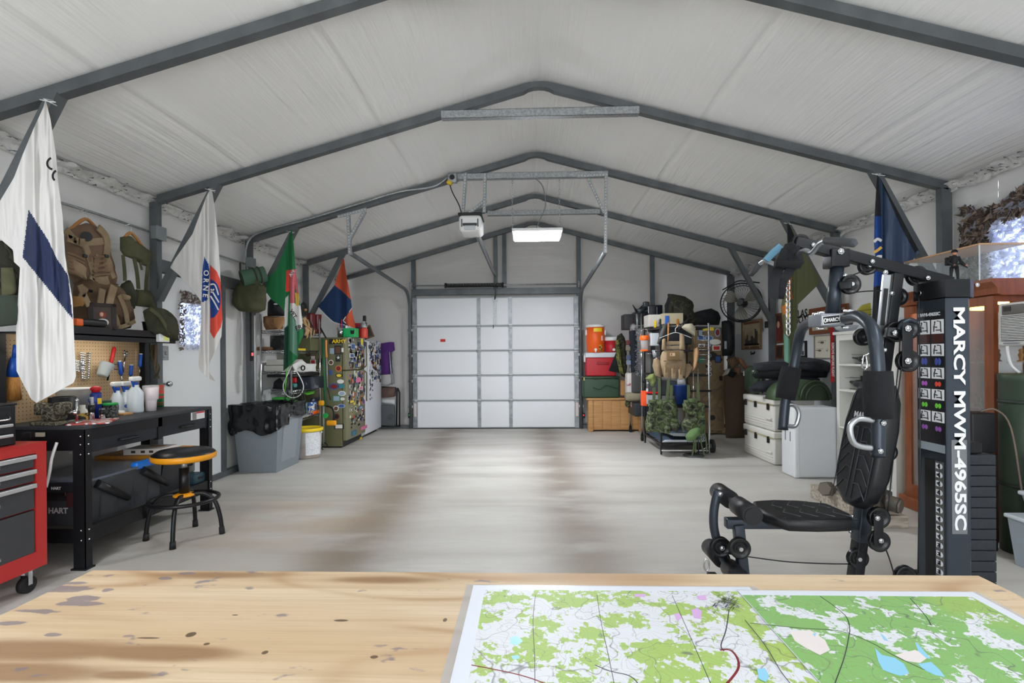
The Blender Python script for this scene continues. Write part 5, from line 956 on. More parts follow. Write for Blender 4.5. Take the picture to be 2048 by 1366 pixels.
# top of fridges
zt_ = fh+.003
q = V((P(681, 660, y=7.3).x, 7.3, zt_)); t = thing('tin_cup', 'silver metal cup with flags and pens on green refrigerator', 'cup', q); B().lathe([(0, 0), (.04, 0), (.052, .14), (.048, .14), (.036, .01), (0, .01)], q, 24).build('cup', chrome, t)
for k, dx in enumerate((-.03, 0, .03, .015)): B().tube([q+V((dx*.5, 0, .03)), q+V((dx*1.4, -.01, .2+.02*k))], .006, 6).build('pen', [M('pen_pink', (206, 150, 140), .5), blackp, blue_p, red_p][k], t)
t = sbox('green_box', 'bright green box with dark logo on green refrigerator', 'box', P(702, 660, y=7.35).x, 7.35, zt_, (.17, .17, .13), M('box_green', (30, 172, 96), .45), .006); b = B(); c = P(705, 664, y=7.262); b.prism([(c.x+p[0]*.03, c.z+p[1]*.03) for p in ((-.8, -1), (.7, -1), (.9, .1), (.9, 1.2), (.3, .7), (-.3, .7), (-.9, 1.1), (-1, 0))], 'y', 7.258, 7.262); b.build('logo', blackp, t)
sbox('red_canister', 'red and navy carton behind the green box', 'box', P(718, 655, y=7.6).x, 7.6, zt_, (.1, .12, .22), M('carton_red', (160, 30, 36), .4, col2=(30, 36, 70), vs_=3, stretch=(.3, .3, 2), thr=(.48, .52)), .006)
q = V((P(728, 660, y=7.55).x, 7.55, zt_)); t = thing('spray_flask', 'red canister with black nozzle on green refrigerator', 'canister', q); B().lathe([(0, 0), (.05, 0), (.052, .01), (.052, .13), (.04, .15), (0, .15)], q, 20).build('can', M('can_red', (206, 70, 52), .4), t); B().lathe([(.04, .15), (.048, .16), (.048, .22), (.02, .25), (0, .25)], q, 16).build('collar', M('can_grey', (70, 70, 74), .4, col2=(180, 180, 180), vs_=20), t); B().rbox(q+V((.01, 0, .29)), (.05, .04, .09), .015).build('nozzle', blackp, t)
q = V((P(742, 665, y=8.15).x, 8.15, zt_-.01)); t = thing('picture_frame', 'leaning gold edged picture frame on white refrigerator', 'picture frame', q); Rf = Matrix.Rotation(-.35, 3, 'Y'); b = B()
for d_, s_ in (((-.07, 0, .1), (.02, .02, .2)), ((.07, 0, .1), (.02, .02, .2)), ((0, 0, .19), (.16, .02, .02)), ((0, 0, .01), (.16, .02, .02))): b.box(q+Rf @ V(d_)+V((-.02, 0, .03)), s_, Rf)
b.build('frame', M('frame_gold', (120, 96, 66), .5), t); B().box(q+Rf @ V((0, .005, .1))+V((-.02, 0, .03)), (.13, .006, .17), Rf).build('photo', M('photo_dark', (70, 62, 56), .5), t)
# chairs beyond the refrigerators
t = sthing('folding_chair', 'folded purple camp chair hung against the gable wall', 'camp chair', [(761, 687), (778, 684), (788, 684), (790, 702), (783, 704), (785, 748), (762, 750)], {'y': 8.92}, .08, M('purple_cloth', (78, 40, 108), .85, bump=.2, bs=100), .015, 9, 3, part='fabric')
for a in (((779, 704), (784, 770)), ((784, 704), (788, 768))): B().tube([P(*a[0], y=8.84), P(*a[1], y=8.84)], .013, 8).build('tube', galv, t)
B().tube(smooth_path([P(762, 768, y=8.85), P(775, 770, y=8.85), P(784, 766, y=8.85)], 4), .012, 8).build('tube', galv, t)
t = thing('folding_chair', 'folded black framed chair with brown seat by gable wall', 'camp chair', P(780, 855, y=8.85)); soft([(763, 774), (793, 774), (791, 794), (763, 796)], {'y': 8.85}, .06, brown and .01, 9, 12, 12).build('seat_pad', M('leather_brown', (84, 62, 56), .6), t)
b = B(); b.rbox(P(776, 832, y=8.86), (.25, .06, .40), .03); b.build('back_panel', M('grey_panel', (76, 80, 82), .6), t); b = B(); b.cyl(P(782, 833, y=8.82), P(782, 833, y=8.80), .05); b.build('emblem', blackp, t)
B().tube(arc_corner([P(793, 854, y=8.84), P(794, 776, y=8.84), P(764, 774, y=8.84)], .06), .016, 8).build('frame_tube', blackp, t); B().tube([P(799, 854, y=8.83), P(799, 785, y=8.83), P(795, 776, y=8.83)], .016, 8).build('frame_tube', blackp, t); B().tube([P(764, 852, y=8.84), P(798, 852, y=8.84)], .016, 8).build('frame_tube', blackp, t)
soft([(763, 798), (790, 798), (791, 808), (763, 806)], {'y': 8.86}, .04, .006, 9, 10, 8).build('pillow', M('pillow_grey', (186, 188, 188), .8), t)
for px, m, l in ((819, M('led_green', (40, 130, 60), .4, emit=.5), 'green'), (1167, M('led_red', (230, 60, 60), .4, emit=1), 'red')):
    q = P(px, 831, y=8.93); t = thing('safety_sensor', 'black safety sensor with %s lamp by the garage door' % l, 'sensor', q); B().rbox(q, (.045, .06, .09), .01).build('case', blackp, t); b = B(); b.sph(q+V((0, -.032, .01)), .012, 10); b.build('lamp', m, t)
# ---------------------------------------------------------------- coolers by the garage door
t = thing('wooden_chest', 'plain pine wooden chest under the coolers by garage door', 'chest', (1.43, 8.74, 0)); zt_ = .566
x0, x1, yf = .985, 1.93, 8.60
B().rbox(((x0+x1)/2, 8.74, zt_-.018), (x1-x0+.04, .30, .034), .008).build('lid', wood_l, t); B().bx((x0+.02, yf+.02, .03), (x1-.02, 8.88, zt_-.035)).build('box', wood_l, t)
for x in (x0+.05, x1-.05): B().rbox((x, yf+.02, (zt_-.03)/2), (.09, .05, zt_-.03), .02).build('corner_post', wood_l, t)
for k in range(5): a = x0+.1+(x1-x0-.2)*k/5; B().rbox((a+(x1-x0-.2)/10, yf+.018, zt_/2), ((x1-x0-.2)/5-.003, .012, zt_-.09), .003).build('plank', wood_l, t)
def cooler(label, x0, x1, y0, y1, z0, h, bm, lm, lidh=.05, taper=.02, nm='cooler', handle=None):
    t = thing(nm, label, 'cooler', ((x0+x1)/2, (y0+y1)/2, z0)); z0 += .002
    b = B(); b.rbox(((x0+x1)/2, (y0+y1)/2, z0+(h-lidh)/2), (x1-x0-taper, y1-y0-taper, h-lidh), .025); b.build('body', bm, t); B().rbox(((x0+x1)/2, (y0+y1)/2, z0+h-lidh/2), (x1-x0, y1-y0, lidh), .018).build('lid', lm, t); return t
gx0, gx1 = P(1166, 770, y=8.59).x, P(1241, 770, y=8.59).x; zg = zt_
t = cooler('dark green chest cooler on the pine chest', gx0, gx1, 8.60, 8.89, zg, .36, M('cooler_green', (50, 74, 54), .5), M('cooler_green_lid', (56, 80, 60), .5), .035); 
B().tube(smooth_path([P(1186, 775, y=8.588), P(1200, 779, y=8.588), P(1212, 771, y=8.588), P(1232, 776, y=8.588), P(1238, 778, y=8.588)], 4), .006, 6).build('side_groove', M('cooler_green_dark', (36, 56, 40), .5), t); B().rbox((gx0+.02, 8.595, zg+.32), (.02, .02, .05), .004).build('latch', M('latch_tan', (190, 176, 120), .5), t); B().rbox(((gx0+gx1)/2-.1, 8.595, zg+.33), (.06, .015, .025), .004).build('latch', M('cooler_green_dark'), t)
zr = zg+.362; rx0, rx1 = P(1171, 725, y=8.62).x, P(1234, 725, y=8.62).x
t = cooler('red chest cooler with white lid on the green cooler', rx0, rx1, 8.62, 8.89, zr, .40, M('cooler_red', (182, 34, 46), .45), M('cooler_white', (214, 218, 224), .4), .085); B().rbox(((rx0+rx1)/2+.03, 8.623, zr+.22), (.2, .014, .045), .012).build('side_grip', M('cooler_red_dark', (150, 24, 36), .45), t); B().rbox((rx0+.0, 8.75, zr+.3), (.03, .05, .12), .01).build('handle', white_p, t)
zw = zr+.402; q = V((P(1191, 690, y=8.74).x, 8.74, zw)); t = thing('water_jug', 'tall orange water cooler jug with white lid', 'water cooler', q); om = M('jug_orange', (236, 96, 28), .45)
B().lathe([(0, .002), (.14, .002), (.15, .02), (.15, .15), (.156, .16), (.156, .30), (.15, .31), (.152, .43), (0, .43)], q, 36).build('body', om, t); B().lathe([(.155, .428), (.16, .44), (.16, .462), (.13, .478), (0, .478)], q, 36).build('lid', white_p, t)
for s_ in (-1, 1): B().rbox(q+V((s_*.16, 0, .34)), (.03, .05, .09), .01).build('grip', white_p, t)
b = B(); b.cyl(q+V((-.02, -.15, .05)), q+V((-.02, -.18, .05)), .022); b.rbox(q+V((-.02, -.17, .03)), (.02, .03, .05), .006); b.build('spigot', white_p, t); B().lathe([(.1525, .35), (.1525, .41)], q, 10, a0=-1.9, a1=-.9).build('label', yellow_p, t); B().lathe([(.1515, .02), (.1515, .13)], q, 6, a0=-1.3, a1=-.9).build('label', M('jug_label', (70, 50, 40), .5, col2=(220, 170, 60), vs_=30), t); B().lathe([(.158, .2), (.158, .28)], q, 4, a0=-1.05, a1=-.85).build('label', paper, t)
q = V((P(1223, 690, y=8.74).x, 8.74, zw)); t = thing('water_jug', 'small red water jug with white lid beside orange one', 'water cooler', q); B().lathe([(0, .002), (.1, .002), (.108, .02), (.112, .2), (0, .2)], q, 28).build('body', M('cooler_red'), t); B().lathe([(.113, .198), (.118, .21), (.118, .25), (.1, .265), (0, .265)], q, 28).build('lid', white_p, t); B().cyl(q+V((.02, -.11, .045)), q+V((.02, -.13, .045)), .024).build('spigot', white_p, t)
# ---------------------------------------------------------------- chrome rack with hanging jackets
ax0, ax1, ay0, ay1 = 1.68, 2.12, 7.66, 8.54
t = thing('wire_rack', 'chrome wire rack on casters beside the pine chest', 'shelving', ((ax0+ax1)/2, (ay0+ay1)/2, 0))
for x in (ax0, ax1):
    for y in (ay0, ay1):
        B().cyl((x, y, .09), (x, y, 1.9), .013, n=12).build('post', chrome, t); B().cyl((x-.015, y, .045), (x+.015, y, .045), .045, n=18).build('caster', rubber, t); B().bx((x-.02, y-.014, .05), (x+.02, y+.014, .1)).build('caster_fork', blackm, t)
for z in (.45, .86, 1.3, 1.72):
    b = B()
    for x in (ax0, ax1): b.cyl((x, ay0, z), (x, ay1, z), .005, n=6); b.cyl((x, ay0, z-.03), (x, ay1, z-.03), .005, n=6)
    for i in range(31): y = ay0+(ay1-ay0)*i/30; b.cyl((ax0, y, z), (ax1, y, z), .0025, n=5)
    b.build('wire_deck', chrome, t)
t = sthing('camo_jacket', 'camouflage jacket hanging on the chrome rack', 'jacket', [(1234, 672), (1243, 666), (1250, 676), (1253, 705), (1254, 735), (1250, 756), (1243, 752), (1234, 720), (1230, 695)], {'y': 8.3}, .10, camo_d, .02, 10, 2, part='body')
soft([(1231, 680), (1239, 678), (1244, 725), (1248, 750), (1239, 745), (1232, 715)], {'y': 8.18}, .04, .01, 10, 10, 16, seed=3).build('sleeve', M('yellow_camo', (74, 80, 40), .9, col2=[(40, 44, 28), (112, 112, 52), (66, 76, 38), (34, 34, 24)], vs_=10, thr=(.36, .62)), t)
t = sthing('black_coat', 'black coat hanging past the red cooler', 'coat', [(1250, 680), (1252, 715), (1250, 748), (1217, 742), (1234, 700)], {'y': 8.42}, .04, blk_cloth, .006, 8, 3)
t = sthing('black_garment', 'dark garment hanging inside the chrome rack', 'coat', [(1258, 662), (1272, 660), (1276, 700), (1276, 744), (1262, 745), (1259, 700)], {'y': 7.9}, .06, M('navy_cloth', (30, 34, 42), .9), .012, 9, 5)
t = thing('fluffy_garland', 'sparkling silver garland hanging on the rack post', 'garland', P(1275, 750, y=7.6)); rnd = random.Random(8); b = B()
for i in range(150):
    py = rnd.uniform(656, 750); c = P(1275+rnd.gauss(0, 2.2), py, y=7.6); d = V((rnd.uniform(-1, 1), rnd.uniform(-1, 0), rnd.uniform(-1, 1))).normalized(); e = d.orthogonal()*.006; b.add([c-e, c+d*.03, c+e, c-d*.01], [(0, 1, 2, 3)])
b.build('tinsel', M('tinsel', (170, 172, 180), .3, .6), t, kind='stuff'); B().tube([P(1275, 655, y=7.61), P(1275, 752, y=7.61)], .004, 5).build('cord', galv, t)
def rb(name, label, cat, px, py, y, d, m, r=.008, **k): q = P(px, py, y=y); return sbox(name, label, cat, q.x, y, q.z, d, m, r, **k)
t = rb('tool_carton', 'red and black carton on top of chrome rack', 'carton', 1258, 660, 8.2, (.2, .3, .24), M('carton_bk', (40, 40, 42), .5, col2=(150, 30, 34), vs_=5, thr=(.55, .6)))
rb('tool_carton', 'black plastic case on the chrome rack behind the propeller', 'case', 1288, 650, 8.0, (.32, .3, .2), M('case_dark', (34, 37, 40), .4))
rb('helmet_box', 'pale helmet shaped bundle on the chrome rack', 'bundle', 1268, 665, 8.0, (.12, .14, .14), M('pale_bundle', (150, 150, 152), .4, col2=(96, 80, 84), vs_=14), .05)
for k, (px, py, c) in enumerate(((1256, 690, (90, 40, 36)), (1256, 702, (120, 110, 96)), (1257, 720, (70, 84, 110)), (1257, 730, (120, 130, 150)))): rb('packet', ['dark red packet', 'beige packet', 'blue packet', 'pale blue packet'][k]+' at the edge of the chrome rack', 'packet', px, py, 7.9, (.06, .1, .07), M('packet_%d' % k, c, .5), .01)
t = thing('trolling_motor', 'grey trolling motor with propeller on top of rack', 'motor', P(1275, 632, y=7.75)); mg = M('motor_grey', (44, 50, 54), .4); c = P(1274, 624, y=7.72)
B().tube([c, P(1292, 616, y=7.75)], [.045, .035], 12).build('motor_pod', mg, t); b = B()
for a in (-.5, .6, 2.6): b.tube([c, c+V((math.sin(a)*.14, -.02, math.cos(a)*.12))], [.022, .006], 6)
b.build('propeller', M('prop_black', (20, 24, 26), .4), t); B().rbox(P(1292, 614, y=7.78), (.09, .1, .16), .02).build('head', mg, t); B().cyl(P(1274, 628, y=7.73), P(1275, 660, y=7.73), .014).build('shaft', galv, t)
t = rb('monitor', 'black flat panel standing on top of the racks', 'panel', 1311, 632, 7.7, (.20, .06, .16), M('panel_navy', (22, 24, 34), .3), .01); b = B(); c = P(1314, 622, y=7.66); b.box(c, (.006, .004, .12)); b.build('edge_strip', galv, t); B().box(P(1297, 620, y=7.66), (.008, .004, .10)).build('edge_strip', white_p, t)
t = rb('carton', 'white and yellow carton on the black rack', 'carton', 1308, 655, 7.3, (.22, .3, .17), M('carton_pale', (196, 192, 184), .6, col2=(96, 92, 84), vs_=4, thr=(.62, .66))); B().box(P(1310, 648, y=7.14), (.03, .004, .10)).build('yellow_panel', yellow_p, t)
t = rb('tan_case', 'beige ridged case with blue tape on the black rack', 'case', 1340, 650, 7.2, (.28, .3, .15), M('case_beige', (188, 176, 146), .6)); B().rbox(P(1334, 641, y=7.045), (.05, .012, .13), .003).build('blue_tape', M('tape_blue', (36, 96, 190), .5), t); B().rbox(P(1355, 645, y=7.05), (.035, .02, .1), .006).build('latch', M('latch_orange', (170, 116, 50), .5), t)
t = sthing('camo_rucksack', 'big dark camouflage rucksack on top of the black rack', 'rucksack', [(1335, 588), (1345, 589), (1370, 594), (1384, 604), (1387, 612), (1385, 622), (1392, 632), (1395, 650), (1370, 655), (1330, 632), (1329, 610), (1336, 598)], {'y': 7.35}, .2, camo_d, .02, 8, 4); strap([P(a, e_, y=7.14) for a, e_ in ((1338, 596), (1334, 612), (1333, 630))], .04, .01).build('strap', blk_cloth, t)
t = sthing('black_duffel', 'black duffel bag lying on top of the tan locker', 'duffel', [(1388, 625), (1405, 620), (1422, 617), (1436, 624), (1441, 636), (1438, 650), (1395, 650), (1386, 640)], {'y': 8.25}, .14, blk_cloth, .012, 7, 6)
# ---------------------------------------------------------------- black rack with plate carrier and webbing
kx0, kx1, ky0, ky1 = 1.69, 2.30, 6.6, 7.5
t = thing('black_rack', 'black garment rack with shelves holding the tactical gear', 'rack', ((kx0+kx1)/2, (ky0+ky1)/2, 0))
for x, y, h in ((kx0, ky0, 1.74), (kx1, ky0, 1.68), (kx0, ky1, 1.74), (kx1, ky1, 1.74)): B().rbox((x, y, h/2), (.022, .022, h), .004).build('upright', blackm if y == ky1 or x == kx0 else chrome, t)
for z, m in ((.14, blackm), (.62, blackm), (1.02, blackm), (1.34, blackm), (1.64, blackm)):
    b = B(); b.bx((kx0-.01, ky0-.01, z-.02), (kx0+.01, ky1+.01, z)); b.bx((kx1-.01, ky0-.01, z-.02), (kx1+.01, ky1+.01, z)); b.bx((kx0, ky0-.01, z-.02), (kx1, ky0+.01, z)); b.bx((kx0, ky1-.01, z-.02), (kx1, ky1+.01, z))
    for i in range(1, 10): y = ky0+(ky1-ky0)*i/10; b.bx((kx0, y-.006, z-.012), (kx1, y+.006, z-.004))
    b.build('shelf', m, t)
b = B(); b.cyl((kx0, ky0-.012, .055), (kx1-.02, ky0-.012, .055), .009); b.build('bottom_rail', white_p, t)
b = B()
for i in range(7): z = 1.36-.06*i+.22; b.cyl((kx1-.12, ky0-.015, z), (kx1+.01, ky0-.015, z), .004, n=6)
b.build('ladder_rung', chrome, t, kind='stuff')
def hook_hanger(par, px, py, y, w=.2):
    A = P(px, py, y=y); B().tube(smooth_path([A+V((-w, 0, -.07)), A+V((-w*.5, 0, -.03)), A, A+V((w*.5, 0, -.03)), A+V((w, 0, -.07))], 4), .004, 6).build('hanger', white_p, par); B().tube(smooth_path([A, A+V((0, 0, .05)), A+V((.025, 0, .07)), A+V((.03, 0, .1))], 4), .004, 6).build('hook', white_p, par)
YC = 6.5; t = sthing('plate_carrier', 'tan plate carrier vest with pouches hanging on the rack', 'vest', [(1325, 703), (1332, 700), (1366, 700), (1371, 710), (1372, 735), (1368, 752), (1345, 756), (1325, 752), (1320, 730), (1321, 712)], {'y': YC}, .07, tan, .006, 9, 2)
hook_hanger(t, 1351, 665, YC-.02)
for a in ([(1324, 678), (1331, 677), (1333, 700), (1323, 700)], [(1359, 668), (1368, 668), (1370, 700), (1359, 700)]): soft(a, {'y': YC-.03}, .03, .003, 9, 8, 10).build('shoulder_strap', tan, t)
for a in ((1333, 683, 1360, 689), (1332, 692, 1360, 699)): B().rbox((P(a[0], a[1], y=YC-.02)+P(a[2], a[3], y=YC-.02))/2, ((P(a[2], 0, y=YC).x-P(a[0], 0, y=YC).x), .02, .045), .006).build('chest_strap', tan, t)
b = B(); b.rbox(P(1346, 711, y=YC-.085), (.16, .012, .11), .02); b.build('admin_panel', M('tan_dark', (128, 104, 72), .9), t); B().box(P(1345, 709, y=YC-.094), (.062, .003, .04)).build('patch', M('patch_pale', (214, 190, 158), .7), t); B().box(P(1343, 709, y=YC-.096), (.02, .002, .03)).build('patch_print', M('patch_brown', (150, 110, 80), .7), t)
for k, px in enumerate((1332, 1347, 1361)):
    B().rbox(P(px, 745+k*2, y=YC-.09), (.055, .04, .13), .012).build('magazine_pouch', tan, t); B().rbox(P(px, 737+k*2, y=YC-.112), (.02, .006, .10), .003).build('pouch_strap', M('tan_dark'), t)
for a in ((1330, 722), (1338, 721), (1346, 720), (1354, 722), (1362, 721)): B().rbox(P(*a, y=YC-.075), (.03, .02, .012), .004).build('molle_loop', M('tan_dark'), t)
t2 = sthing('side_pouch', 'tan cummerbund hanging left of the plate carrier', 'pouch', [(1307, 718), (1314, 716), (1321, 722), (1324, 745), (1322, 756), (1310, 752), (1305, 732)], {'y': YC+.02}, .05, tan, .01, 10, 4); t2 = sthing('side_pouch', 'tan cummerbund hanging right of the plate carrier', 'pouch', [(1369, 728), (1380, 727), (1385, 735), (1378, 750), (1370, 758), (1367, 742)], {'y': YC+.02}, .05, tan, .01, 10, 5)
t = sthing('tan_glove', 'tan glove clipped beside the plate carrier', 'glove', [(1388, 697), (1395, 694), (1398, 700), (1396, 718), (1390, 738), (1384, 742), (1387, 722), (1386, 706)], {'y': YC+.02}, .05, M('glove_tan', (178, 142, 104), .85), .01, 10, 4)
def webbing(label, poly, y, seed, mat, n=9, straps=()):
    t = sthing('webbing_vest', label, 'vest', poly, {'y': y}, .10, mat, .03, 10, seed); rnd = random.Random(seed); xs = [p[0] for p in poly]; ys2 = [p[1] for p in poly]; c = 0
    while c < n:
        px, py = rnd.uniform(min(xs)+4, max(xs)-6), rnd.uniform(min(ys2)+8, max(ys2)-6)
        if not inpoly(px, py, poly): continue
        c += 1; w, h = rnd.uniform(4.5, 8), rnd.uniform(6, 10); s_ = rnd.uniform(-2, 2)
        soft([(px-w+s_, py-h), (px+w+s_, py-h+1), (px+w-s_, py+h), (px-w-s_, py+h-1)], {'y': y-.08}, rnd.uniform(.035, .06), .012, 14, 10, 10, seed=c).build('pouch', mat, t); 
        soft([(px-w+s_-1, py-h-1), (px+w+s_+1, py-h), (px+w, py-h*.1), (px-w, py-h*.1)], {'y': y-.12}, .03, .008, 14, 8, 6, seed=c+4).build('pouch_flap', mat, t)
    for pl in straps: strap([P(a, e_, y=y-.03) for a, e_ in pl], .035, .008).build('strap', M('strap_green', (86, 96, 66), .9), t)
    return t
webbing('green camouflage load vest hanging left under plate carrier', [(1300, 806), (1310, 798), (1325, 806), (1340, 806), (1350, 797), (1356, 820), (1354, 850), (1346, 862), (1325, 866), (1292, 862), (1290, 845), (1296, 825)], YC+.0, 21, camo_g, 11, ([(1318, 756), (1319, 780), (1318, 803)], [(1337, 758), (1336, 780), (1333, 803)], [(1343, 770), (1342, 798)], [(1308, 775), (1308, 800)]))
t = webbing('green camouflage web harness hanging right by the wheels', [(1370, 812), (1376, 800), (1386, 795), (1400, 800), (1408, 830), (1412, 855), (1404, 872), (1385, 870), (1366, 856), (1360, 846), (1372, 835)], 6.45, 33, camo_g, 9, ([(1377, 770), (1377, 800)], [(1395, 765), (1397, 800)]))
for k, pl in enumerate((([(1385, 868), (1388, 890), (1384, 912)]), ([(1398, 860), (1403, 890), (1410, 912)]), ([(1406, 850), (1412, 880), (1414, 905)]), ([(1392, 872), (1391, 905)]), ([(1364, 852), (1368, 865)]))): strap([P(a, e_, y=6.4) for a, e_ in pl], .018, .004).build('dangling_strap', M('strap_green'), t)
t = sthing('canteen', 'round green canteen pouch hanging below the harness', 'canteen', [(1370, 872), (1380, 860), (1395, 853), (1401, 858), (1400, 868), (1388, 880), (1374, 882)], {'y': 6.36}, .08, M('canteen_green', (96, 124, 78), .85, bump=.2, bs=150), .008, 9, 2)
t = sthing('boonie_hat', 'olive green boonie hat hanging at the rack corner', 'hat', [(1290, 757), (1300, 748), (1309, 746), (1313, 760), (1308, 774), (1302, 772), (1298, 762)], {'y': 6.55}, .06, M('hat_green', (112, 124, 74), .9, bump=.2, bs=100), .012, 12, 3)
t = thing('tag', 'small white paper tag hanging below the hat', 'tag', P(1294, 783, y=6.55)); B().tube([P(1294, 760, y=6.55), P(1294, 776, y=6.55)], .002, 5).build('string', white_p, t); B().box(P(1294, 780, y=6.55), (.022, .003, .04)).build('paper', paper, t)
q = P(1289, 688, y=6.95); t = thing('lantern', 'clear lantern with orange cap and base on rack', 'lantern', P(1289, 700, y=6.95)); z = q.z
B().lathe([(0, -.1), (.05, -.1), (.06, -.085), (.045, -.075)], q, 24).build('base', orange_p, t); B().lathe([(.046, -.08), (.058, .06)], q, 24).build('globe', M('globe', (206, 200, 200), .1, alpha=.45), t); B().lathe([(.06, .05), (.064, .06), (.064, .10), (.05, .115), (0, .115)], q, 24).build('cap', orange_p, t)
B().tube(arc_corner([q+V((-.055, 0, .1)), q+V((-.04, 0, .2)), q+V((.04, 0, .2)), q+V((.055, 0, .1))], .04), .004, 6).build('bail', chrome, t)
t = rb('dispenser', 'white and grey dispenser on the black rack', 'dispenser', 1308, 692, 6.95, (.11, .1, .17), M('disp_white', (198, 202, 206), .4)); q = P(1311, 700, y=6.9); B().lathe([(.03, -.1), (.045, .0), (0, .0)], q, 20).build('cup', M('cup_grey', (150, 156, 160), .3), t)
t = thing('folded_umbrella', 'grey folded umbrella hanging from the black rack', 'umbrella', P(1316, 690, y=6.6)); B().tube([P(1331, 648, y=6.6), P(1325, 665, y=6.6), P(1316, 688, y=6.6)], [.02, .035, .014], 10).build('canopy', M('umbrella_grey', (78, 80, 78), .6), t); B().tube([P(1337, 645, y=6.58), P(1336, 690, y=6.58)], [.012, .008], 8).build('handle', wood_h, t)
t = sthing('pale_cap', 'pale tan cap hanging at the right of the rack', 'cap', [(1362, 655), (1370, 648), (1384, 647), (1391, 656), (1389, 672), (1382, 668), (1372, 662)], {'y': 6.6}, .07, M('cap_pale', (186, 180, 156), .85), .015, 12, 2)
t = sthing('wire_bundle', 'black cable bundle hanging over the rack top', 'cable', [(1356, 660), (1362, 648), (1376, 636), (1380, 634), (1374, 646), (1364, 660)], {'y': 6.66}, .03, blackp, .01, 16, 2)
t = rb('red_kit', 'bright orange panel box on the middle rack shelf', 'box', 1288, 812, 6.9, (.07, .1, .20), M('kit_orange', (238, 88, 42), .5)); rb('clear_tub', 'clear tub with red lid on the rack shelf', 'tub', 1303, 808, 6.9, (.16, .2, .13), M('tub_pale', (160, 164, 166), .3)); rb('tub_lid', 'red flat lid lying on the clear tub', 'lid', 1303, 787, 6.9, (.18, .22, .02), red_p)
q = P(1363, 822, y=6.9); t = thing('blue_barrel', 'dark blue plastic barrel behind the green vest', 'barrel', V((q.x, 6.9, .63))); q = V((q.x, 6.9, .62)); B().lathe([(0, .003), (.085, .003), (.10, .24), (.104, .245), (.104, .26), (0, .26)], q, 28).build('body', M('barrel_blue', (18, 52, 116), .35), t); B().lathe([(.06, .26), (.05, .34), (0, .36)], q, 20).build('clear_top', clearp, t)
# folded tarp on the bottom shelf
t = thing('folded_tarp', 'folded slate blue tarp with pale edges on lowest rack shelf', 'tarp', (1.98, 7.0, .14)); tm = M('tarp_blue', (76, 92, 110), .7, bump=.3, bs=30); te = M('tarp_edge', (186, 192, 196), .6)
path = arc_corner([V((1.72, 0, .15)), V((2.28, 0, .15)), V((2.29, 0, .235)), V((1.84, 0, .24))], .045, 8)
for k, dz in enumerate((0, .03, .055)):
    pl = arc_corner([V((1.71+.02*k, 0, .155+dz*.3)), V((2.27-.02*k, 0, .155+dz*.3)), V((2.28-.02*k, 0, .25-dz*.5)), V((1.80+.03*k, 0, .26-dz*.5))], .05, 8)
    vs_ = []; n = len(pl)
    for p in pl: vs_ += [(p.x, 6.66+.01*k, p.z), (p.x, 7.42, p.z)]
    B().add(vs_, [(2*i, 2*i+1, 2*i+3, 2*i+2) for i in range(n-1)], True).build('layer', tm, t); B().tube([(p.x, 6.66+.01*k, p.z) for p in pl], .006, 6).build('edge', te, t)
t = thing('cart_wheels', 'small black cart with wheels behind the web harness', 'cart', P(1425, 908, y=6.62)); 
for px, py in ((1424, 892), (1412, 882)): c = P(px, py, y=6.6 if px > 1420 else 6.85); b = B(); b.cyl(c+V((-.018, 0, 0)), c+V((.018, 0, 0)), .085, n=24); b.build('wheel', rubber, t); B().cyl(c+V((-.022, 0, 0)), c+V((.022, 0, 0)), .03, n=12).build('hub', greyp, t)
B().tube([P(1400, 900, y=6.7), P(1424, 892, y=6.7)], .012, 8).build('axle', chrome, t); B().bx(P(1398, 903, y=6.7), P(1416, 880, y=6.9)).build('tray', blackp, t)
b = B(); b.cyl(P(1375, 782, y=6.52), P(1423, 782, y=6.52), .012); b.build('hanging_bar', blackp, label='black horizontal bar behind the web harness', cat='bar')
b = B(); c0 = V((P(1388, 900, y=6.5).x, 6.52, 0)); b.lathe([(0, 0), (.13, 0), (.13, .012), (0, .02)], c0, 28); t = thing('stand_base', 'grey round stand base under the web harness', 'stand', c0); b.build('plate', M('stand_grey', (88, 92, 90), .5, .3), t)
for px in (1387, 1396): B().cyl(V((P(px, 800, y=6.52).x, 6.52, 0.01)), V((P(px, 800, y=6.52).x, 6.52, 1.1)), .008, n=8).build('pole', chrome, t)
# items in first rack lower shelves
rb('bundle', 'khaki canvas bundle on the chrome rack shelf', 'bundle', 1266, 802, 7.85, (.24, .2, .13), M('khaki', (142, 134, 112), .85), .05); rb('jar_row', 'small red and white jars on the chrome rack shelf', 'jars', 1270, 815, 7.9, (.14, .1, .09), M('jar_mix', (170, 150, 140), .4, col2=[(160, 50, 44), (210, 200, 190), (60, 66, 70), (180, 120, 60)], vs_=22, thr=(.36, .64)), .02); rb('white_bag', 'white printed sack on the chrome rack shelf', 'sack', 1260, 790, 7.95, (.12, .2, .34), M('sack_white', (196, 190, 188), .6, col2=(150, 90, 96), vs_=12, thr=(.6, .66)), .03); rb('grey_bin', 'dark grey bin on the chrome rack shelf', 'bin', 1272, 785, 7.9, (.16, .3, .3), M('bin_dark', (66, 66, 66), .5), .02); rb('camo_pouch', 'green pouch at the chrome rack shelf edge', 'pouch', 1257, 815, 7.95, (.1, .1, .12), camo, .04)
rb('wood_offcut', 'tan wood board standing beside the green cooler', 'board', 1247, 791, 8.66, (.10, .03, .26), wood_l, .004)
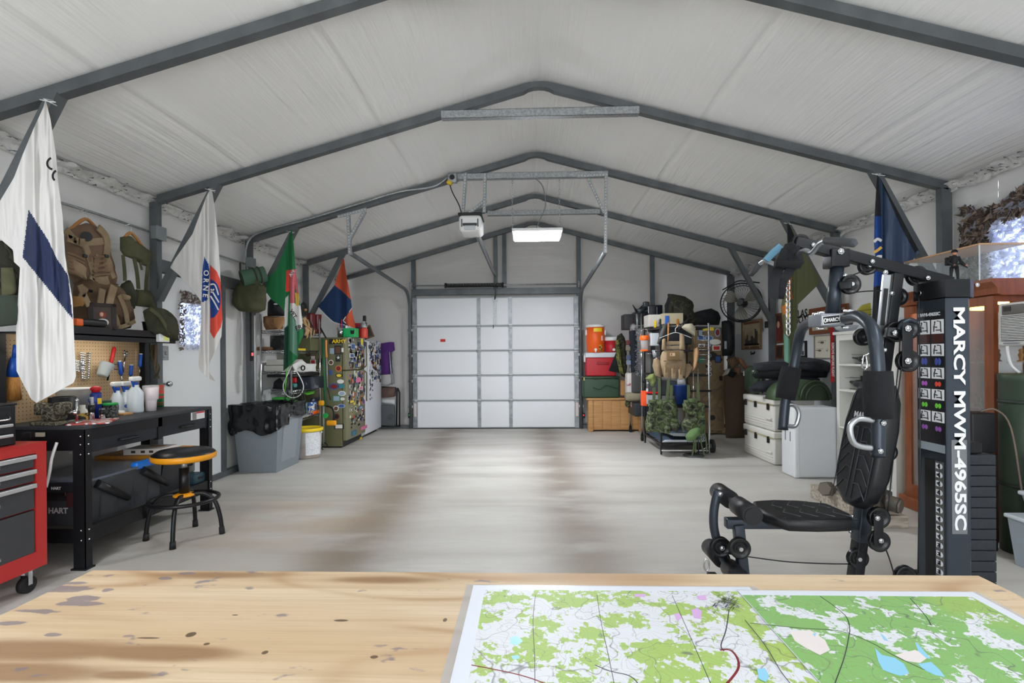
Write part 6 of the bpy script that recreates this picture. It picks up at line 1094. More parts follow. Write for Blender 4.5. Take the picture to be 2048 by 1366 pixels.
rb('dark_crate', 'dark plastic crate low on the chrome rack', 'crate', 1282, 830, 7.9, (.3, .5, .2), M('crate_dark', (38, 42, 46), .5), .02); rb('dark_box', 'dark storage box inside the black rack', 'box', 1325, 790, 7.1, (.3, .4, .2), M('box_slate', (52, 56, 62), .5), .02); rb('dark_box', 'black storage box on the black rack under the tan case', 'box', 1345, 690, 7.2, (.42, .4, .2), M('box_coal', (34, 37, 42), .5), .02)
# ---------------------------------------------------------------- tan locker
lx0, lx1, ly0 = P(1388, 700, y=8.2).x, P(1447, 700, y=8.2).x, 8.2
lk = M('locker_camo', (122, 102, 76), .6, col2=[(112, 94, 70), (128, 108, 80), (124, 104, 78), (34, 32, 30)], vs_=5.5, thr=(.30, .645), detail=1)
t = thing('locker', 'tan metal locker with dark spots and stickers', 'locker', ((lx0+lx1)/2, 8.5, 0)); B().rbox(((lx0+lx1)/2, 8.5, .87), (lx1-lx0, .6, 1.68), .01).build('cabinet', lk, t)
for k in range(2): a = lx0+.02+(lx1-lx0-.04)*k/2; B().rbox((a+(lx1-lx0-.04)/4, ly0-.008, .87), ((lx1-lx0-.04)/2-.006, .02, 1.60), .005).build('door', lk, t)
B().bx((lx1-.03, ly0-.015, .03), (lx1, ly0, 1.71)).build('edge_trim', M('locker_trim', (140, 112, 76), .5), t)
for a in ((1416, 658, .18, .05, 4, 'r', None), (1435, 665, .09, .14, 7, 'o', 11), (1401, 666, .08, .12, 3, 'r', 7), (1402, 676, .10, .06, 7, 'r', 1), (1418, 676, .14, .08, 7, 'o', 1), (1430, 684, .19, .09, 0, 'o', None), (1418, 690, .08, .08, 3, 'o', 7), (1403, 691, .10, .05, 0, 'r', 3), (1433, 696, .13, .08, 0, 'r', 2), (1419, 699, .07, .08, 8, 'o', None), (1403, 720, .1, .1, 10, 'o', 5), (1436, 718, .1, .12, 3, 'r', 1), (1418, 728, .07, .07, 0, 'o', 3), (1418, 738, .07, .07, 0, 'o', 3), (1418, 748, .08, .08, 0, 'o', 3), (1419, 711, .06, .06, 7, 'o', 3)): stick(t, *a[:6], y=ly0-.019, j=a[6])
t = sthing('case_tube', 'long black zipped case standing beside the tan locker', 'case', [(1443, 643), (1450, 641), (1462, 642), (1467, 650), (1467, 705), (1462, 712), (1444, 712)], {'y': 8.1}, .12, M('case_cloth', (18, 20, 24), .6), .006, 8, 2); B().box(P(1451, 690, y=7.98), (.035, .004, .12)).build('label', M('label_silver', (160, 164, 166), .5), t)
t = sthing('gear_bag', 'brown canvas bag with boots heaped on top', 'bag', [(1448, 740), (1460, 745), (1495, 745), (1497, 780), (1498, 875), (1452, 876), (1447, 800)], {'y': 7.95}, .16, M('canvas_brown', (84, 68, 54), .9, bump=.2, bs=80), .015, 6, 5)
for k, (po, m) in enumerate((([(1452, 718), (1470, 712), (1478, 728), (1462, 738)], brown), ([(1474, 714), (1486, 720), (1495, 735), (1490, 740), (1478, 728)], M('boot_tan', (134, 92, 66), .7)), ([(1444, 752), (1452, 738), (1462, 736), (1456, 748)], M('pale_strap', (160, 156, 146), .8)), ([(1468, 735), (1482, 733), (1480, 752), (1468, 750)], M('boot_brown', (110, 80, 58), .7)), ([(1458, 742), (1474, 745), (1466, 756), (1456, 752)], blk_cloth))): soft(po, {'y': 7.88-.02*k}, .06, .012, 10, 12, 12, seed=k).build('gear', m, t)
B().box(P(1488, 747, y=7.76), (.025, .004, .07)).build('tag', paper, t)
# fan
fc = P(1482, 605, y=8.05); t = thing('wall_fan', 'round black wall mounted fan in the far corner', 'fan', fc); fm = M('fan_wire', (30, 31, 33), .4, .4); Rf = Matrix.Rotation(-.55, 3, 'Z'); r = .30
def fp(x, y, z): return fc+Rf @ V((x, y, z))
for dy, rr in ((-.06, r*.96), (0, r), (.08, r*.9)): B().tube([fp(rr*math.cos(a), dy, rr*math.sin(a)) for a in [k*2*math.pi/40 for k in range(40)]], .006 if dy else .011, 6, True).build('guard_ring', fm, t)
b = B()
for k in range(36):
    a = k*2*math.pi/36; b.tube([fp(.04*math.cos(a), -.085, .04*math.sin(a)), fp(.2*math.cos(a+.12), -.09, .2*math.sin(a+.12)), fp(r*math.cos(a+.25), 0, r*math.sin(a+.25)), fp(.2*math.cos(a+.12), .11, .2*math.sin(a+.12))], .0022, 4)
b.build('guard_wire', fm, t, kind='stuff')
for k in range(3):
    a0 = k*2.094+2.6
    def bl_(u, v): a = a0+(v-.5)*.95*(.55+.45*math.sin(u*math.pi*.9)); rr = .05+.21*u; return fp(rr*math.cos(a), .0+(v-.5)*.07, rr*math.sin(a))
    B().grid(bl_, 10, 8).build('blade', M('fan_blade', (150, 148, 140), .35, .5), t)
B().cyl(fp(0, -.09, 0), fp(0, -.05, 0), .045, n=20).build('hub_cap', blackp, t); B().cyl(fp(0, .04, 0), fp(0, .2, 0), .07, n=20).build('motor', blackp, t); B().tube(arc_corner([fp(-.28, .05, .22), fp(-.05, .1, .36), fp(.25, .12, .3)], .05), .01, 6).build('yoke', fm, t); B().tube([fp(0, .2, 0), V((XR-.05, 8.6, fc.z))], .02, 8).build('wall_arm', blackm, t)
# ---------------------------------------------------------------- right wall pictures
XW = XR-.02
wp = M('white_board', (206, 210, 214), .5); wb = thing('wall_panel', 'white painted panel lining the lower right wall', 'panel', (XW, 6.2, .2)); B().bx((XW, 4.5, .3), (XW+.01, 8.9, 1.62)).build('sheet', wp, wb)
def picture(name, label, px0, py0, px1, py1, fm_, art, w=.03, inner=None, cat='picture'):
    y1, y0 = P(px0, 650, x=XW-.01).y, P(px1, 650, x=XW-.01).y; zt, zb_ = P((px0+px1)/2, py0, x=XW-.01).z, P((px0+px1)/2, py1, x=XW-.01).z; t = thing(name, label, cat, (XW-.012, (y0+y1)/2, zb_))
    B().bx((XW-.010, y0+w*.5, zb_+w*.5), (XW-.002, y1-w*.5, zt-w*.5)).build('print', art, t)
    if w:
        b = B()
        for a, c_ in (((y0+w, zb_), (y1-w, zb_+w)), ((y0+w, zt-w), (y1-w, zt)), ((y0, zb_), (y0+w, zt)), ((y1-w, zb_), (y1, zt))): b.bx((XW-.024, a[0], a[1]), (XW-.002, c_[0], c_[1]))
        b.build('frame', fm_, t)
    if inner: inner(t, y0, y1, zb_, zt)
    return t
def rect(t, y0, y1, z0, z1, m, name='print_shape', o=.0115): B().bx((XW-o-.0005, y0, z0), (XW-.006, y1, z1)).build(name, m, t)
def poster1(t, y0, y1, z0, z1):
    ink = M('ink_dark', (38, 34, 30), .6); h = z1-z0; w = y1-y0; rnd = random.Random(3)
    for k in range(9): a = y0+w*(.2+.07*k); rect(t, a, a+w*.05, z0+h*.16, z0+h*(.3+.25*rnd.random()+(.25 if k < 2 else 0)), ink)
    rect(t, y0+w*.12, y1-w*.12, z0+h*.14, z0+h*.2, ink); rect(t, y0+w*.1, y1-w*.1, z1-h*.13, z1-h*.06, M('ink_brown', (120, 62, 44), .6))
    for k in range(10):
        if k != 6: rect(t, y0+w*(.12+.076*k), y0+w*(.17+.076*k), z0+h*.045, z0+h*.095, M('ink_red', (110, 50, 38), .6), 'print_mark')
picture('poster', 'old sepia poster of soldiers below the wall fan', 1484, 640, 1523, 699, M('poster_edge', (120, 96, 70), .7), M('poster_paper', (176, 160, 132), .7, col2=(150, 132, 104), vs_=4), .02, poster1)
B().tube(smooth_path([P(a, c_, x=XW-.004) for a, c_ in ((1503, 703), (1501, 705), (1504, 707), (1501, 709), (1504, 708), (1505, 706), (1506, 708), (1507, 706), (1508, 708), (1509, 703), (1509.5, 707))], 4), .007, 5).build('wall_scribble', blackm, wb)
def portrait(t, y0, y1, z0, z1):
    h = z1-z0; w = y1-y0; m = (y0+y1)/2; rect(t, m-w*.2, m+w*.2, z0+h*.1, z0+h*.5, M('red_shirt', (112, 40, 34), .6)); b = B(); b.sph((XW-.012, m, z0+h*.62), w*.13, 12, (.1, 1, 1.2)); b.build('print_shape', M('portrait_skin', (196, 146, 112), .6), t)
picture('framed_portrait', 'brown framed portrait on the wall left of the olive flag', 1546, 627, 1568, 686, frame_br, M('portrait_bg', (78, 40, 32), .6), .035, portrait)
picture('dark_plaque', 'small dark brown plaque below the framed portrait', 1552, 690, 1567, 718, frame_br, M('plaque', (46, 30, 26), .5), .02); picture('black_plaque', 'narrow black plaque between the poster and portrait', 1529, 642, 1545, 655, blackm, M('plaque_black', (22, 24, 28), .5), .0)
def soldier(t, y0, y1, z0, z1):
    h = z1-z0; w = y1-y0; m = (y0+y1)/2; g = M('ink_grey', (86, 92, 96), .6); rect(t, m-w*.1, m+w*.12, z0+h*.2, z0+h*.72, g); b = B(); b.sph((XW-.012, m, z0+h*.78), w*.09, 10, (.1, 1, 1.1)); b.build('print_shape', g, t); rect(t, m-w*.25, m-w*.05, z0+h*.15, z0+h*.4, g)
picture('framed_photo', 'black framed grey photo of a standing soldier', 1592, 682, 1613, 715, blackm, M('photo_pale', (190, 200, 204), .5), .025, soldier)
def copters(t, y0, y1, z0, z1):
    h = z1-z0; w = y1-y0; g = M('ink_sketch', (92, 88, 78), .6)
    for cy_, cz_, s_ in ((.45, .68, .22), (.3, .34, .2), (.75, .32, .07)):
        m = y1-w*cy_; z = z0+h*cz_; b = B(); b.sph((XW-.012, m, z), w*s_*.5, 10, (.05, 1, .35)); b.build('print_shape', g, t); rect(t, m-w*s_, m+w*s_, z+.018, z+.022, g); rect(t, m, m+w*s_*1.2, z, z+.008, g)
picture('sketch_print', 'cream print with small helicopter sketches', 1629, 670, 1664, 717, M('print_edge', (150, 146, 132), .6), M('cream_paper', (206, 202, 184), .7), .012, copters)
picture('framed_print', 'long brown framed print above the helicopter sketches', 1620, 615, 1662, 668, M('frame_red_brown', (120, 66, 38), .5), M('print_grey', (178, 172, 156), .6), .045); picture('framed_print', 'brown framed portrait print right of the gym press column', 1677, 608, 1697, 640, M('frame_red_brown'), M('print_mauve', (150, 112, 104), .6, col2=(200, 190, 170), vs_=8), .035)
def letters(t, y0, y1, z0, z1):
    yR = P(1617, 640, x=XW).y; h = z1-z0
    txt('sign_words', 'LAS', M('ink_black', (30, 26, 26), .6), t, (XW-.0125, yR, z0+h*.72), (0, -1, 0), (0, 0, 1), .15, bold=.02, align='RIGHT'); txt('sign_words', 'BOYS', M('ink_black'), t, (XW-.0125, yR-.06, z0+h*.3), (0, -1, 0), (0, 0, 1), .15, bold=.02, align='RIGHT')
picture('team_sign', 'white sign with two lines of black lettering behind flag', 1576, 622, 1619, 648, wp, M('sign_white', (204, 204, 200), .6), 0, letters, cat='sign')
t = thing('remove_banner', 'red hanging streamer lettered REMOVE BEFORE FLIGHT', 'streamer', P(1664, 760, y=5.36)); q = P(1664.5, 715, y=5.34); zt, zb_ = P(1664, 655, y=5.34).z, P(1664, 764, y=5.34).z
B().bx((q.x-.019, 5.338, zb_), (q.x+.019, 5.342, zt)).build('ribbon', M('streamer_red', (150, 26, 32), .7), t); txt('lettering', 'REMOVE BEFORE FLIGHT', M('streamer_white', (220, 214, 214), .6), t, (q.x+.004, 5.336, (zb_+zt)/2-.05), (0, 0, -1), (1, 0, 0), .034, bold=.02, sx=.93)
# ---------------------------------------------------------------- bookcase
cxf, cyA, cyB, czt = 3.13, 4.46, 5.30, 1.47; bw = M('bookcase_white', (212, 212, 206), .5); t = thing('bookcase', 'white painted open bookcase behind the gym machine', 'bookcase', (3.3, 4.9, 0))
for y in (cyA, cyB-.05): B().bx((cxf, y, 0), (XR-.14, y+.05, czt)).build('side_panel', bw, t)
B().bx((XR-.15, cyA, .05), (XR-.14, cyB, czt)).build('back_panel', M('bookcase_back', (188, 188, 180), .6), t); B().rbox(((cxf+XR-.14)/2, (cyA+cyB)/2, czt+.012), (XR-.1-cxf, cyB-cyA+.06, .03), .006).build('top', bw, t); B().bx((cxf, cyA, czt-.06), (cxf+.02, cyB, czt)).build('top_rail', bw, t)
shz = [P(1710, q_, x=cxf).z for q_ in (728, 781)]+[.55, .1]
for z in shz: B().bx((cxf, cyA+.05, z-.02), (XR-.15, cyB-.05, z)).build('shelf', bw, t)
def copter(label, q, s_=1):
    t = thing('model_helicopter', label, 'model', q); m = M('model_dark', (40, 44, 42), .5); b = B(); b.sph(q+V((0, 0, .045*s_)), .05*s_, 14, (.5, 1.3, .6)); b.build('fuselage', m, t); B().tube([q+V((0, .05*s_, .05*s_)), q+V((0, .17*s_, .06*s_))], [.012*s_, .005*s_], 8).build('tail_boom', m, t); b = B(); b.box(q+V((0, 0, .09*s_)), (.012, .34*s_, .003)); b.box(q+V((0, 0, .09*s_)), (.2*s_, .012, .003)); b.build('rotor', m, t); B().tube([q+V((-.03*s_, -.06*s_, .005)), q+V((-.03*s_, .06*s_, .005))], .004, 5).build('skid', m, t)
copter('dark model helicopter on the upper bookcase shelf', V((3.26, P(1725, 720, x=3.26).y, shz[0]))); copter('dark model helicopter on the second bookcase shelf', V((3.24, P(1718, 775, x=3.24).y, shz[1])), 1.3)
sbox('photo_stand', 'small black framed photo on the second bookcase shelf', 'picture frame', 3.32, P(1730, 770, x=3.32).y, shz[1], (.015, .12, .13), blackp, .004)
q = P(1692, 660, x=3.3); t = thing('glass_bowl', 'pale glass bowl on top of the bookcase', 'bowl', V((3.3, q.y, czt+.027))); B().lathe([(.03, 0), (.09, .03), (.11, .07), (.105, .07), (.085, .035), (0, .02)], V((3.3, q.y, czt+.027)), 28).build('bowl', M('pale_glass', (196, 206, 210), .1, alpha=.6), t)
t = sthing('yellow_chair_back', 'yellow metal sign panel leaning above the bookcase', 'sign', [(1706, 640), (1712, 622), (1724, 610), (1745, 604), (1752, 604), (1752, 640)], {'y': 5.5}, .02, M('yellow_enamel', (178, 170, 66), .5), .002, 5, 2)
for k in (618, 628): B().tube([P(1712, k+4, y=5.47), P(1750, k, y=5.47)], .004, 6).build('crease', M('yellow_dark', (130, 124, 50), .5), t)
sbox('tan_cupboard', 'pale wooden cupboard side between bookcase and cherry cabinet', 'cupboard', 3.36, 4.434, .0, (.30, .04, 1.42), M('pale_maple', (208, 180, 140), .5), .004)
# ---------------------------------------------------------------- coolers on the right
wc = M('marine_white', (216, 214, 206), .45); wl = M('marine_lid', (222, 220, 212), .45)
for k, (z, l) in enumerate(((0, 'large white marine cooler, lower one of the stack'), (.385, 'large white marine cooler, upper one of the stack'))):
    y0, y1, x0, x1 = 5.93, 6.76, 2.79, 3.26; t = cooler(l, x0, x1, y0, y1, z, .38, wc, wl, .075)
    for y in (6.05, 6.38, 6.66): B().rbox((x0-.004, y, z+.28), (.022, .035, .075), .006).build('latch', blackp, t)
    B().bx((x0-.002, y0+.02, z+.302), (x1+.002, y1-.02, z+.306)).build('seal', M('seal_yellow', (206, 196, 150), .5), t)
    for j in range(3): B().rbox((x0+.008, (y0+y1)/2, z+.06+.03*j), (.012, y1-y0-.08, .014), .005).build('rib', wc, t)
    B().rbox((x0+.0, y0+.1, z+.14), (.03, .12, .03), .012).build('drain_grip', wc, t)
t = thing('upright_cooler', 'white cooler standing on end before the marine coolers', 'cooler', (2.94, 5.47, 0)); uw = M('upright_white', (208, 211, 214), .4)
B().rbox((2.96, 5.455, .365), (.42, .27, .725), .025).build('body', uw, t); B().rbox((2.745, 5.455, .365), (.06, .28, .728), .02).build('lid', M('upright_lid', (220, 222, 224), .4), t)
for y in (5.4, 5.5): B().rbox((2.713, y, .42), (.008, .012, .10), .003).build('hinge', greyp, t)
t = thing('domed_trunk', 'green domed hard trunk resting on the coolers', 'trunk', (3.02, 5.72, .767)); gm = M('trunk_green', (66, 84, 58), .5)
pr = [(2.70, .767)]+[(2.70+.29-.29*math.cos(a), .767+.17+.1*math.sin(a)) if False else (2.99-.29*math.cos(a), .80+.20*math.sin(a)) for a in [k*math.pi/14 for k in range(15)]]+[(3.28, .767)]
B().prism(pr, 'y', 5.68, 5.92, True).build('shell', gm, t)
for a, s_ in ((3.12, .16), (3.14, .13)): B().tube([(a+s_*math.cos(q_), 5.66 if s_ > .14 else 5.65, .78+s_*1.25*math.sin(q_)) for q_ in [k*math.pi/12 for k in range(13)]], .014, 8).build('end_rim', M('trunk_dark', (46, 60, 40), .4), t)
B().prism([(3.12+.15*math.cos(q_), .775+.19*math.sin(q_)) for q_ in [k*math.pi/12 for k in range(13)]], 'y', 5.66, 5.69).build('end_panel', M('trunk_dark'), t)
t = thing('hard_case', 'dark green rounded trunk standing by the right wall', 'trunk', P(1510, 765, y=6.65)); B().rbox(V((P(1510, 748, y=6.65).x, 6.65, .95)), (.20, .3, .36), .09, n=4).build('shell', M('trunk_dark_gloss', (42, 58, 40), .3), t); B().rbox(V((P(1518, 748, y=6.55).x, 6.55, .95)), (.03, .16, .34), .014).build('rim', M('trunk_dark'), t)
cl = [([(1502, 735), (1530, 724), (1570, 716), (1605, 714), (1640, 718), (1662, 726), (1660, 745), (1600, 748), (1520, 745)], M('felt_grey', (62, 64, 68), .95)), ([(1503, 748), (1540, 740), (1610, 738), (1655, 742), (1652, 755), (1560, 758), (1510, 757)], blk_cloth), ([(1548, 752), (1600, 750), (1636, 756), (1640, 772), (1600, 780), (1550, 782)], M('navy_trousers', (38, 44, 54), .9)), ([(1496, 776), (1510, 764), (1550, 758), (1560, 772), (1555, 785), (1500, 783)], M('dark_cloth', (30, 33, 40), .9))]
for k, (po, m) in enumerate(cl): sthing('folded_clothes', ['grey felt blankets on top of the dark clothes pile', 'black folded jacket under the grey blankets', 'navy trousers folded below the black jacket', 'black coat spread on the white marine cooler'][k], 'clothes', po, {'y': 6.25-.03*k}, .16, m, .03, 6, k+2)
t = sthing('felt_fold', 'dark grey folded felt at the front of clothes pile', 'clothes', [(1505, 727), (1545, 722), (1600, 727), (1640, 724), (1640, 738), (1560, 740), (1508, 740)], {'y': 6.05}, .08, M('felt_dark', (50, 52, 57), .95), .03, 7, 9)
# ---------------------------------------------------------------- display cabinet
hx, hy0, hy1, hz = 3.14, 3.55, 4.37, 1.76; t = thing('display_cabinet', 'cherry wood display cabinet with glass doors and inner lights', 'cabinet', (3.35, 3.96, 0)); DC = t
for y in (hy0, hy1-.07): B().bx((hx, y, .1), (hx+.03, y+.07, hz-.1)).build('stile', cherry, t)
B().bx((hx, hy0+.07, .1), (hx+.03, hy1-.07, .2)).build('rail', cherry, t); B().bx((hx, hy0+.07, hz-.16), (hx+.03, hy1-.07, hz-.1)).build('rail', cherry, t); B().bx((hx+.002, (hy0+hy1)/2-.03, .2), (hx+.03, (hy0+hy1)/2+.03, hz-.16)).build('stile', cherry, t)
B().bx((XR-.13, hy0, 0), (XR-.12, hy1, hz)).build('mirror_back', M('mirror', (200, 205, 206), .05, .9), t); B().bx((hx+.03, hy1-.02, 0), (XR-.12, hy1, hz)).build('side', cherry, t)
for z0, z1 in ((.1, .16), (.85, .88), (1.62, hz)): B().bx((hx+.03, hy0, z0), (XR-.12, hy0+.02, z1)).build('side_rail', cherry, t)
B().bx((XR-.18, hy0, .1), (XR-.12, hy0+.04, hz)).build('corner_post', cherry, t)
b = B(); b.prism([(hx+.02, hz-.1), (hx-.01, hz-.09), (hx-.015, hz-.05), (hx-.05, hz-.01), (hx-.05, hz+.012), (XR-.1, hz+.012), (XR-.1, hz-.1)], 'y', hy0-.045, hy1+.045); b.build('crown', cherry, t); B().rbox(((hx+XR-.12)/2-.01, (hy0+hy1)/2, .05), (XR-.12-hx+.06, hy1-hy0+.06, .1), .012).build('plinth', cherry, t)
for z in (.55, .88, 1.2): B().bx((hx+.05, hy0+.03, z), (XR-.14, hy1-.03, z+.008)).build('glass_shelf', glass, t)
B().bx((hx+.012, hy0+.06, .2), (hx+.018, hy1-.06, hz-.16)).build('glass_door', glass, t)
for y in (hy0+.14, hy1-.16): B().rbox((3.3, y, hz-.13), (.1, .06, .03), .008).build('lamp', M('warm_lamp', (255, 176, 76), .5, emit=18), t)
for z in (.56, .888, 1.208):
    for k in range(5):
        q = V((3.22+.03*(k % 2), hy0+.1+k*.15, z)); tt = thing('miniature', 'small %s figure inside the cherry display cabinet, %s shelf, %s from the tower' % (['bronze', 'brown', 'golden', 'dark', 'copper'][k], {.56: 'lower', .888: 'middle', 1.208: 'upper'}[z], ['first', 'second', 'third', 'fourth', 'fifth'][k]), 'figurine', q, 'figurines in the display cabinet')
        b = B(); b.lathe([(0, 0), (.022, 0), (.022, .006), (.009, .012), (.017, .05), (.008, .07), (.014, .085), (0, .1)], q, 10); b.build('figure', M('figurine_%d' % k, [(150, 110, 60), (92, 70, 52), (196, 160, 80), (60, 54, 48), (160, 96, 60)][k], .4), tt)
# acrylic case and action figure
zc0 = hz+.014; t = thing('acrylic_case', 'clear acrylic case with wooden lid on the cherry cabinet', 'display case', (3.27, 3.95, zc0)); a0, a1, b0, b1, zh_ = 3.11, 3.42, 3.62, 4.32, zc0+.245
for a, c_ in (((a0, b0, zc0), (a0+.004, b1, zh_)), ((a1-.004, b0, zc0), (a1, b1, zh_)), ((a0, b0, zc0), (a1, b0+.004, zh_)), ((a0, b1-.004, zc0), (a1, b1, zh_))): B().bx(a, c_).build('pane', glass, t)
for x, y in ((a0, b0), (a0, b1), (a1, b0)): B().bx((x-.002, y-.002, zc0), (x+.004, y+.004, zh_)).build('edge', M('acrylic_edge', (226, 232, 232), .2, alpha=.7), t)
B().rbox(((a0+a1)/2, (b0+b1)/2, zh_+.006), (a1-a0+.01, b1-b0+.01, .012), .003).build('lid', M('lid_wood', (190, 150, 110), .5), t)
q = V((P(1908, 540, y=3.72).x+.02, 3.74, zc0)); t = thing('action_figure', 'small soldier action figure in black uniform and helmet', 'figure', q); s_ = .24; uk = M('uniform_black', (30, 32, 34), .8)
def sp(x, y, z): return q+V((x, y, z))*s_
b = B(); b.tube([sp(-.10, 0, .03), sp(-.10, 0, .25), sp(-.08, 0, .48)], [.03*s_, .04*s_, .055*s_], 10); b.tube([sp(.10, 0, .03), sp(.09, 0, .25), sp(.06, 0, .48)], [.03*s_, .04*s_, .055*s_], 10); b.tube([sp(0, 0, .44), sp(0, 0, .56), sp(0, 0, .74), sp(0, 0, .82)], [.085*s_, .075*s_, .105*s_, .045*s_], 14)
b.tube([sp(-.10, 0, .78), sp(-.21, -.02, .62), sp(-.14, -.13, .5)], [.045*s_, .036*s_, .026*s_], 10); b.tube([sp(.10, 0, .78), sp(.2, 0, .62), sp(.24, -.1, .5)], [.045*s_, .036*s_, .026*s_], 10); b.build('body', uk, t, label='black uniform')
b = B(); b.sph(sp(0, -.01, .89), .062*s_, 14, (1, 1, 1.15)); b.sph(sp(0, -.075, .88), .014*s_, 8); b.sph(sp(-.11, -.14, .5), .035*s_, 10); b.sph(sp(.25, -.12, .5), .035*s_, 10); b.build('skin', M('figure_skin', (190, 130, 100), .6), t, kind='stuff')
b = B(); b.lathe([(.085, 0), (.08, .05), (.05, .09), (0, .1)], (0, 0, 0), 16); b.v = [sp(0, 0, .9)+p*s_ for p in b.v]; b.build('helmet', blackp, t); b = B(); b.tube([sp(-.16, -.16, .46), sp(.02, -.17, .56), sp(.24, -.17, .42)], [.02*s_, .035*s_, .012*s_], 8); b.build('rifle', blackp, t); B().rbox(sp(-.06, .12, .66), (.2*s_, .1*s_, .24*s_), .02*s_).build('pack', M('pack_black', (24, 24, 26), .8), t)
for dx in (-.1, .1): B().rbox(sp(dx, -.03, .025), (.08*s_, .17*s_, .05*s_), .015*s_).build('boot', blackp, t)
# ---------------------------------------------------------------- window, netting, air conditioner
wn = thing('window_1', 'bright daylit window in the right wall behind netting', 'window', (XR, (WY0+WY1)/2, WZ0), kind='structure'); fw = M('window_frame', (214, 214, 212), .5)
for a, c_ in (((WY0, WZ0), (WY1, WZ0+.04)), ((WY0, WZ1-.04), (WY1, WZ1)), ((WY0, WZ0+.04), (WY0+.04, WZ1-.04)), ((WY1-.04, WZ0+.04), (WY1, WZ1-.04))): B().bx((XR-.0, a[0], a[1]), (XR+.07, c_[0], c_[1])).build('frame', fw, wn)
B().bx((XR+.03, WY0, WZ0), (XR+.036, WY1, WZ1)).build('pane', M('pane_frost', (236, 242, 255), .35, trans=1, ior=1.02), wn)
def wnet(u, v, r):
    y = WY0-.35+(WY1-WY0+.62)*u; z = WZ0-.06+(WZ1-WZ0+.24)*v; inside = WY0+.02 < y < WY1-.02 and WZ0+.03 < z < WZ1-.02; x = XR-.045-.035*r.random()+(.0 if inside else .02)
    if y < WY1-1.6: return None
    z += .05*math.sin(y*9)*(v > .9)
    return V((x, y, z)), (r.choice((0, 0, 0, 1)) if inside else r.choice((2, 2, 3, 3, 1)))
netting('', wnet, (-1, 0, 0), 7000, None, 9, .035, .085).build('camouflage_net', [net_w, net_g, net_b, net_d], label='camouflage net draped over the bright right wall window', cat='netting', kind='stuff')
B().bx((XR-.12, 2.6, 1.235), (XR-.03, 4.3, 1.30)).build('trim_10', steel, kind='structure', label='grey steel girt under the air conditioner', cat='girt')
ac1, acz0, acz1, acx = 3.43, P(1995, 692, y=3.43).z, P(1995, 608, y=3.43).z, 3.05; t = thing('air_conditioner', 'white window air conditioner with louvred grille', 'air conditioner', (3.3, 3.1, acz0)); acm = M('ac_white', (206, 206, 202), .45)
B().rbox((acx+.26, ac1-.28, (acz0+acz1)/2), (.50, .56, acz1-acz0), .014).build('housing', acm, t); B().bx((acx+.003, ac1-.54, acz0+.03), (acx+.016, ac1-.03, acz1-.085)).build('grille_back', M('ac_dark', (44, 44, 46), .6), t)
for k in range(15): z = acz0+.036+k*(acz1-acz0-.13)/14; B().box((acx+.005, ac1-.285, z), (.012, .5, .0048), Matrix.Rotation(.5, 3, 'Y')).build('louvre', acm, t)
B().rbox((acx+.004, ac1-.11, acz1-.045), (.012, .14, .06), .004).build('control_panel', M('ac_panel', (92, 88, 84), .5), t); B().box((acx-.003, ac1-.08, acz1-.04), (.003, .05, .03)).build('display', M('ac_display', (38, 36, 34), .3), t)
B().rbox((acx+.004, ac1-.36, acz1-.045), (.012, .3, .06), .004).build('upper_vent', M('ac_panel2', (150, 148, 144), .5), t)
for k in range(5): B().box((acx-.003, ac1-.36, acz1-.065+k*.01), (.004, .28, .004)).build('vent_slat', acm, t)
B().bx((acx-.001, ac1-.15, acz0+.012), (acx+.012, ac1-.05, acz0+.019)).build('maker_mark', M('ac_text', (120, 122, 128), .5), t); B().tube(smooth_path([V((3.09, 3.40, acz0+.01)), V((3.10, 3.40, 1.25)), V((3.12, 3.40, 1.19)), V((3.15, 3.38, 1.145))], 5), .009, 8).build('power_cord', white_p, t)
# canister tubes, bins
q = V((3.157, 3.36, .0)); t = thing('canister_tube', 'tall dark green fibre canister under the air conditioner', 'canister', q); cg = M('canister_green', (52, 66, 52), .5)
B().lathe([(0, .003), (.12, .003), (.122, .75), (.122, .755), (.122, 1.09), (.126, 1.095), (.126, 1.135), (.12, 1.14), (0, 1.14)], q, 32).build('tube', cg, t)
for z in (.95, .42): B().lathe([(.124, z), (.128, z+.012), (.124, z+.024)], q, 32).build('band', M('canister_band', (38, 46, 38), .5), t)
t = thing('black_shelf_unit', 'black storage shelf hidden behind the gym tower', 'shelf', (3.3, 3.3, 0))
B().bx((3.05, 3.0, 0), (3.12, 3.04, 1.0)).build('post', blackm, t) if False else None
bpy.data.objects.remove(t)
def bin_(label, q, d, m, lm, cat='bin'):
    t = thing('storage_bin', label, cat, q); x, y, h = d[0]/2, d[1]/2, d[2]; b = B(); f = .86
    b.add([q+V((sx*x*f, sy*y*f, .002)) for sx, sy in ((-1, -1), (1, -1), (1, 1), (-1, 1))]+[q+V((sx*x, sy*y, h)) for sx, sy in ((-1, -1), (1, -1), (1, 1), (-1, 1))], [(0, 1, 2, 3), (0, 1, 5, 4), (1, 2, 6, 5), (2, 3, 7, 6), (3, 0, 4, 7)]); b.build('tub', m, t); B().rbox(q+V((0, 0, h+.012)), (d[0]+.03, d[1]+.03, .026), .01).build('lid', lm, t); return t
bc = M('bin_frosted', (158, 168, 176), .3, alpha=.75); bl2 = M('bin_lid', (196, 204, 208), .3, alpha=.9)
bin_('frosted clear storage bin on the floor at right edge', V((3.085, 3.04, 0)), (.40, .28, .28), bc, bl2); bin_('smaller clear storage bin stacked on the frosted bin', V((3.13, 3.04, .308)), (.34, .26, .11), bc, bl2); bin_('blue storage bin at the top of the stack', V((3.15, 3.04, .445)), (.30, .24, .17), M('bin_blue', (40, 70, 140), .4), M('bin_blue_lid', (36, 62, 128), .4))
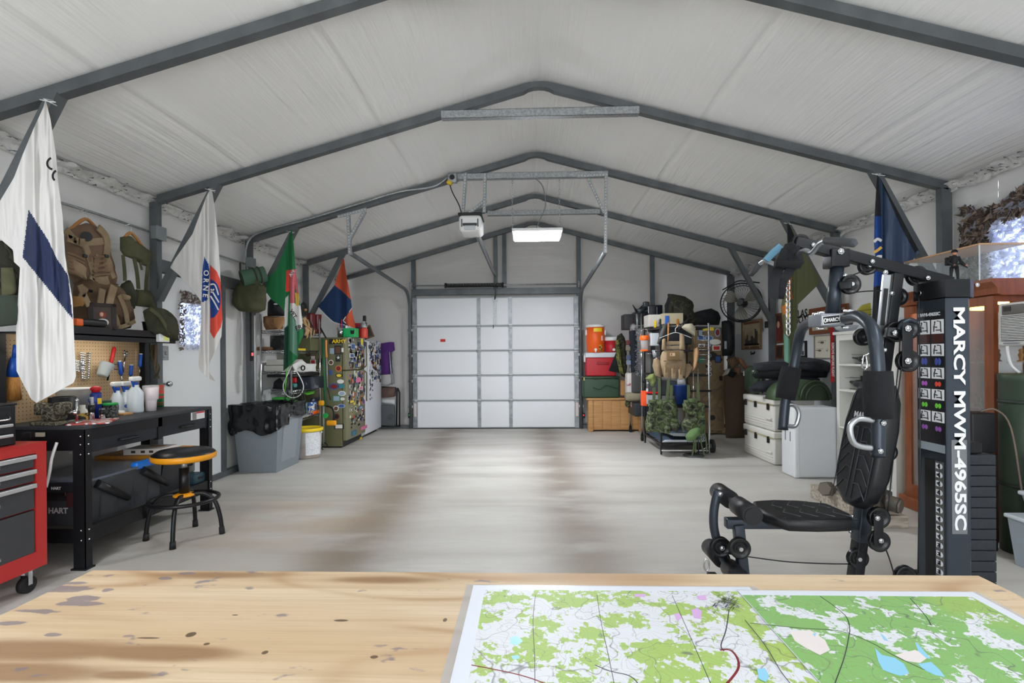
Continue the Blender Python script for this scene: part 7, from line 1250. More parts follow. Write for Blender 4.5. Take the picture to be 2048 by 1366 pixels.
sbox('black_amplifier', 'black equipment box behind the weight plates', 'box', 2.91, 3.43, .0, (.16, .15, .62), M('amp_black', (24, 24, 26), .5), .01); sbox('black_amplifier', 'black box stacked on the equipment box behind tower', 'box', 2.91, 3.43, .625, (.15, .14, .26), M('amp_black'), .01)
B().tube(smooth_path([V((2.92, 3.4, .895)), V((2.98, 3.36, .91)), V((3.02, 3.3, .8)), V((3.02, 3.23, .4))], 5), .006, 6).build('loose_cable', M('cable_tan', (110, 96, 84), .6), label='thin tan cable curling behind the gym tower', cat='cable')
# dumbbells on wooden blocks
wm = M('weathered_wood', (186, 178, 164), .8, col2=(150, 140, 126), vs_=6, stretch=(1, 8, 8)); dm_ = M('dumbbell_iron', (82, 78, 72), .55, .4, col2=(104, 98, 88), vs_=14)
q0, q1 = P(1631, 998, z=0), P(1712, 1035, z=0); t = thing('timber_plank', 'long pale timber plank behind the gym seat', 'timber', q0); d = (q1-q0); R = frame((0, 0, 0), d).to_3x3(); B().box((q0+q1)/2+V((.03, .06, .06)), (d.length, .09, .115), R).build('plank', wm, t)
q = P(1776, 1058, z=0); t = thing('timber_block', 'weathered timber block under the dumbbell', 'timber', q); R = Matrix.Rotation(.02, 3, 'Z'); B().rbox(q+V((0, .06, .045)), (.31, .10, .09), .006, R).build('block', wm, t); B().rbox(q+V((-.02, .09, .103)), (.27, .1, .024), .004, R).build('board', wm, t)
def dumbbell(label, a, c_, r):
    a, c_ = V(a), V(c_); d = (c_-a).normalized(); t = thing('dumbbell', label, 'dumbbell', (a+c_)/2)
    B().cyl(a, c_, .016, n=12).build('handle', dm_, t)
    for p, s_ in ((a, 1), (c_, -1)): B().cyl(p-d*s_*.04, p+d*s_*.03, r, n=6).build('head', dm_, t); B().cyl(p-d*s_*.055, p-d*s_*.038, r*.86, n=6).build('head_face', M('dumbbell_face', (120, 114, 104), .5, .4), t)
dumbbell('hexagonal iron dumbbell resting on the timber block', P(1757, 1000, y=3.85), P(1785, 1008, y=3.78)+V((.0, 0, 0)), .062); dumbbell('hexagonal iron dumbbell at the far end of the plank', P(1655, 978, y=4.35), P(1700, 982, y=4.6), .062)
# ---------------------------------------------------------------- home gym (its length runs along x, its middle plane is y = GY)
GY = 2.62
gk = M('gym_black', (16, 19, 23), .42, .25); gs = M('gym_slate', (54, 61, 70), .34, .45); gp = M('gym_panel', (74, 80, 88), .45, .3); vin = M('gym_vinyl', (19, 20, 23), .4, bump=.12, bs=320); foam = M('gym_foam', (18, 19, 22), .9, bump=.3, bs=260); silver = M('gym_silver', (176, 180, 184), .28, .85); pul = M('pulley_black', (18, 19, 21), .3); seam_m = M('vinyl_seam', (62, 66, 72), .35); whp = M('gym_white', (216, 220, 226), .5)
G = thing('home_gym', 'black home gym with padded seat, press arms and weight tower', 'home gym', (1.6, GY, 0))
def g(px, py, y=GY): return P(px, py, y=y)
def bolt(px, py, y, r=.011, par=None): c = g(px, py, y); b = B(); b.cyl(c, c+V((0, -.006, 0)), r, n=6); b.sph(c+V((0, -.006, 0)), r*.75, 8, (1, .5, 1)); b.build('bolt', chrome, par or G)
def sqbar(a, c_, w, d, name='beam', m=gk, par=None, up=(0, 1, 0)):
    a, c_ = V(a), V(c_); k = (c_-a); R = frame((0, 0, 0), V(up).cross(k), k).to_3x3(); return B().rbox((a+c_)/2, (w, d, k.length), .006, R).build(name, m, par or G)
def pulley(px, py, y, r=.05, t=.022, par=None):
    c = g(px, py, y); R = Matrix.Rotation(math.pi/2, 3, 'X'); o = B(); o.lathe([(r, -t/2), (r*.86, -t*.12), (r*.86, t*.12), (r, t/2), (r*.9, t*.55), (r*.62, t*.42), (r*.55, t*.2)], c, 28, R)
    o.lathe([(r*.9, -t*.55), (r, -t/2)], c, 28, R); o.lathe([(r*.55, -t*.2), (r*.62, -t*.42), (r*.9, -t*.55)], c, 28, R)
    for k in range(5): a = k*2*math.pi/5; o.box(c+V((math.cos(a), 0, math.sin(a)))*r*.45, (r*.5, t*.5, r*.22), Matrix.Rotation(-a, 3, 'Y'))
    p = o.build('pulley', pul, par or G); b = B(); b.cyl(c+V((0, t*.7, 0)), c+V((0, -t*.75, 0)), r*.3, n=16); b.build('pulley_hub', pul, p); b = B(); b.cyl(c+V((0, -t*.75, 0)), c+V((0, -t*1.0, 0)), r*.2, n=8); b.build('pulley_bolt', chrome, p); return p
# base and main upright
x_b = g(1708, 1145).x; up0, up1 = V((x_b-.012, GY, .03)), g(1790, 548); ux = lambda z: up0.x+(up1.x-up0.x)*(z-up0.z)/(up1.z-up0.z)
sqbar(up0, up1, .05, .065, 'main_upright'); sqbar((1.0, GY, .03), (2.25, GY, .03), .05, .06, 'base_beam', up=(0, 1, 0)); sqbar((1.02, GY-.3, .025), (1.02, GY+.3, .025), .05, .05, 'front_foot', up=(1, 0, 0)); sqbar((2.2, GY-.35, .025), (2.2, GY+.35, .025), .05, .05, 'rear_foot', up=(1, 0, 0))
ga, gb = g(1773, 550, GY-.035), g(1757, 702, GY-.035); d = (gb-ga); R = frame((0, 0, 0), (0, 1, 0), d).to_3x3(); B().box((ga+gb)/2, (.012, .035, d.length), R).build('slotted_plate', silver, G); B().box(ga+d*.42+V((0, -.003, 0)), (.016, .018, d.length*.48), R).build('slot', blackp, G)
# boom
b0, b1 = g(1588, 484), g(1900, 566); sqbar(b0+V((0, 0, 0)), b1, .055, .05, 'top_boom')
for px, py in ((1626, 490), (1744, 523), (1855, 556)): bolt(px, py, GY-.028)
sqbar(g(1672, 500), g(1672, 536), .09, .085, 'column_bracket'); bolt(1681, 503, GY-.045, .016)
cA, cB = g(1674, 535), g(1664, 632); B().tube([cA, cB], .031, 20).build('press_column', gs, G)
# press arm hub with badge
hc = g(1652, 641, GY-.02); hub = B().rbox(hc, (.115, .12, .062), .006).build('press_hub', M('hub_grey', (132, 137, 144), .4, .4), G); B().rbox(hc+V((.075, 0, 0)), (.04, .13, .05), .006).build('hub_plate', gk, G)
Rb = Matrix.Rotation(-.10, 3, 'Y'); b = B(); bp_ = hc+V((-.010, -.061, 0)); b.rbox(bp_, (.084, .006, .042), .003, Rb); b.build('badge', white_p, hub); b = B(); b.rbox(bp_+V((0, -.002, 0)), (.079, .006, .037), .003, Rb); b.build('badge_face', blackp, hub); txt('badge_lettering', 'MARCY', white_p, hub, bp_+V((.008, -.006, -.001)), (1, 0, .1), (-.1, 0, 1), .024, bold=.03, sx=.78); B().tube([bp_+V((-.031+.006*math.cos(a), -.0055, -.004+.009*math.sin(a))) for a in [k*math.pi/6 for k in range(12)]], .0022, 6, True).build('badge_ring', white_p, hub)
for px, py in ((1632, 629), (1642, 626), (1690, 622), (1700, 622), (1640, 657), (1690, 655)): B().rbox(g(px, py, GY-.03), (.03, .02, .014), .004).build('clamp_bolt', chrome, G)
near = [g(1684, 640, 2.61), g(1697, 636, 2.5), g(1716, 633, 2.38), g(1738, 648, 2.27), g(1750, 680, 2.22), g(1756, 740, 2.20), g(1757, 835, 2.20), g(1756, 913, 2.20)]
far = [g(1640, 641, 2.66), g(1622, 644, 2.78), g(1604, 658, 2.9), g(1596, 685, 2.97), g(1587, 735, 3.0), g(1572, 797, 3.0), g(1566, 858, 3.0)]
for nm, pts, f0, f1, yy in (('near', near, (1756, 742), (1757, 836), 2.2), ('far', far, (1583, 735), (1570, 798), 3.0)):
    arm = B().tube(smooth_path(pts, 6), .0265, 16).build('press_arm', gs, G)
    B().tube([g(f0[0], f0[1]+k*(f1[1]-f0[1])/4, yy)+(g(f1[0], f0[1], yy)-g(f0[0], f0[1], yy))*(k/4) for k in range(5)], [.052, .055, .056, .055, .051], 22).build('foam_roll', foam, arm)
    e = pts[-1]; B().cyl(e, e+V((0, 0, -.004)), .028).build('end_cap', blackp, arm)
hn = [(1746, 841), (1718, 838), (1702, 850), (1701, 868), (1708, 886), (1722, 893), (1743, 896)]; hf = [(1569, 811), (1587, 810), (1597, 823), (1596, 840), (1588, 853), (1568, 850)]
B().tube(smooth_path([g(a, c_, 2.185) for a, c_ in hn], 5), .0125, 12).build('grip_handle', silver, G); B().tube(smooth_path([g(a, c_, 2.99) for a, c_ in hf], 5), .0125, 12).build('grip_handle', silver, G); bolt(1766, 846, 2.168); bolt(1760, 902, 2.168)
# back pad
pb0, pb1 = V((1.675, GY, .50)), V((1.80, GY, 1.125)); ax = (pb1-pb0).normalized(); nr = V((-ax.z, 0, ax.x)); wy = V((0, 1, 0)); ln = (pb1-pb0).length
outl = [(-.04, 0), (-.115, .05), (-.15, .16), (-.15, .42), (-.125, .56), (-.09, .625), (.09, .625), (.125, .56), (.15, .42), (.15, .16), (.115, .05), (.04, 0)]
def padmesh(outl, org, u, v, n, th, rnd=.02):
    b = B(); k = len(outl); rings = []; cx = sum(p[0] for p in outl)/k; cy_ = sum(p[1] for p in outl)/k
    for s_, h in ((1-.07, 0), (1, .018), (1, th-.02), (.97, th-.006), (.9, th)):
        rings.append([org+u*(cx+(p[0]-cx)*s_)+v*(cy_+(p[1]-cy_)*s_)+n*h for p in outl])
    vs_ = [p for r_ in rings for p in r_]; m = len(rings); b.add(vs_, [(i*k+j, i*k+(j+1) % k, (i+1)*k+(j+1) % k, (i+1)*k+j) for i in range(m-1) for j in range(k)], True)
    b.add(vs_, [tuple(range(k))[::-1], tuple(range((m-1)*k, m*k))]); return b
bpad = padmesh(outl, pb0, wy, ax, nr, .085).build('back_pad', vin, G)
fo = pb0+nr*.0865
def on(u_, v_): return fo+wy*u_+ax*v_
for k in range(5):
    v0 = .07+.07*k
    for s_ in (-1, 1): B().tube([on(s_*.12, v0-.02), on(s_*.06, v0+.05), on(s_*.02, v0+.045)], .0028, 6).build('seam', seam_m, bpad)
for s_ in (-1, 1): B().tube([on(s_*.018, .04), on(s_*.018, .40)], .0022, 6).build('seam', seam_m, bpad); B().tube([on(s_*.125, .06), on(s_*.13, .42), on(s_*.09, .58)], .0022, 6).build('seam', seam_m, bpad)
txt('pad_lettering', 'MARCY', whp, bpad, on(0, .455)+nr*.002, (0, -1, 0), ax, .042, bold=.02); B().tube([on(-.03+.03*math.cos(a), .5+.03*math.sin(a)) for a in [-1.2+.3*i for i in range(8)]], .003, 6).build('pad_logo', whp, bpad)
# seat
zs0 = .435; so = [(1.15, GY+.05), (1.19, GY+.15), (1.30, GY+.175), (1.44, GY+.16), (1.565, GY+.10), (1.575, GY-.06), (1.53, GY-.165), (1.36, GY-.18), (1.22, GY-.17), (1.155, GY-.08)]
seat = padmesh(so, V((0, 0, zs0)), V((1, 0, 0)), V((0, 1, 0)), V((0, 0, 1)), .06).build('seat_pad', vin, G)
for k in range(4):
    x = 1.25+.08*k
    for s_ in (-1, 1): B().tube([(x+.05, GY+s_*.13, zs0+.0605), (x, GY+s_*.06, zs0+.0605), (x+.03, GY+s_*.015, zs0+.0605)], .0025, 6).build('seam', seam_m, seat)
zt_ = g(1580, 1046).z; sqbar((.99, GY, zt_), (ux(zt_), GY, zt_), .05, .05, 'seat_beam', gs); bolt(1704, 1032, GY-.035); bolt(1700, 1062, GY-.035)
sqbar(V((ux(zt_)-.01, GY-.0, zt_-.09)), V((ux(zt_)+.01, GY, zt_+.09)), .06, .07, 'seat_bracket', gs)
# leg developer
ly = 2.65; B().tube(smooth_path([g(1436, 980, ly), g(1428, 1020, ly), g(1428, 1055, ly), g(1437, 1090, ly), g(1449, 1120, ly), g(1462, 1152, ly)], 5), .022, 12).build('leg_lever', gs, G)
sqbar(V((1.083, GY-.02, .03)), V((1.045, GY-.02, zt_)), .05, .045, 'front_upright', gs)
def roller(x, z, y0, y1, r, m=vin): 
    o = B().cyl((x, y0, z), (x, y1, z), r, n=28).build('foam_roller', m, G); B().cyl((x, y0-.004, z), (x, y0, z), r*.82, n=24).build('end_disc', blackp, o); B().cyl((x, y1, z), (x, y1+.004, z), r*.82, n=24).build('end_disc', blackp, o)
roller(1.046, .517, 2.43, 2.60, .047); roller(1.046, .517, 2.70, 2.87, .047); roller(1.0, .205, 2.40, 2.60, .045); roller(1.0, .205, 2.70, 2.88, .045); B().cyl((1.046, 2.44, .517), (1.046, 2.86, .517), .014, n=10).build('roller_axle', silver, G); B().cyl((1.0, 2.42, .205), (1.0, 2.86, .205), .014, n=10).build('roller_axle', silver, G)
bolt(1440, 988, ly-.03, .013); pulley(1441, 1094, 2.62, .052); pulley(1479, 1096, 2.56, .052); bolt(1444, 1096, 2.6, .012)
b = B(); c = g(1413, 1130, 2.5); b.tube([c+V((.012*math.cos(a), 0, .03*math.sin(a))) for a in [k*2*math.pi/14 for k in range(14)]], .004, 6, True); b.build('snap_hook', chrome, G)
# lat bar, straps, chain
lx = 1.352; bar = [(lx, 2.08, g(1712, 484, 2.08).z), (lx, 2.22, g(1660, 480, 2.22).z)]
lp = [g(1652, 481, 2.26), g(1640, 487, 2.32), g(1624, 505, 2.42), g(1606, 502, 2.5), g(1580, 520, 2.68), g(1560, 531, 2.82), g(1545, 527, 2.9), g(1530, 521, 2.96), g(1520, 528, 3.02)]
LB = thing('lat_bar', 'silver bent lat pull bar with dark rubber grips', 'bar', g(1600, 500, 2.5)); B().tube(smooth_path(lp, 5), .0125, 12).build('bar', silver, LB)
B().tube([g(1712, 487, 2.06), g(1706, 486, 2.08), g(1680, 483, 2.17), g(1652, 481, 2.26)], [.008, .0175, .0175, .0165], 14).build('grip', M('grip_rubber', (64, 66, 70), .7), LB); B().tube([g(1520, 528, 3.02), g(1510, 540, 3.06), g(1502, 549, 3.1)], [.016, .017, .015], 14).build('grip', M('grip_rubber'), LB)
t = sthing('ab_straps', 'black ab straps with foam grips hanging from the boom', 'straps', [(1570, 488), (1582, 484), (1596, 492), (1604, 512), (1606, 528), (1592, 540), (1560, 540), (1552, 526)], {'y': 2.62}, .05, blk_cloth, .02, 14, 4, part='sling')
B().cyl(g(1550, 527, 2.56), g(1601, 529, 2.54), .021, n=20).build('foam_grip', foam, t); B().tube([g(1565, 556, 2.6), g(1557, 596, 2.6)], .026, 18).build('foam_grip', foam, t); strap([g(1573, 500, 2.58), g(1560, 530, 2.58), g(1548, 565, 2.58), g(1547, 597, 2.58)], .05, .006).build('strap', blk_cloth, t); strap([g(1590, 505, 2.57), g(1580, 540, 2.57), g(1566, 560, 2.58)], .045, .006).build('strap', blk_cloth, t)
t = thing('resistance_band', 'light blue band draped over the lat bar', 'band', g(1545, 510, 2.75)); strap([g(1532, 521, 2.78), g(1546, 506, 2.75), g(1562, 492, 2.72)], .035, .012).build('band', M('band_blue', (110, 160, 188), .6), t)
CH = thing('steel_chain', 'short steel chain hanging below the ab straps', 'chain', g(1577, 665, 2.6)); zt2, zb2 = g(1577, 543, 2.6).z, g(1577, 666, 2.6).z; xx = g(1576, 600, 2.6).x; z = zt2; i = 0
while z > zb2:
    R = Matrix.Rotation(math.pi/2*(i % 2)+.3, 3, 'Z'); B().tube([V((xx, 2.6, z))+R @ V((.011*math.cos(a)*(1 if abs(math.sin(a)) < .8 else .9), 0, .019*math.sin(a))) for a in [k*2*math.pi/12 for k in range(12)]], .0033, 6, True).build('link', chrome, CH); z -= .0275; i += 1
# pulleys and cables
for px, py, yy, r in ((1600, 487, 2.62, .045), (1735, 532, 2.62, .045), (1733, 522, 2.62, .03), (1833, 552, 2.62, .05), (1700, 569, 2.56, .048), (1796, 594, 2.66, .045), (1790, 664, 2.54, .05), (1815, 722, 2.48, .052), (1815, 658, 2.52, .05), (1726, 674, 2.68, .045), (1757, 1035, 2.5, .05), (1757, 1082, 2.5, .05), (1715, 1116, 2.60, .05), (1775, 904, 2.66, .045), (1810, 1152, 2.5, .05), (1760, 908, 2.5, .04)): pulley(px, py, yy, r)
sqbar(g(1815, 645, 2.47), g(1815, 735, 2.45), .05, .006, 'pulley_plate'); bolt(1815, 657, 2.462, .015); bolt(1815, 722, 2.445, .015); sqbar(g(1757, 1028, 2.47), g(1757, 1090, 2.47), .045, .006, 'pulley_plate'); bolt(1754, 1036, 2.465, .012); bolt(1761, 1081, 2.465, .012)
sqbar(g(1680, 572, 2.56), g(1704, 570, 2.53), .03, .04, 'pulley_arm', up=(0, 0, 1)); sqbar(g(1770, 664, 2.54), g(1806, 668, 2.52), .05, .05, 'pulley_block', up=(0, 0, 1)); bolt(1790, 666, 2.49, .014); B().tube(smooth_path([g(1797, 660, 2.5), g(1806, 646, 2.5), g(1820, 640, 2.5), g(1832, 644, 2.5)], 4), .011, 8).build('hook_arm', gs, G)
cab = M('cable_black', (16, 16, 18), .4)
for pts in ([(1612, 485, 2.6), (1640, 488, 2.6), (1735, 510, 2.6)], [(1700, 552, 2.55), (1725, 543, 2.58), (1745, 538, 2.6)], [(1705, 585, 2.55), (1740, 582, 2.57), (1778, 581, 2.6)], [(1833, 560, 2.6), (1838, 600, 2.55), (1840, 900, 2.5), (1838, 1000, 2.5), (1836, 1146, 2.5)], [(1800, 670, 2.5), (1796, 740, 2.5), (1780, 880, 2.5), (1768, 1030, 2.5)], [(1803, 735, 2.47), (1795, 800, 2.5), (1788, 900, 2.5), (1775, 1030, 2.5)], [(1722, 1102, 2.58), (1736, 1085, 2.54), (1745, 1075, 2.52)], [(1768, 1090, 2.5), (1778, 1115, 2.5), (1788, 1148, 2.5)], [(1446, 1106, 2.6), (1560, 1122, 2.6), (1640, 1127, 2.6), (1702, 1128, 2.6)]): B().tube(smooth_path([g(a, c_, y) for a, c_, y in pts], 4), .0032, 6).build('cable', cab, G)
t = thing('carabiner', 'silver snap carabiner hanging beside the press arm', 'carabiner', g(1728, 738, 2.45)); c = g(1729, 724, 2.45); B().tube([c+V((x, 0, z)) for x, z in ((0, -.035), (.012, -.025), (.011, .0), (.006, .03), (-.006, .03), (-.009, 0), (-.012, -.025))], .004, 6, True).build('ring', chrome, t); B().tube([c+V((.0, 0, .03)), c+V((.03, 0, .045))], .005, 6).build('gate', chrome, t)
for px, py in ((1690, 552), (1770, 545), (1755, 695), (1783, 587)): bolt(px, py, GY-.04, .012)
for px, py in ((1758, 688), (1766, 700)): B().rbox(g(px, py, 2.5), (.03, .02, .02), .006).build('clamp_bolt', chrome, G)
# tower shroud
tx0, tyf, tyb, tzt = P(1893, 800, y=2.40).x, 2.40, 2.575, g(1893, 596, 2.40).z; fx = g(1938, 800, 2.40).x; cx_ = fx+.055
TW = B().prism([(tx0, tyb), (tx0, tyf+.004), (tx0+.004, tyf), (fx, tyf), (cx_, tyf+.06), (cx_, tyb)], 'z', .02, tzt).build('tower_shroud', gs, G)
B().prism([(tx0-.008, tyb+.01), (tx0-.008, tyf-.008), (fx+.003, tyf-.008), (cx_+.012, tyf+.05), (cx_+.012, tyb+.01)], 'z', tzt+.004, tzt+.085).build('tower_cap', gk, G); bolt(1953, 570, 2.43, .01); b = B(); c = V((tx0-.008, 2.54, tzt+.04)); b.cyl(c, c+V((-.006, 0, 0)), .01, n=8); b.build('bolt', chrome, G)
# vertical name on the front face
lz0, lz1 = g(1915, 905+155, 2.4).z, g(1915, 615, 2.4).z; lxm = (tx0+fx)/2+.004
B().bx((lxm-.034, tyf-.0012, g(1915, 1068, 2.4).z), (lxm+.034, tyf, g(1915, 880, 2.4).z)).build('name_decal', M('decal_grey', (104, 106, 108), .3), TW)
txt('tower_name', 'MARCY MWM-4965SC', whp, TW, (lxm, tyf-.0028, (lz0+lz1)/2), (0, 0, -1), (1, 0, 0), .068, bold=.03, sx=(lz1-lz0)/.80)
tn_ = bpy.data.objects[[o.name for o in bpy.data.objects if o.name.startswith('tower_name')][-1]]; zz_ = [v.co.z for v in tn_.data.vertices]; k_ = (lz1-lz0)/(max(zz_)-min(zz_)); zm = (max(zz_)+min(zz_))/2
for v in tn_.data.vertices: v.co.z = (lz0+lz1)/2-loc_of(TW).z+(v.co.z-zm)*k_
# exercise chart on the seat side face
def cz(py): return P(1865, py, y=2.48).z
B().bx((tx0-.0012, tyf+.008, cz(905)), (tx0, tyb-.008, cz(622))).build('chart', M('chart_black', (28, 28, 32), .4), TW); B().bx((tx0-.0014, tyf+.008, cz(902)), (tx0, tyb-.008, cz(886))).build('chart_footer', M('chart_footer', (150, 160, 168), .4), TW)
txt('chart_title', 'MWM-4965SC', whp, TW, (tx0-.002, (tyf+tyb)/2+.01, cz(629)), (0, -1, 0), (0, 0, 1), .022, bold=.03)
ink = M('chart_ink', (40, 40, 44), .5); rows = [(640, 668), (688, 712), (735, 757), (778, 799), (822, 843)]; mus = [(686-15, 684, (70, 38, 34)), (714, 732, (70, 84, 170)), (759, 776, (176, 90, 190)), (801, 820, (110, 206, 60)), (845, 880, (150, 84, 176))]
for i, (a, c_) in enumerate(rows):
    for s_, ym in ((0, tyb-.047), (1, tyf+.047)):
        B().bx((tx0-.002, ym-.036, cz(c_)), (tx0-.0012, ym+.036, cz(a))).build('chart_photo', M('chart_white', (240, 241, 243), .5), TW); h = cz(a)-cz(c_); z0 = cz(c_)
        b = B(); xx = tx0-.0026
        for l in ([(-.035, .1), (-.03, .85), (.0, .9)], [(-.035, .25), (.01, .25)], [(.02+.01*s_, .15), (.03, .5), (.02, .75)], [(.03, .5), (.0, .45)], [(.03, .15), (.028, .5)]): b.tube([(xx, ym+q_[0]*.65, z0+h*q_[1]) for q_ in l], .0026, 5)
        b.sph((xx, ym+.014, z0+h*.82), .005, 8, (.3, 1, 1)); b.build('chart_figure', ink, TW, kind='stuff')
        col = mus[i][2] if not (s_ == 1 and i == 2) else (222, 70, 50); zc_ = (cz(mus[i][0])+cz(min(mus[i][1], mus[i][0]+22)))/2
        b = B()
        if i == 0: b.bx((tx0-.002, ym-.033, zc_-.02), (tx0-.0012, ym+.033, zc_+.02))
        else:
            for e in (-1, 1): b.sph((tx0-.0015, ym+e*.009, zc_), .011, 10, (.06, .9, 1.1 if i != 1 else 1.6))
        b.build('muscle_print', M('muscle_%d_%d' % (i, s_), col, .5), TW)
# weight slot with numbered plates
sl0, sl1 = 2.51, 2.64; B().bx((tx0-.001, 2.47, .06), (tx0+.0, 2.53, cz(918))).build('slot_opening', M('slot_black', (8, 9, 10), .6), TW); B().bx((tx0-.0016, 2.42, .06), (tx0, 2.467, cz(920))).build('number_strip', M('strip_grey', (86, 84, 82), .4), TW)
for k in range(13):
    z = cz(929)-(cz(929)-cz(1137))*k/12; b = B(); b.bx((tx0-.0026, 2.437, z-.013), (tx0-.0016, 2.462, z+.013)); b.cyl((tx0-.0026, 2.437, z), (tx0-.0016, 2.437, z), .013, n=16); b.build('number_tag', whp, TW)
    txt('number', str(k+1), ink, TW, (tx0-.0034, 2.447, z), (0, 0, -1), (0, -1, 0), .024, bold=.03)
# weight plates behind
wt = M('weight_plate', (34, 38, 44), .6, bump=.15, bs=60)
for k in range(14): z = .04+.0525*k; B().rbox((2.185, 2.645, z+.025), (.21, .13, .05), .005).build('weight_plate', wt, G)
B().rbox((2.17, 2.645, .04+.0525*14+.03), (.12, .12, .055), .008).build('stack_head', gk, G)
# ---------------------------------------------------------------- plywood table with maps
ZT = .677; tl, tr_ = P(186, 1140, z=ZT), P(1958, 1152, z=ZT); TX0, TX1, TY1, TY0 = tl.x, tr_.x, (tl.y+tr_.y)/2, .2
ply = M('plywood', (214, 184, 142), .5); nt = ply.node_tree; N, L = nt.nodes.new, nt.links.new; bs_ = nt.nodes['Principled BSDF']
tc = N('ShaderNodeTexCoord'); sep = N('ShaderNodeSeparateXYZ'); L(tc.outputs['Object'], sep.inputs[0]); X_, Y_ = sep.outputs[0], sep.outputs[1]
g1, g2, g3, bg = fnoise(1.3, .55, 5), fnoise(6, .35, 7, 6), fnoise(30, .12, 6), fnoise(1.1, .9, 2.2)
band = fmath('FRACT', fmath('MULTIPLY', fnoise(.8, .6, 2.0, 2), 7.0))
line = fmath('MULTIPLY', gaus(band, .5, .09), sstep(bg, .4, .62))
c = mixc(sstep(g1, .3, .7), (212, 192, 162), (198, 172, 138)); c = mixc(fmath('MULTIPLY', sstep(g2, .42, .7), .5), c, (180, 152, 116)); c = mixc(fmath('MULTIPLY', sstep(g3, .5, .75), .3), c, (170, 140, 104)); c = mixc(fmath('MULTIPLY', line, .7), c, (160, 122, 82))
def blot(spots, col, amt, c, nz, lo, hi, k_=.8):
    m = None
    for px, py, rx, ry in spots:
        q = P(px, py, z=ZT)-V((0, .8, 0)); k = fmath('MULTIPLY', gaus(X_, q.x, rx), gaus(Y_, q.y, ry)); m = k if m is None else fmath('MAXIMUM', m, k)
    return mixc(fmath('MULTIPLY', sstep(fmath('MULTIPLY_ADD', m, 1.0, fmath('MULTIPLY', fmath('SUBTRACT', nz, .5), k_)), lo, hi), amt), c, col)
nz = fnoise(5, .6, 1.6); c = blot([(60, 1300, .26, .05), (330, 1305, .22, .035), (20, 1345, .3, .04), (240, 1350, .1, .02), (420, 1150, .28, .03), (760, 1160, .2, .03)], (132, 96, 60), .8, c, nz, .25, .9)
nb = fnoise(14, .7, 1.4); c = blot([(135, 1178, .07, .018), (140, 1166, .05, .01), (178, 1196, .06, .016), (174, 1208, .07, .014), (212, 1182, .02, .016), (330, 1157, .03, .012), (366, 1147, .035, .01), (65, 1222, .06, .012), (15, 1246, .03, .01), (105, 1270, .02, .008), (290, 1170, .02, .008)], (112, 104, 116), .75, c, nb, .42, .6, 2.6)
c = blot([(382, 1269, .012, .012), (300, 1276, .03, .004), (683, 1241, .02, .006), (413, 1288, .008, .006), (530, 1305, .008, .008), (748, 1314, .008, .006), (470, 1230, .01, .004), (890, 1240, .006, .01)], (70, 50, 34), .85, c, nb, .4, .6)
L(c, bs_.inputs['Base Color']); bp = N('ShaderNodeBump'); bp.inputs['Strength'].default_value = .1; bp.inputs['Distance'].default_value = .004; L(g3, bp.inputs['Height']); L(bp.outputs[0], bs_.inputs['Normal'])
t = thing('plywood_table', 'big plywood topped work table in the foreground', 'table', (0, .8, 0))
b = B(); b.bx((TX0, TY0, ZT-.018), (TX1, TY1, ZT)); o = b.build('table_top', ply, t); 
# keep the wood pattern in room coordinates
mp_ = o.data; WLo = loc_of(t)
for v in mp_.vertices: pass
fr = M('table_frame', (176, 140, 96), .7)
for x in (TX0+.12, TX1-.12):
    for y in (TY0+.12, TY1-.12): B().bx((x-.045, y-.02, 0), (x+.045, y+.02, ZT-.02)).build('leg', fr, t)
for y in (TY0+.1, TY1-.1): B().bx((TX0+.08, y-.018, ZT-.11), (TX1-.08, y+.018, ZT-.019)).build('apron', fr, t)
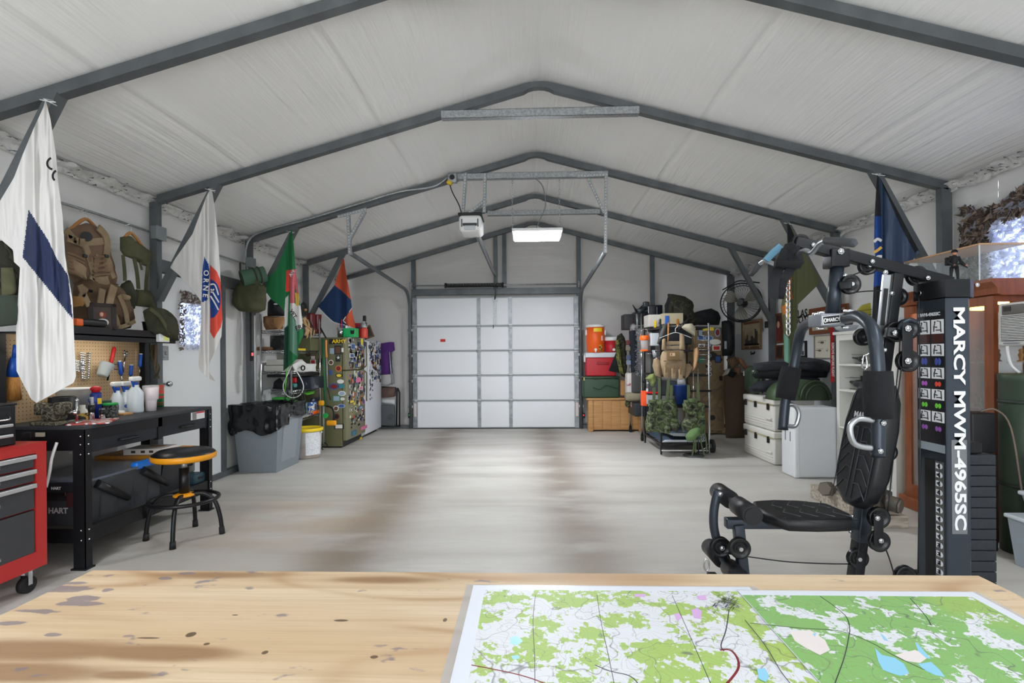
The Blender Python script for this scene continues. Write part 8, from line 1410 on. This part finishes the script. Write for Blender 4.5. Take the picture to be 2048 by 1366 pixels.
# maps
def mapmat(name, green, whiteness, seed, road=True):
    m = M(name, (212, 215, 220), .5); nt = m.node_tree; global N, L, tc
    N, L = nt.nodes.new, nt.links.new; bsd = nt.nodes['Principled BSDF']; tc0 = N('ShaderNodeTexCoord'); ad = N('ShaderNodeMapping'); L(tc0.outputs['Object'], ad.inputs[0]); ad.inputs['Location'].default_value = (seed, seed*.7, 0)
    class O: pass
    tc_ = O(); tc_.outputs = {'Object': ad.outputs[0]}; tc = tc_
    def fn_(s, sx, sy, det=5):
        mp = N('ShaderNodeMapping'); L(ad.outputs[0], mp.inputs[0]); mp.inputs['Scale'].default_value = (sx, sy, 1); n = N('ShaderNodeTexNoise'); n.inputs['Scale'].default_value = s; n.inputs['Detail'].default_value = det; n.inputs['Roughness'].default_value = .62; L(mp.outputs[0], n.inputs['Vector']); return n.outputs[0]
    vo = N('ShaderNodeTexVoronoi'); vo.distance = 'CHEBYCHEV'; vo.inputs['Scale'].default_value = 22; L(ad.outputs[0], vo.inputs['Vector']); vs2 = N('ShaderNodeSeparateColor'); L(vo.outputs['Color'], vs2.inputs[0])
    a = fn_(13, 1, 1, 8); f = fn_(60, 1, .8); mixv = fmath('ADD', fmath('MULTIPLY', a, .9), fmath('ADD', fmath('MULTIPLY', f, .35), fmath('MULTIPLY', vs2.outputs[0], .12)))
    mask = sstep(mixv, whiteness-.006, whiteness+.006); c = mixc(mask, (212, 215, 220), green)
    tint = fn_(2.2, 1, 1, 2); c2 = mixc(fmath('MULTIPLY', sstep(tint, .5, .62), .5), green, (160, 184, 88)); c = mixc(mask, (212, 215, 220), c2)
    con = fmath('FRACT', fmath('MULTIPLY', fn_(5, 1, 1, 3), 26)); c = mixc(fmath('MULTIPLY', gaus(con, .5, .07), .28), c, (136, 116, 86))
    cr_ = fn_(3.2, 1, 1, 3); c = mixc(fmath('MULTIPLY', gaus(cr_, .5, .0022), .7), c, (90, 90, 94)); c = mixc(fmath('MULTIPLY', gaus(fn_(6, 1, .7, 3), .47, .002), .6), c, (96, 100, 106))
    L(c, bsd.inputs['Base Color']); return m
lam = M('laminate', (206, 208, 212), .3, alpha=.3); margin = M('map_margin', (212, 217, 226), .42); rd = M('road_red', (120, 34, 40), .5); rb_ = M('road_black', (60, 60, 64), .5); lake = M('lake_blue', (142, 200, 226), .3); mauve = M('town_mauve', (206, 168, 214), .4); towng = M('town_grey', (222, 214, 212), .4)
def sheet(label, x0, x1, y0, y1, z, m, lamw, ml=1):
    t = thing('topographic_map', label, 'map', ((x0+x1)/2, (y0+y1)/2, z)); B().bx((x0-lamw*ml, y0-lamw, z), (x1+lamw, y1+lamw*.3, z+.0006)).build('laminate', lam, t)
    B().bx((x0, y0, z+.0006), (x1, y1, z+.001)).build('paper', margin, t); mx, my = .032, .026; B().bx((x0+mx*ml, y0+mx, z+.001), (x1-mx*.8, y1-my, z+.0013)).build('map_print', m, t); return t
def flat(t, pts, z, m, name):
    q = [P(a, c_, z=z) for a, c_ in pts]; b = B(); b.prism([(p.x, p.y) for p in q], 'z', z, z+.0003); b.build(name, m, t)
def road(t, pts, z, w, m): strap([P(a, c_, z=z) for a, c_ in pts], w, .0003, None, (0, 0, 1)).build('road', m, t)
zA = ZT+.0008; a0, a1 = P(947, 1171, z=zA), P(1462, 1176, z=zA)
mA = mapmat('map_print_a', (160, 188, 104), .70, 1.3); t = sheet('laminated topographic map with lime green patches, left sheet', a0.x, P(1500, 1176, z=zA).x, .62, a0.y, zA, mA, .018); zz = zA+.0015
for po in ([(1020, 1276), (1030, 1272), (1040, 1276), (1046, 1283), (1034, 1290), (1021, 1288)], [(1022, 1312), (1036, 1310), (1040, 1317), (1026, 1319)]): flat(t, po, zz, lake, 'lake')
for po in ([(1348, 1228), (1358, 1226), (1364, 1236), (1354, 1242)], [(1382, 1220), (1394, 1216), (1404, 1222), (1402, 1238), (1388, 1236)], [(1392, 1192), (1410, 1190), (1414, 1200), (1398, 1200)], [(1268, 1188), (1292, 1188), (1290, 1194), (1270, 1194)]): flat(t, po, zz, mauve, 'town_area')
road(t, [(943, 1330), (985, 1338), (1040, 1350), (1088, 1366), (1130, 1385)], zz, .0025, rd); road(t, [(1190, 1330), (1220, 1342), (1260, 1352), (1280, 1372)], zz, .002, rb_); road(t, [(1440, 1300), (1460, 1300), (1474, 1315), (1477, 1335), (1462, 1358), (1440, 1380)], zz, .0045, rd); road(t, [(1458, 1220), (1452, 1260), (1442, 1290), (1448, 1302)], zz, .0022, rb_)
for x in (1067, 1190, 1340): road(t, [(x+4, 1190), (x-2+(x-1057)*.1, 1240), (x+(x-1057)*.2, 1310), (x+(x-1057)*.3, 1375)], zz, .0012, rb_)
flat(t, [(1514, 1338), (1530, 1336), (1538, 1352), (1532, 1364), (1518, 1358)], zz+.0012, lake, 'lake')
zB = zA+.0024; b0_ = P(1430, 1176, z=zB); b1_ = P(1950, 1187, z=zB); mB = mapmat('map_print_b', (130, 176, 104), .63, 4.1); t = sheet('laminated topographic map with green forest and blue lakes, right sheet', P(1470, 1176, z=zB).x, b1_.x, .70, (b0_.y+b1_.y)/2-.004, zB, mB, .014, .04); zz = zB+.0015
for po in ([(1750, 1296), (1764, 1310), (1790, 1316), (1808, 1328), (1818, 1346), (1802, 1352), (1782, 1346), (1766, 1340), (1756, 1322)], [(1830, 1284), (1838, 1290), (1850, 1304), (1862, 1318), (1852, 1316), (1836, 1302)], [(1836, 1328), (1862, 1324), (1880, 1340), (1890, 1354), (1870, 1350), (1848, 1340)], [(1760, 1266), (1768, 1272), (1776, 1282), (1768, 1280)], [(1625, 1268), (1632, 1266), (1630, 1274)]): flat(t, po, zz, lake, 'lake')
for po in ([(1580, 1264), (1620, 1260), (1650, 1280), (1660, 1300), (1640, 1310), (1612, 1296), (1590, 1282)], [(1790, 1310), (1830, 1300), (1860, 1312), (1840, 1326), (1812, 1322)]): flat(t, po, zz-.0001, towng, 'town_area')
for pl in ([(1500, 1246), (1600, 1256), (1680, 1262), (1740, 1284), (1790, 1312), (1850, 1340)], [(1640, 1192), (1690, 1230), (1700, 1262)], [(1820, 1196), (1850, 1230), (1862, 1250)], [(1490, 1240), (1530, 1290), (1560, 1340), (1580, 1366)], [(1700, 1260), (1690, 1310), (1670, 1366)]): road(t, pl, zz+.0002, .0016, rb_)
rnd = random.Random(6); b = B()
for k in range(90):
    a, c_ = rnd.gauss(1452, 14), rnd.gauss(1204, 9); q = P(a, c_, z=zz); an = rnd.choice((.9, 2.4)); d = V((math.cos(an), math.sin(an), 0))*rnd.uniform(.004, .012); e = V((-d.y, d.x, 0)).normalized()*.0006
    if q.y > b0_.y-.03 or q.x < P(1470, 1200, z=zB).x+.02: q.z = zz
    b.add([q-d-e, q+d-e, q+d+e, q-d+e], [(0, 1, 2, 3)])
b.build('street_grid', rb_, t, kind='stuff')
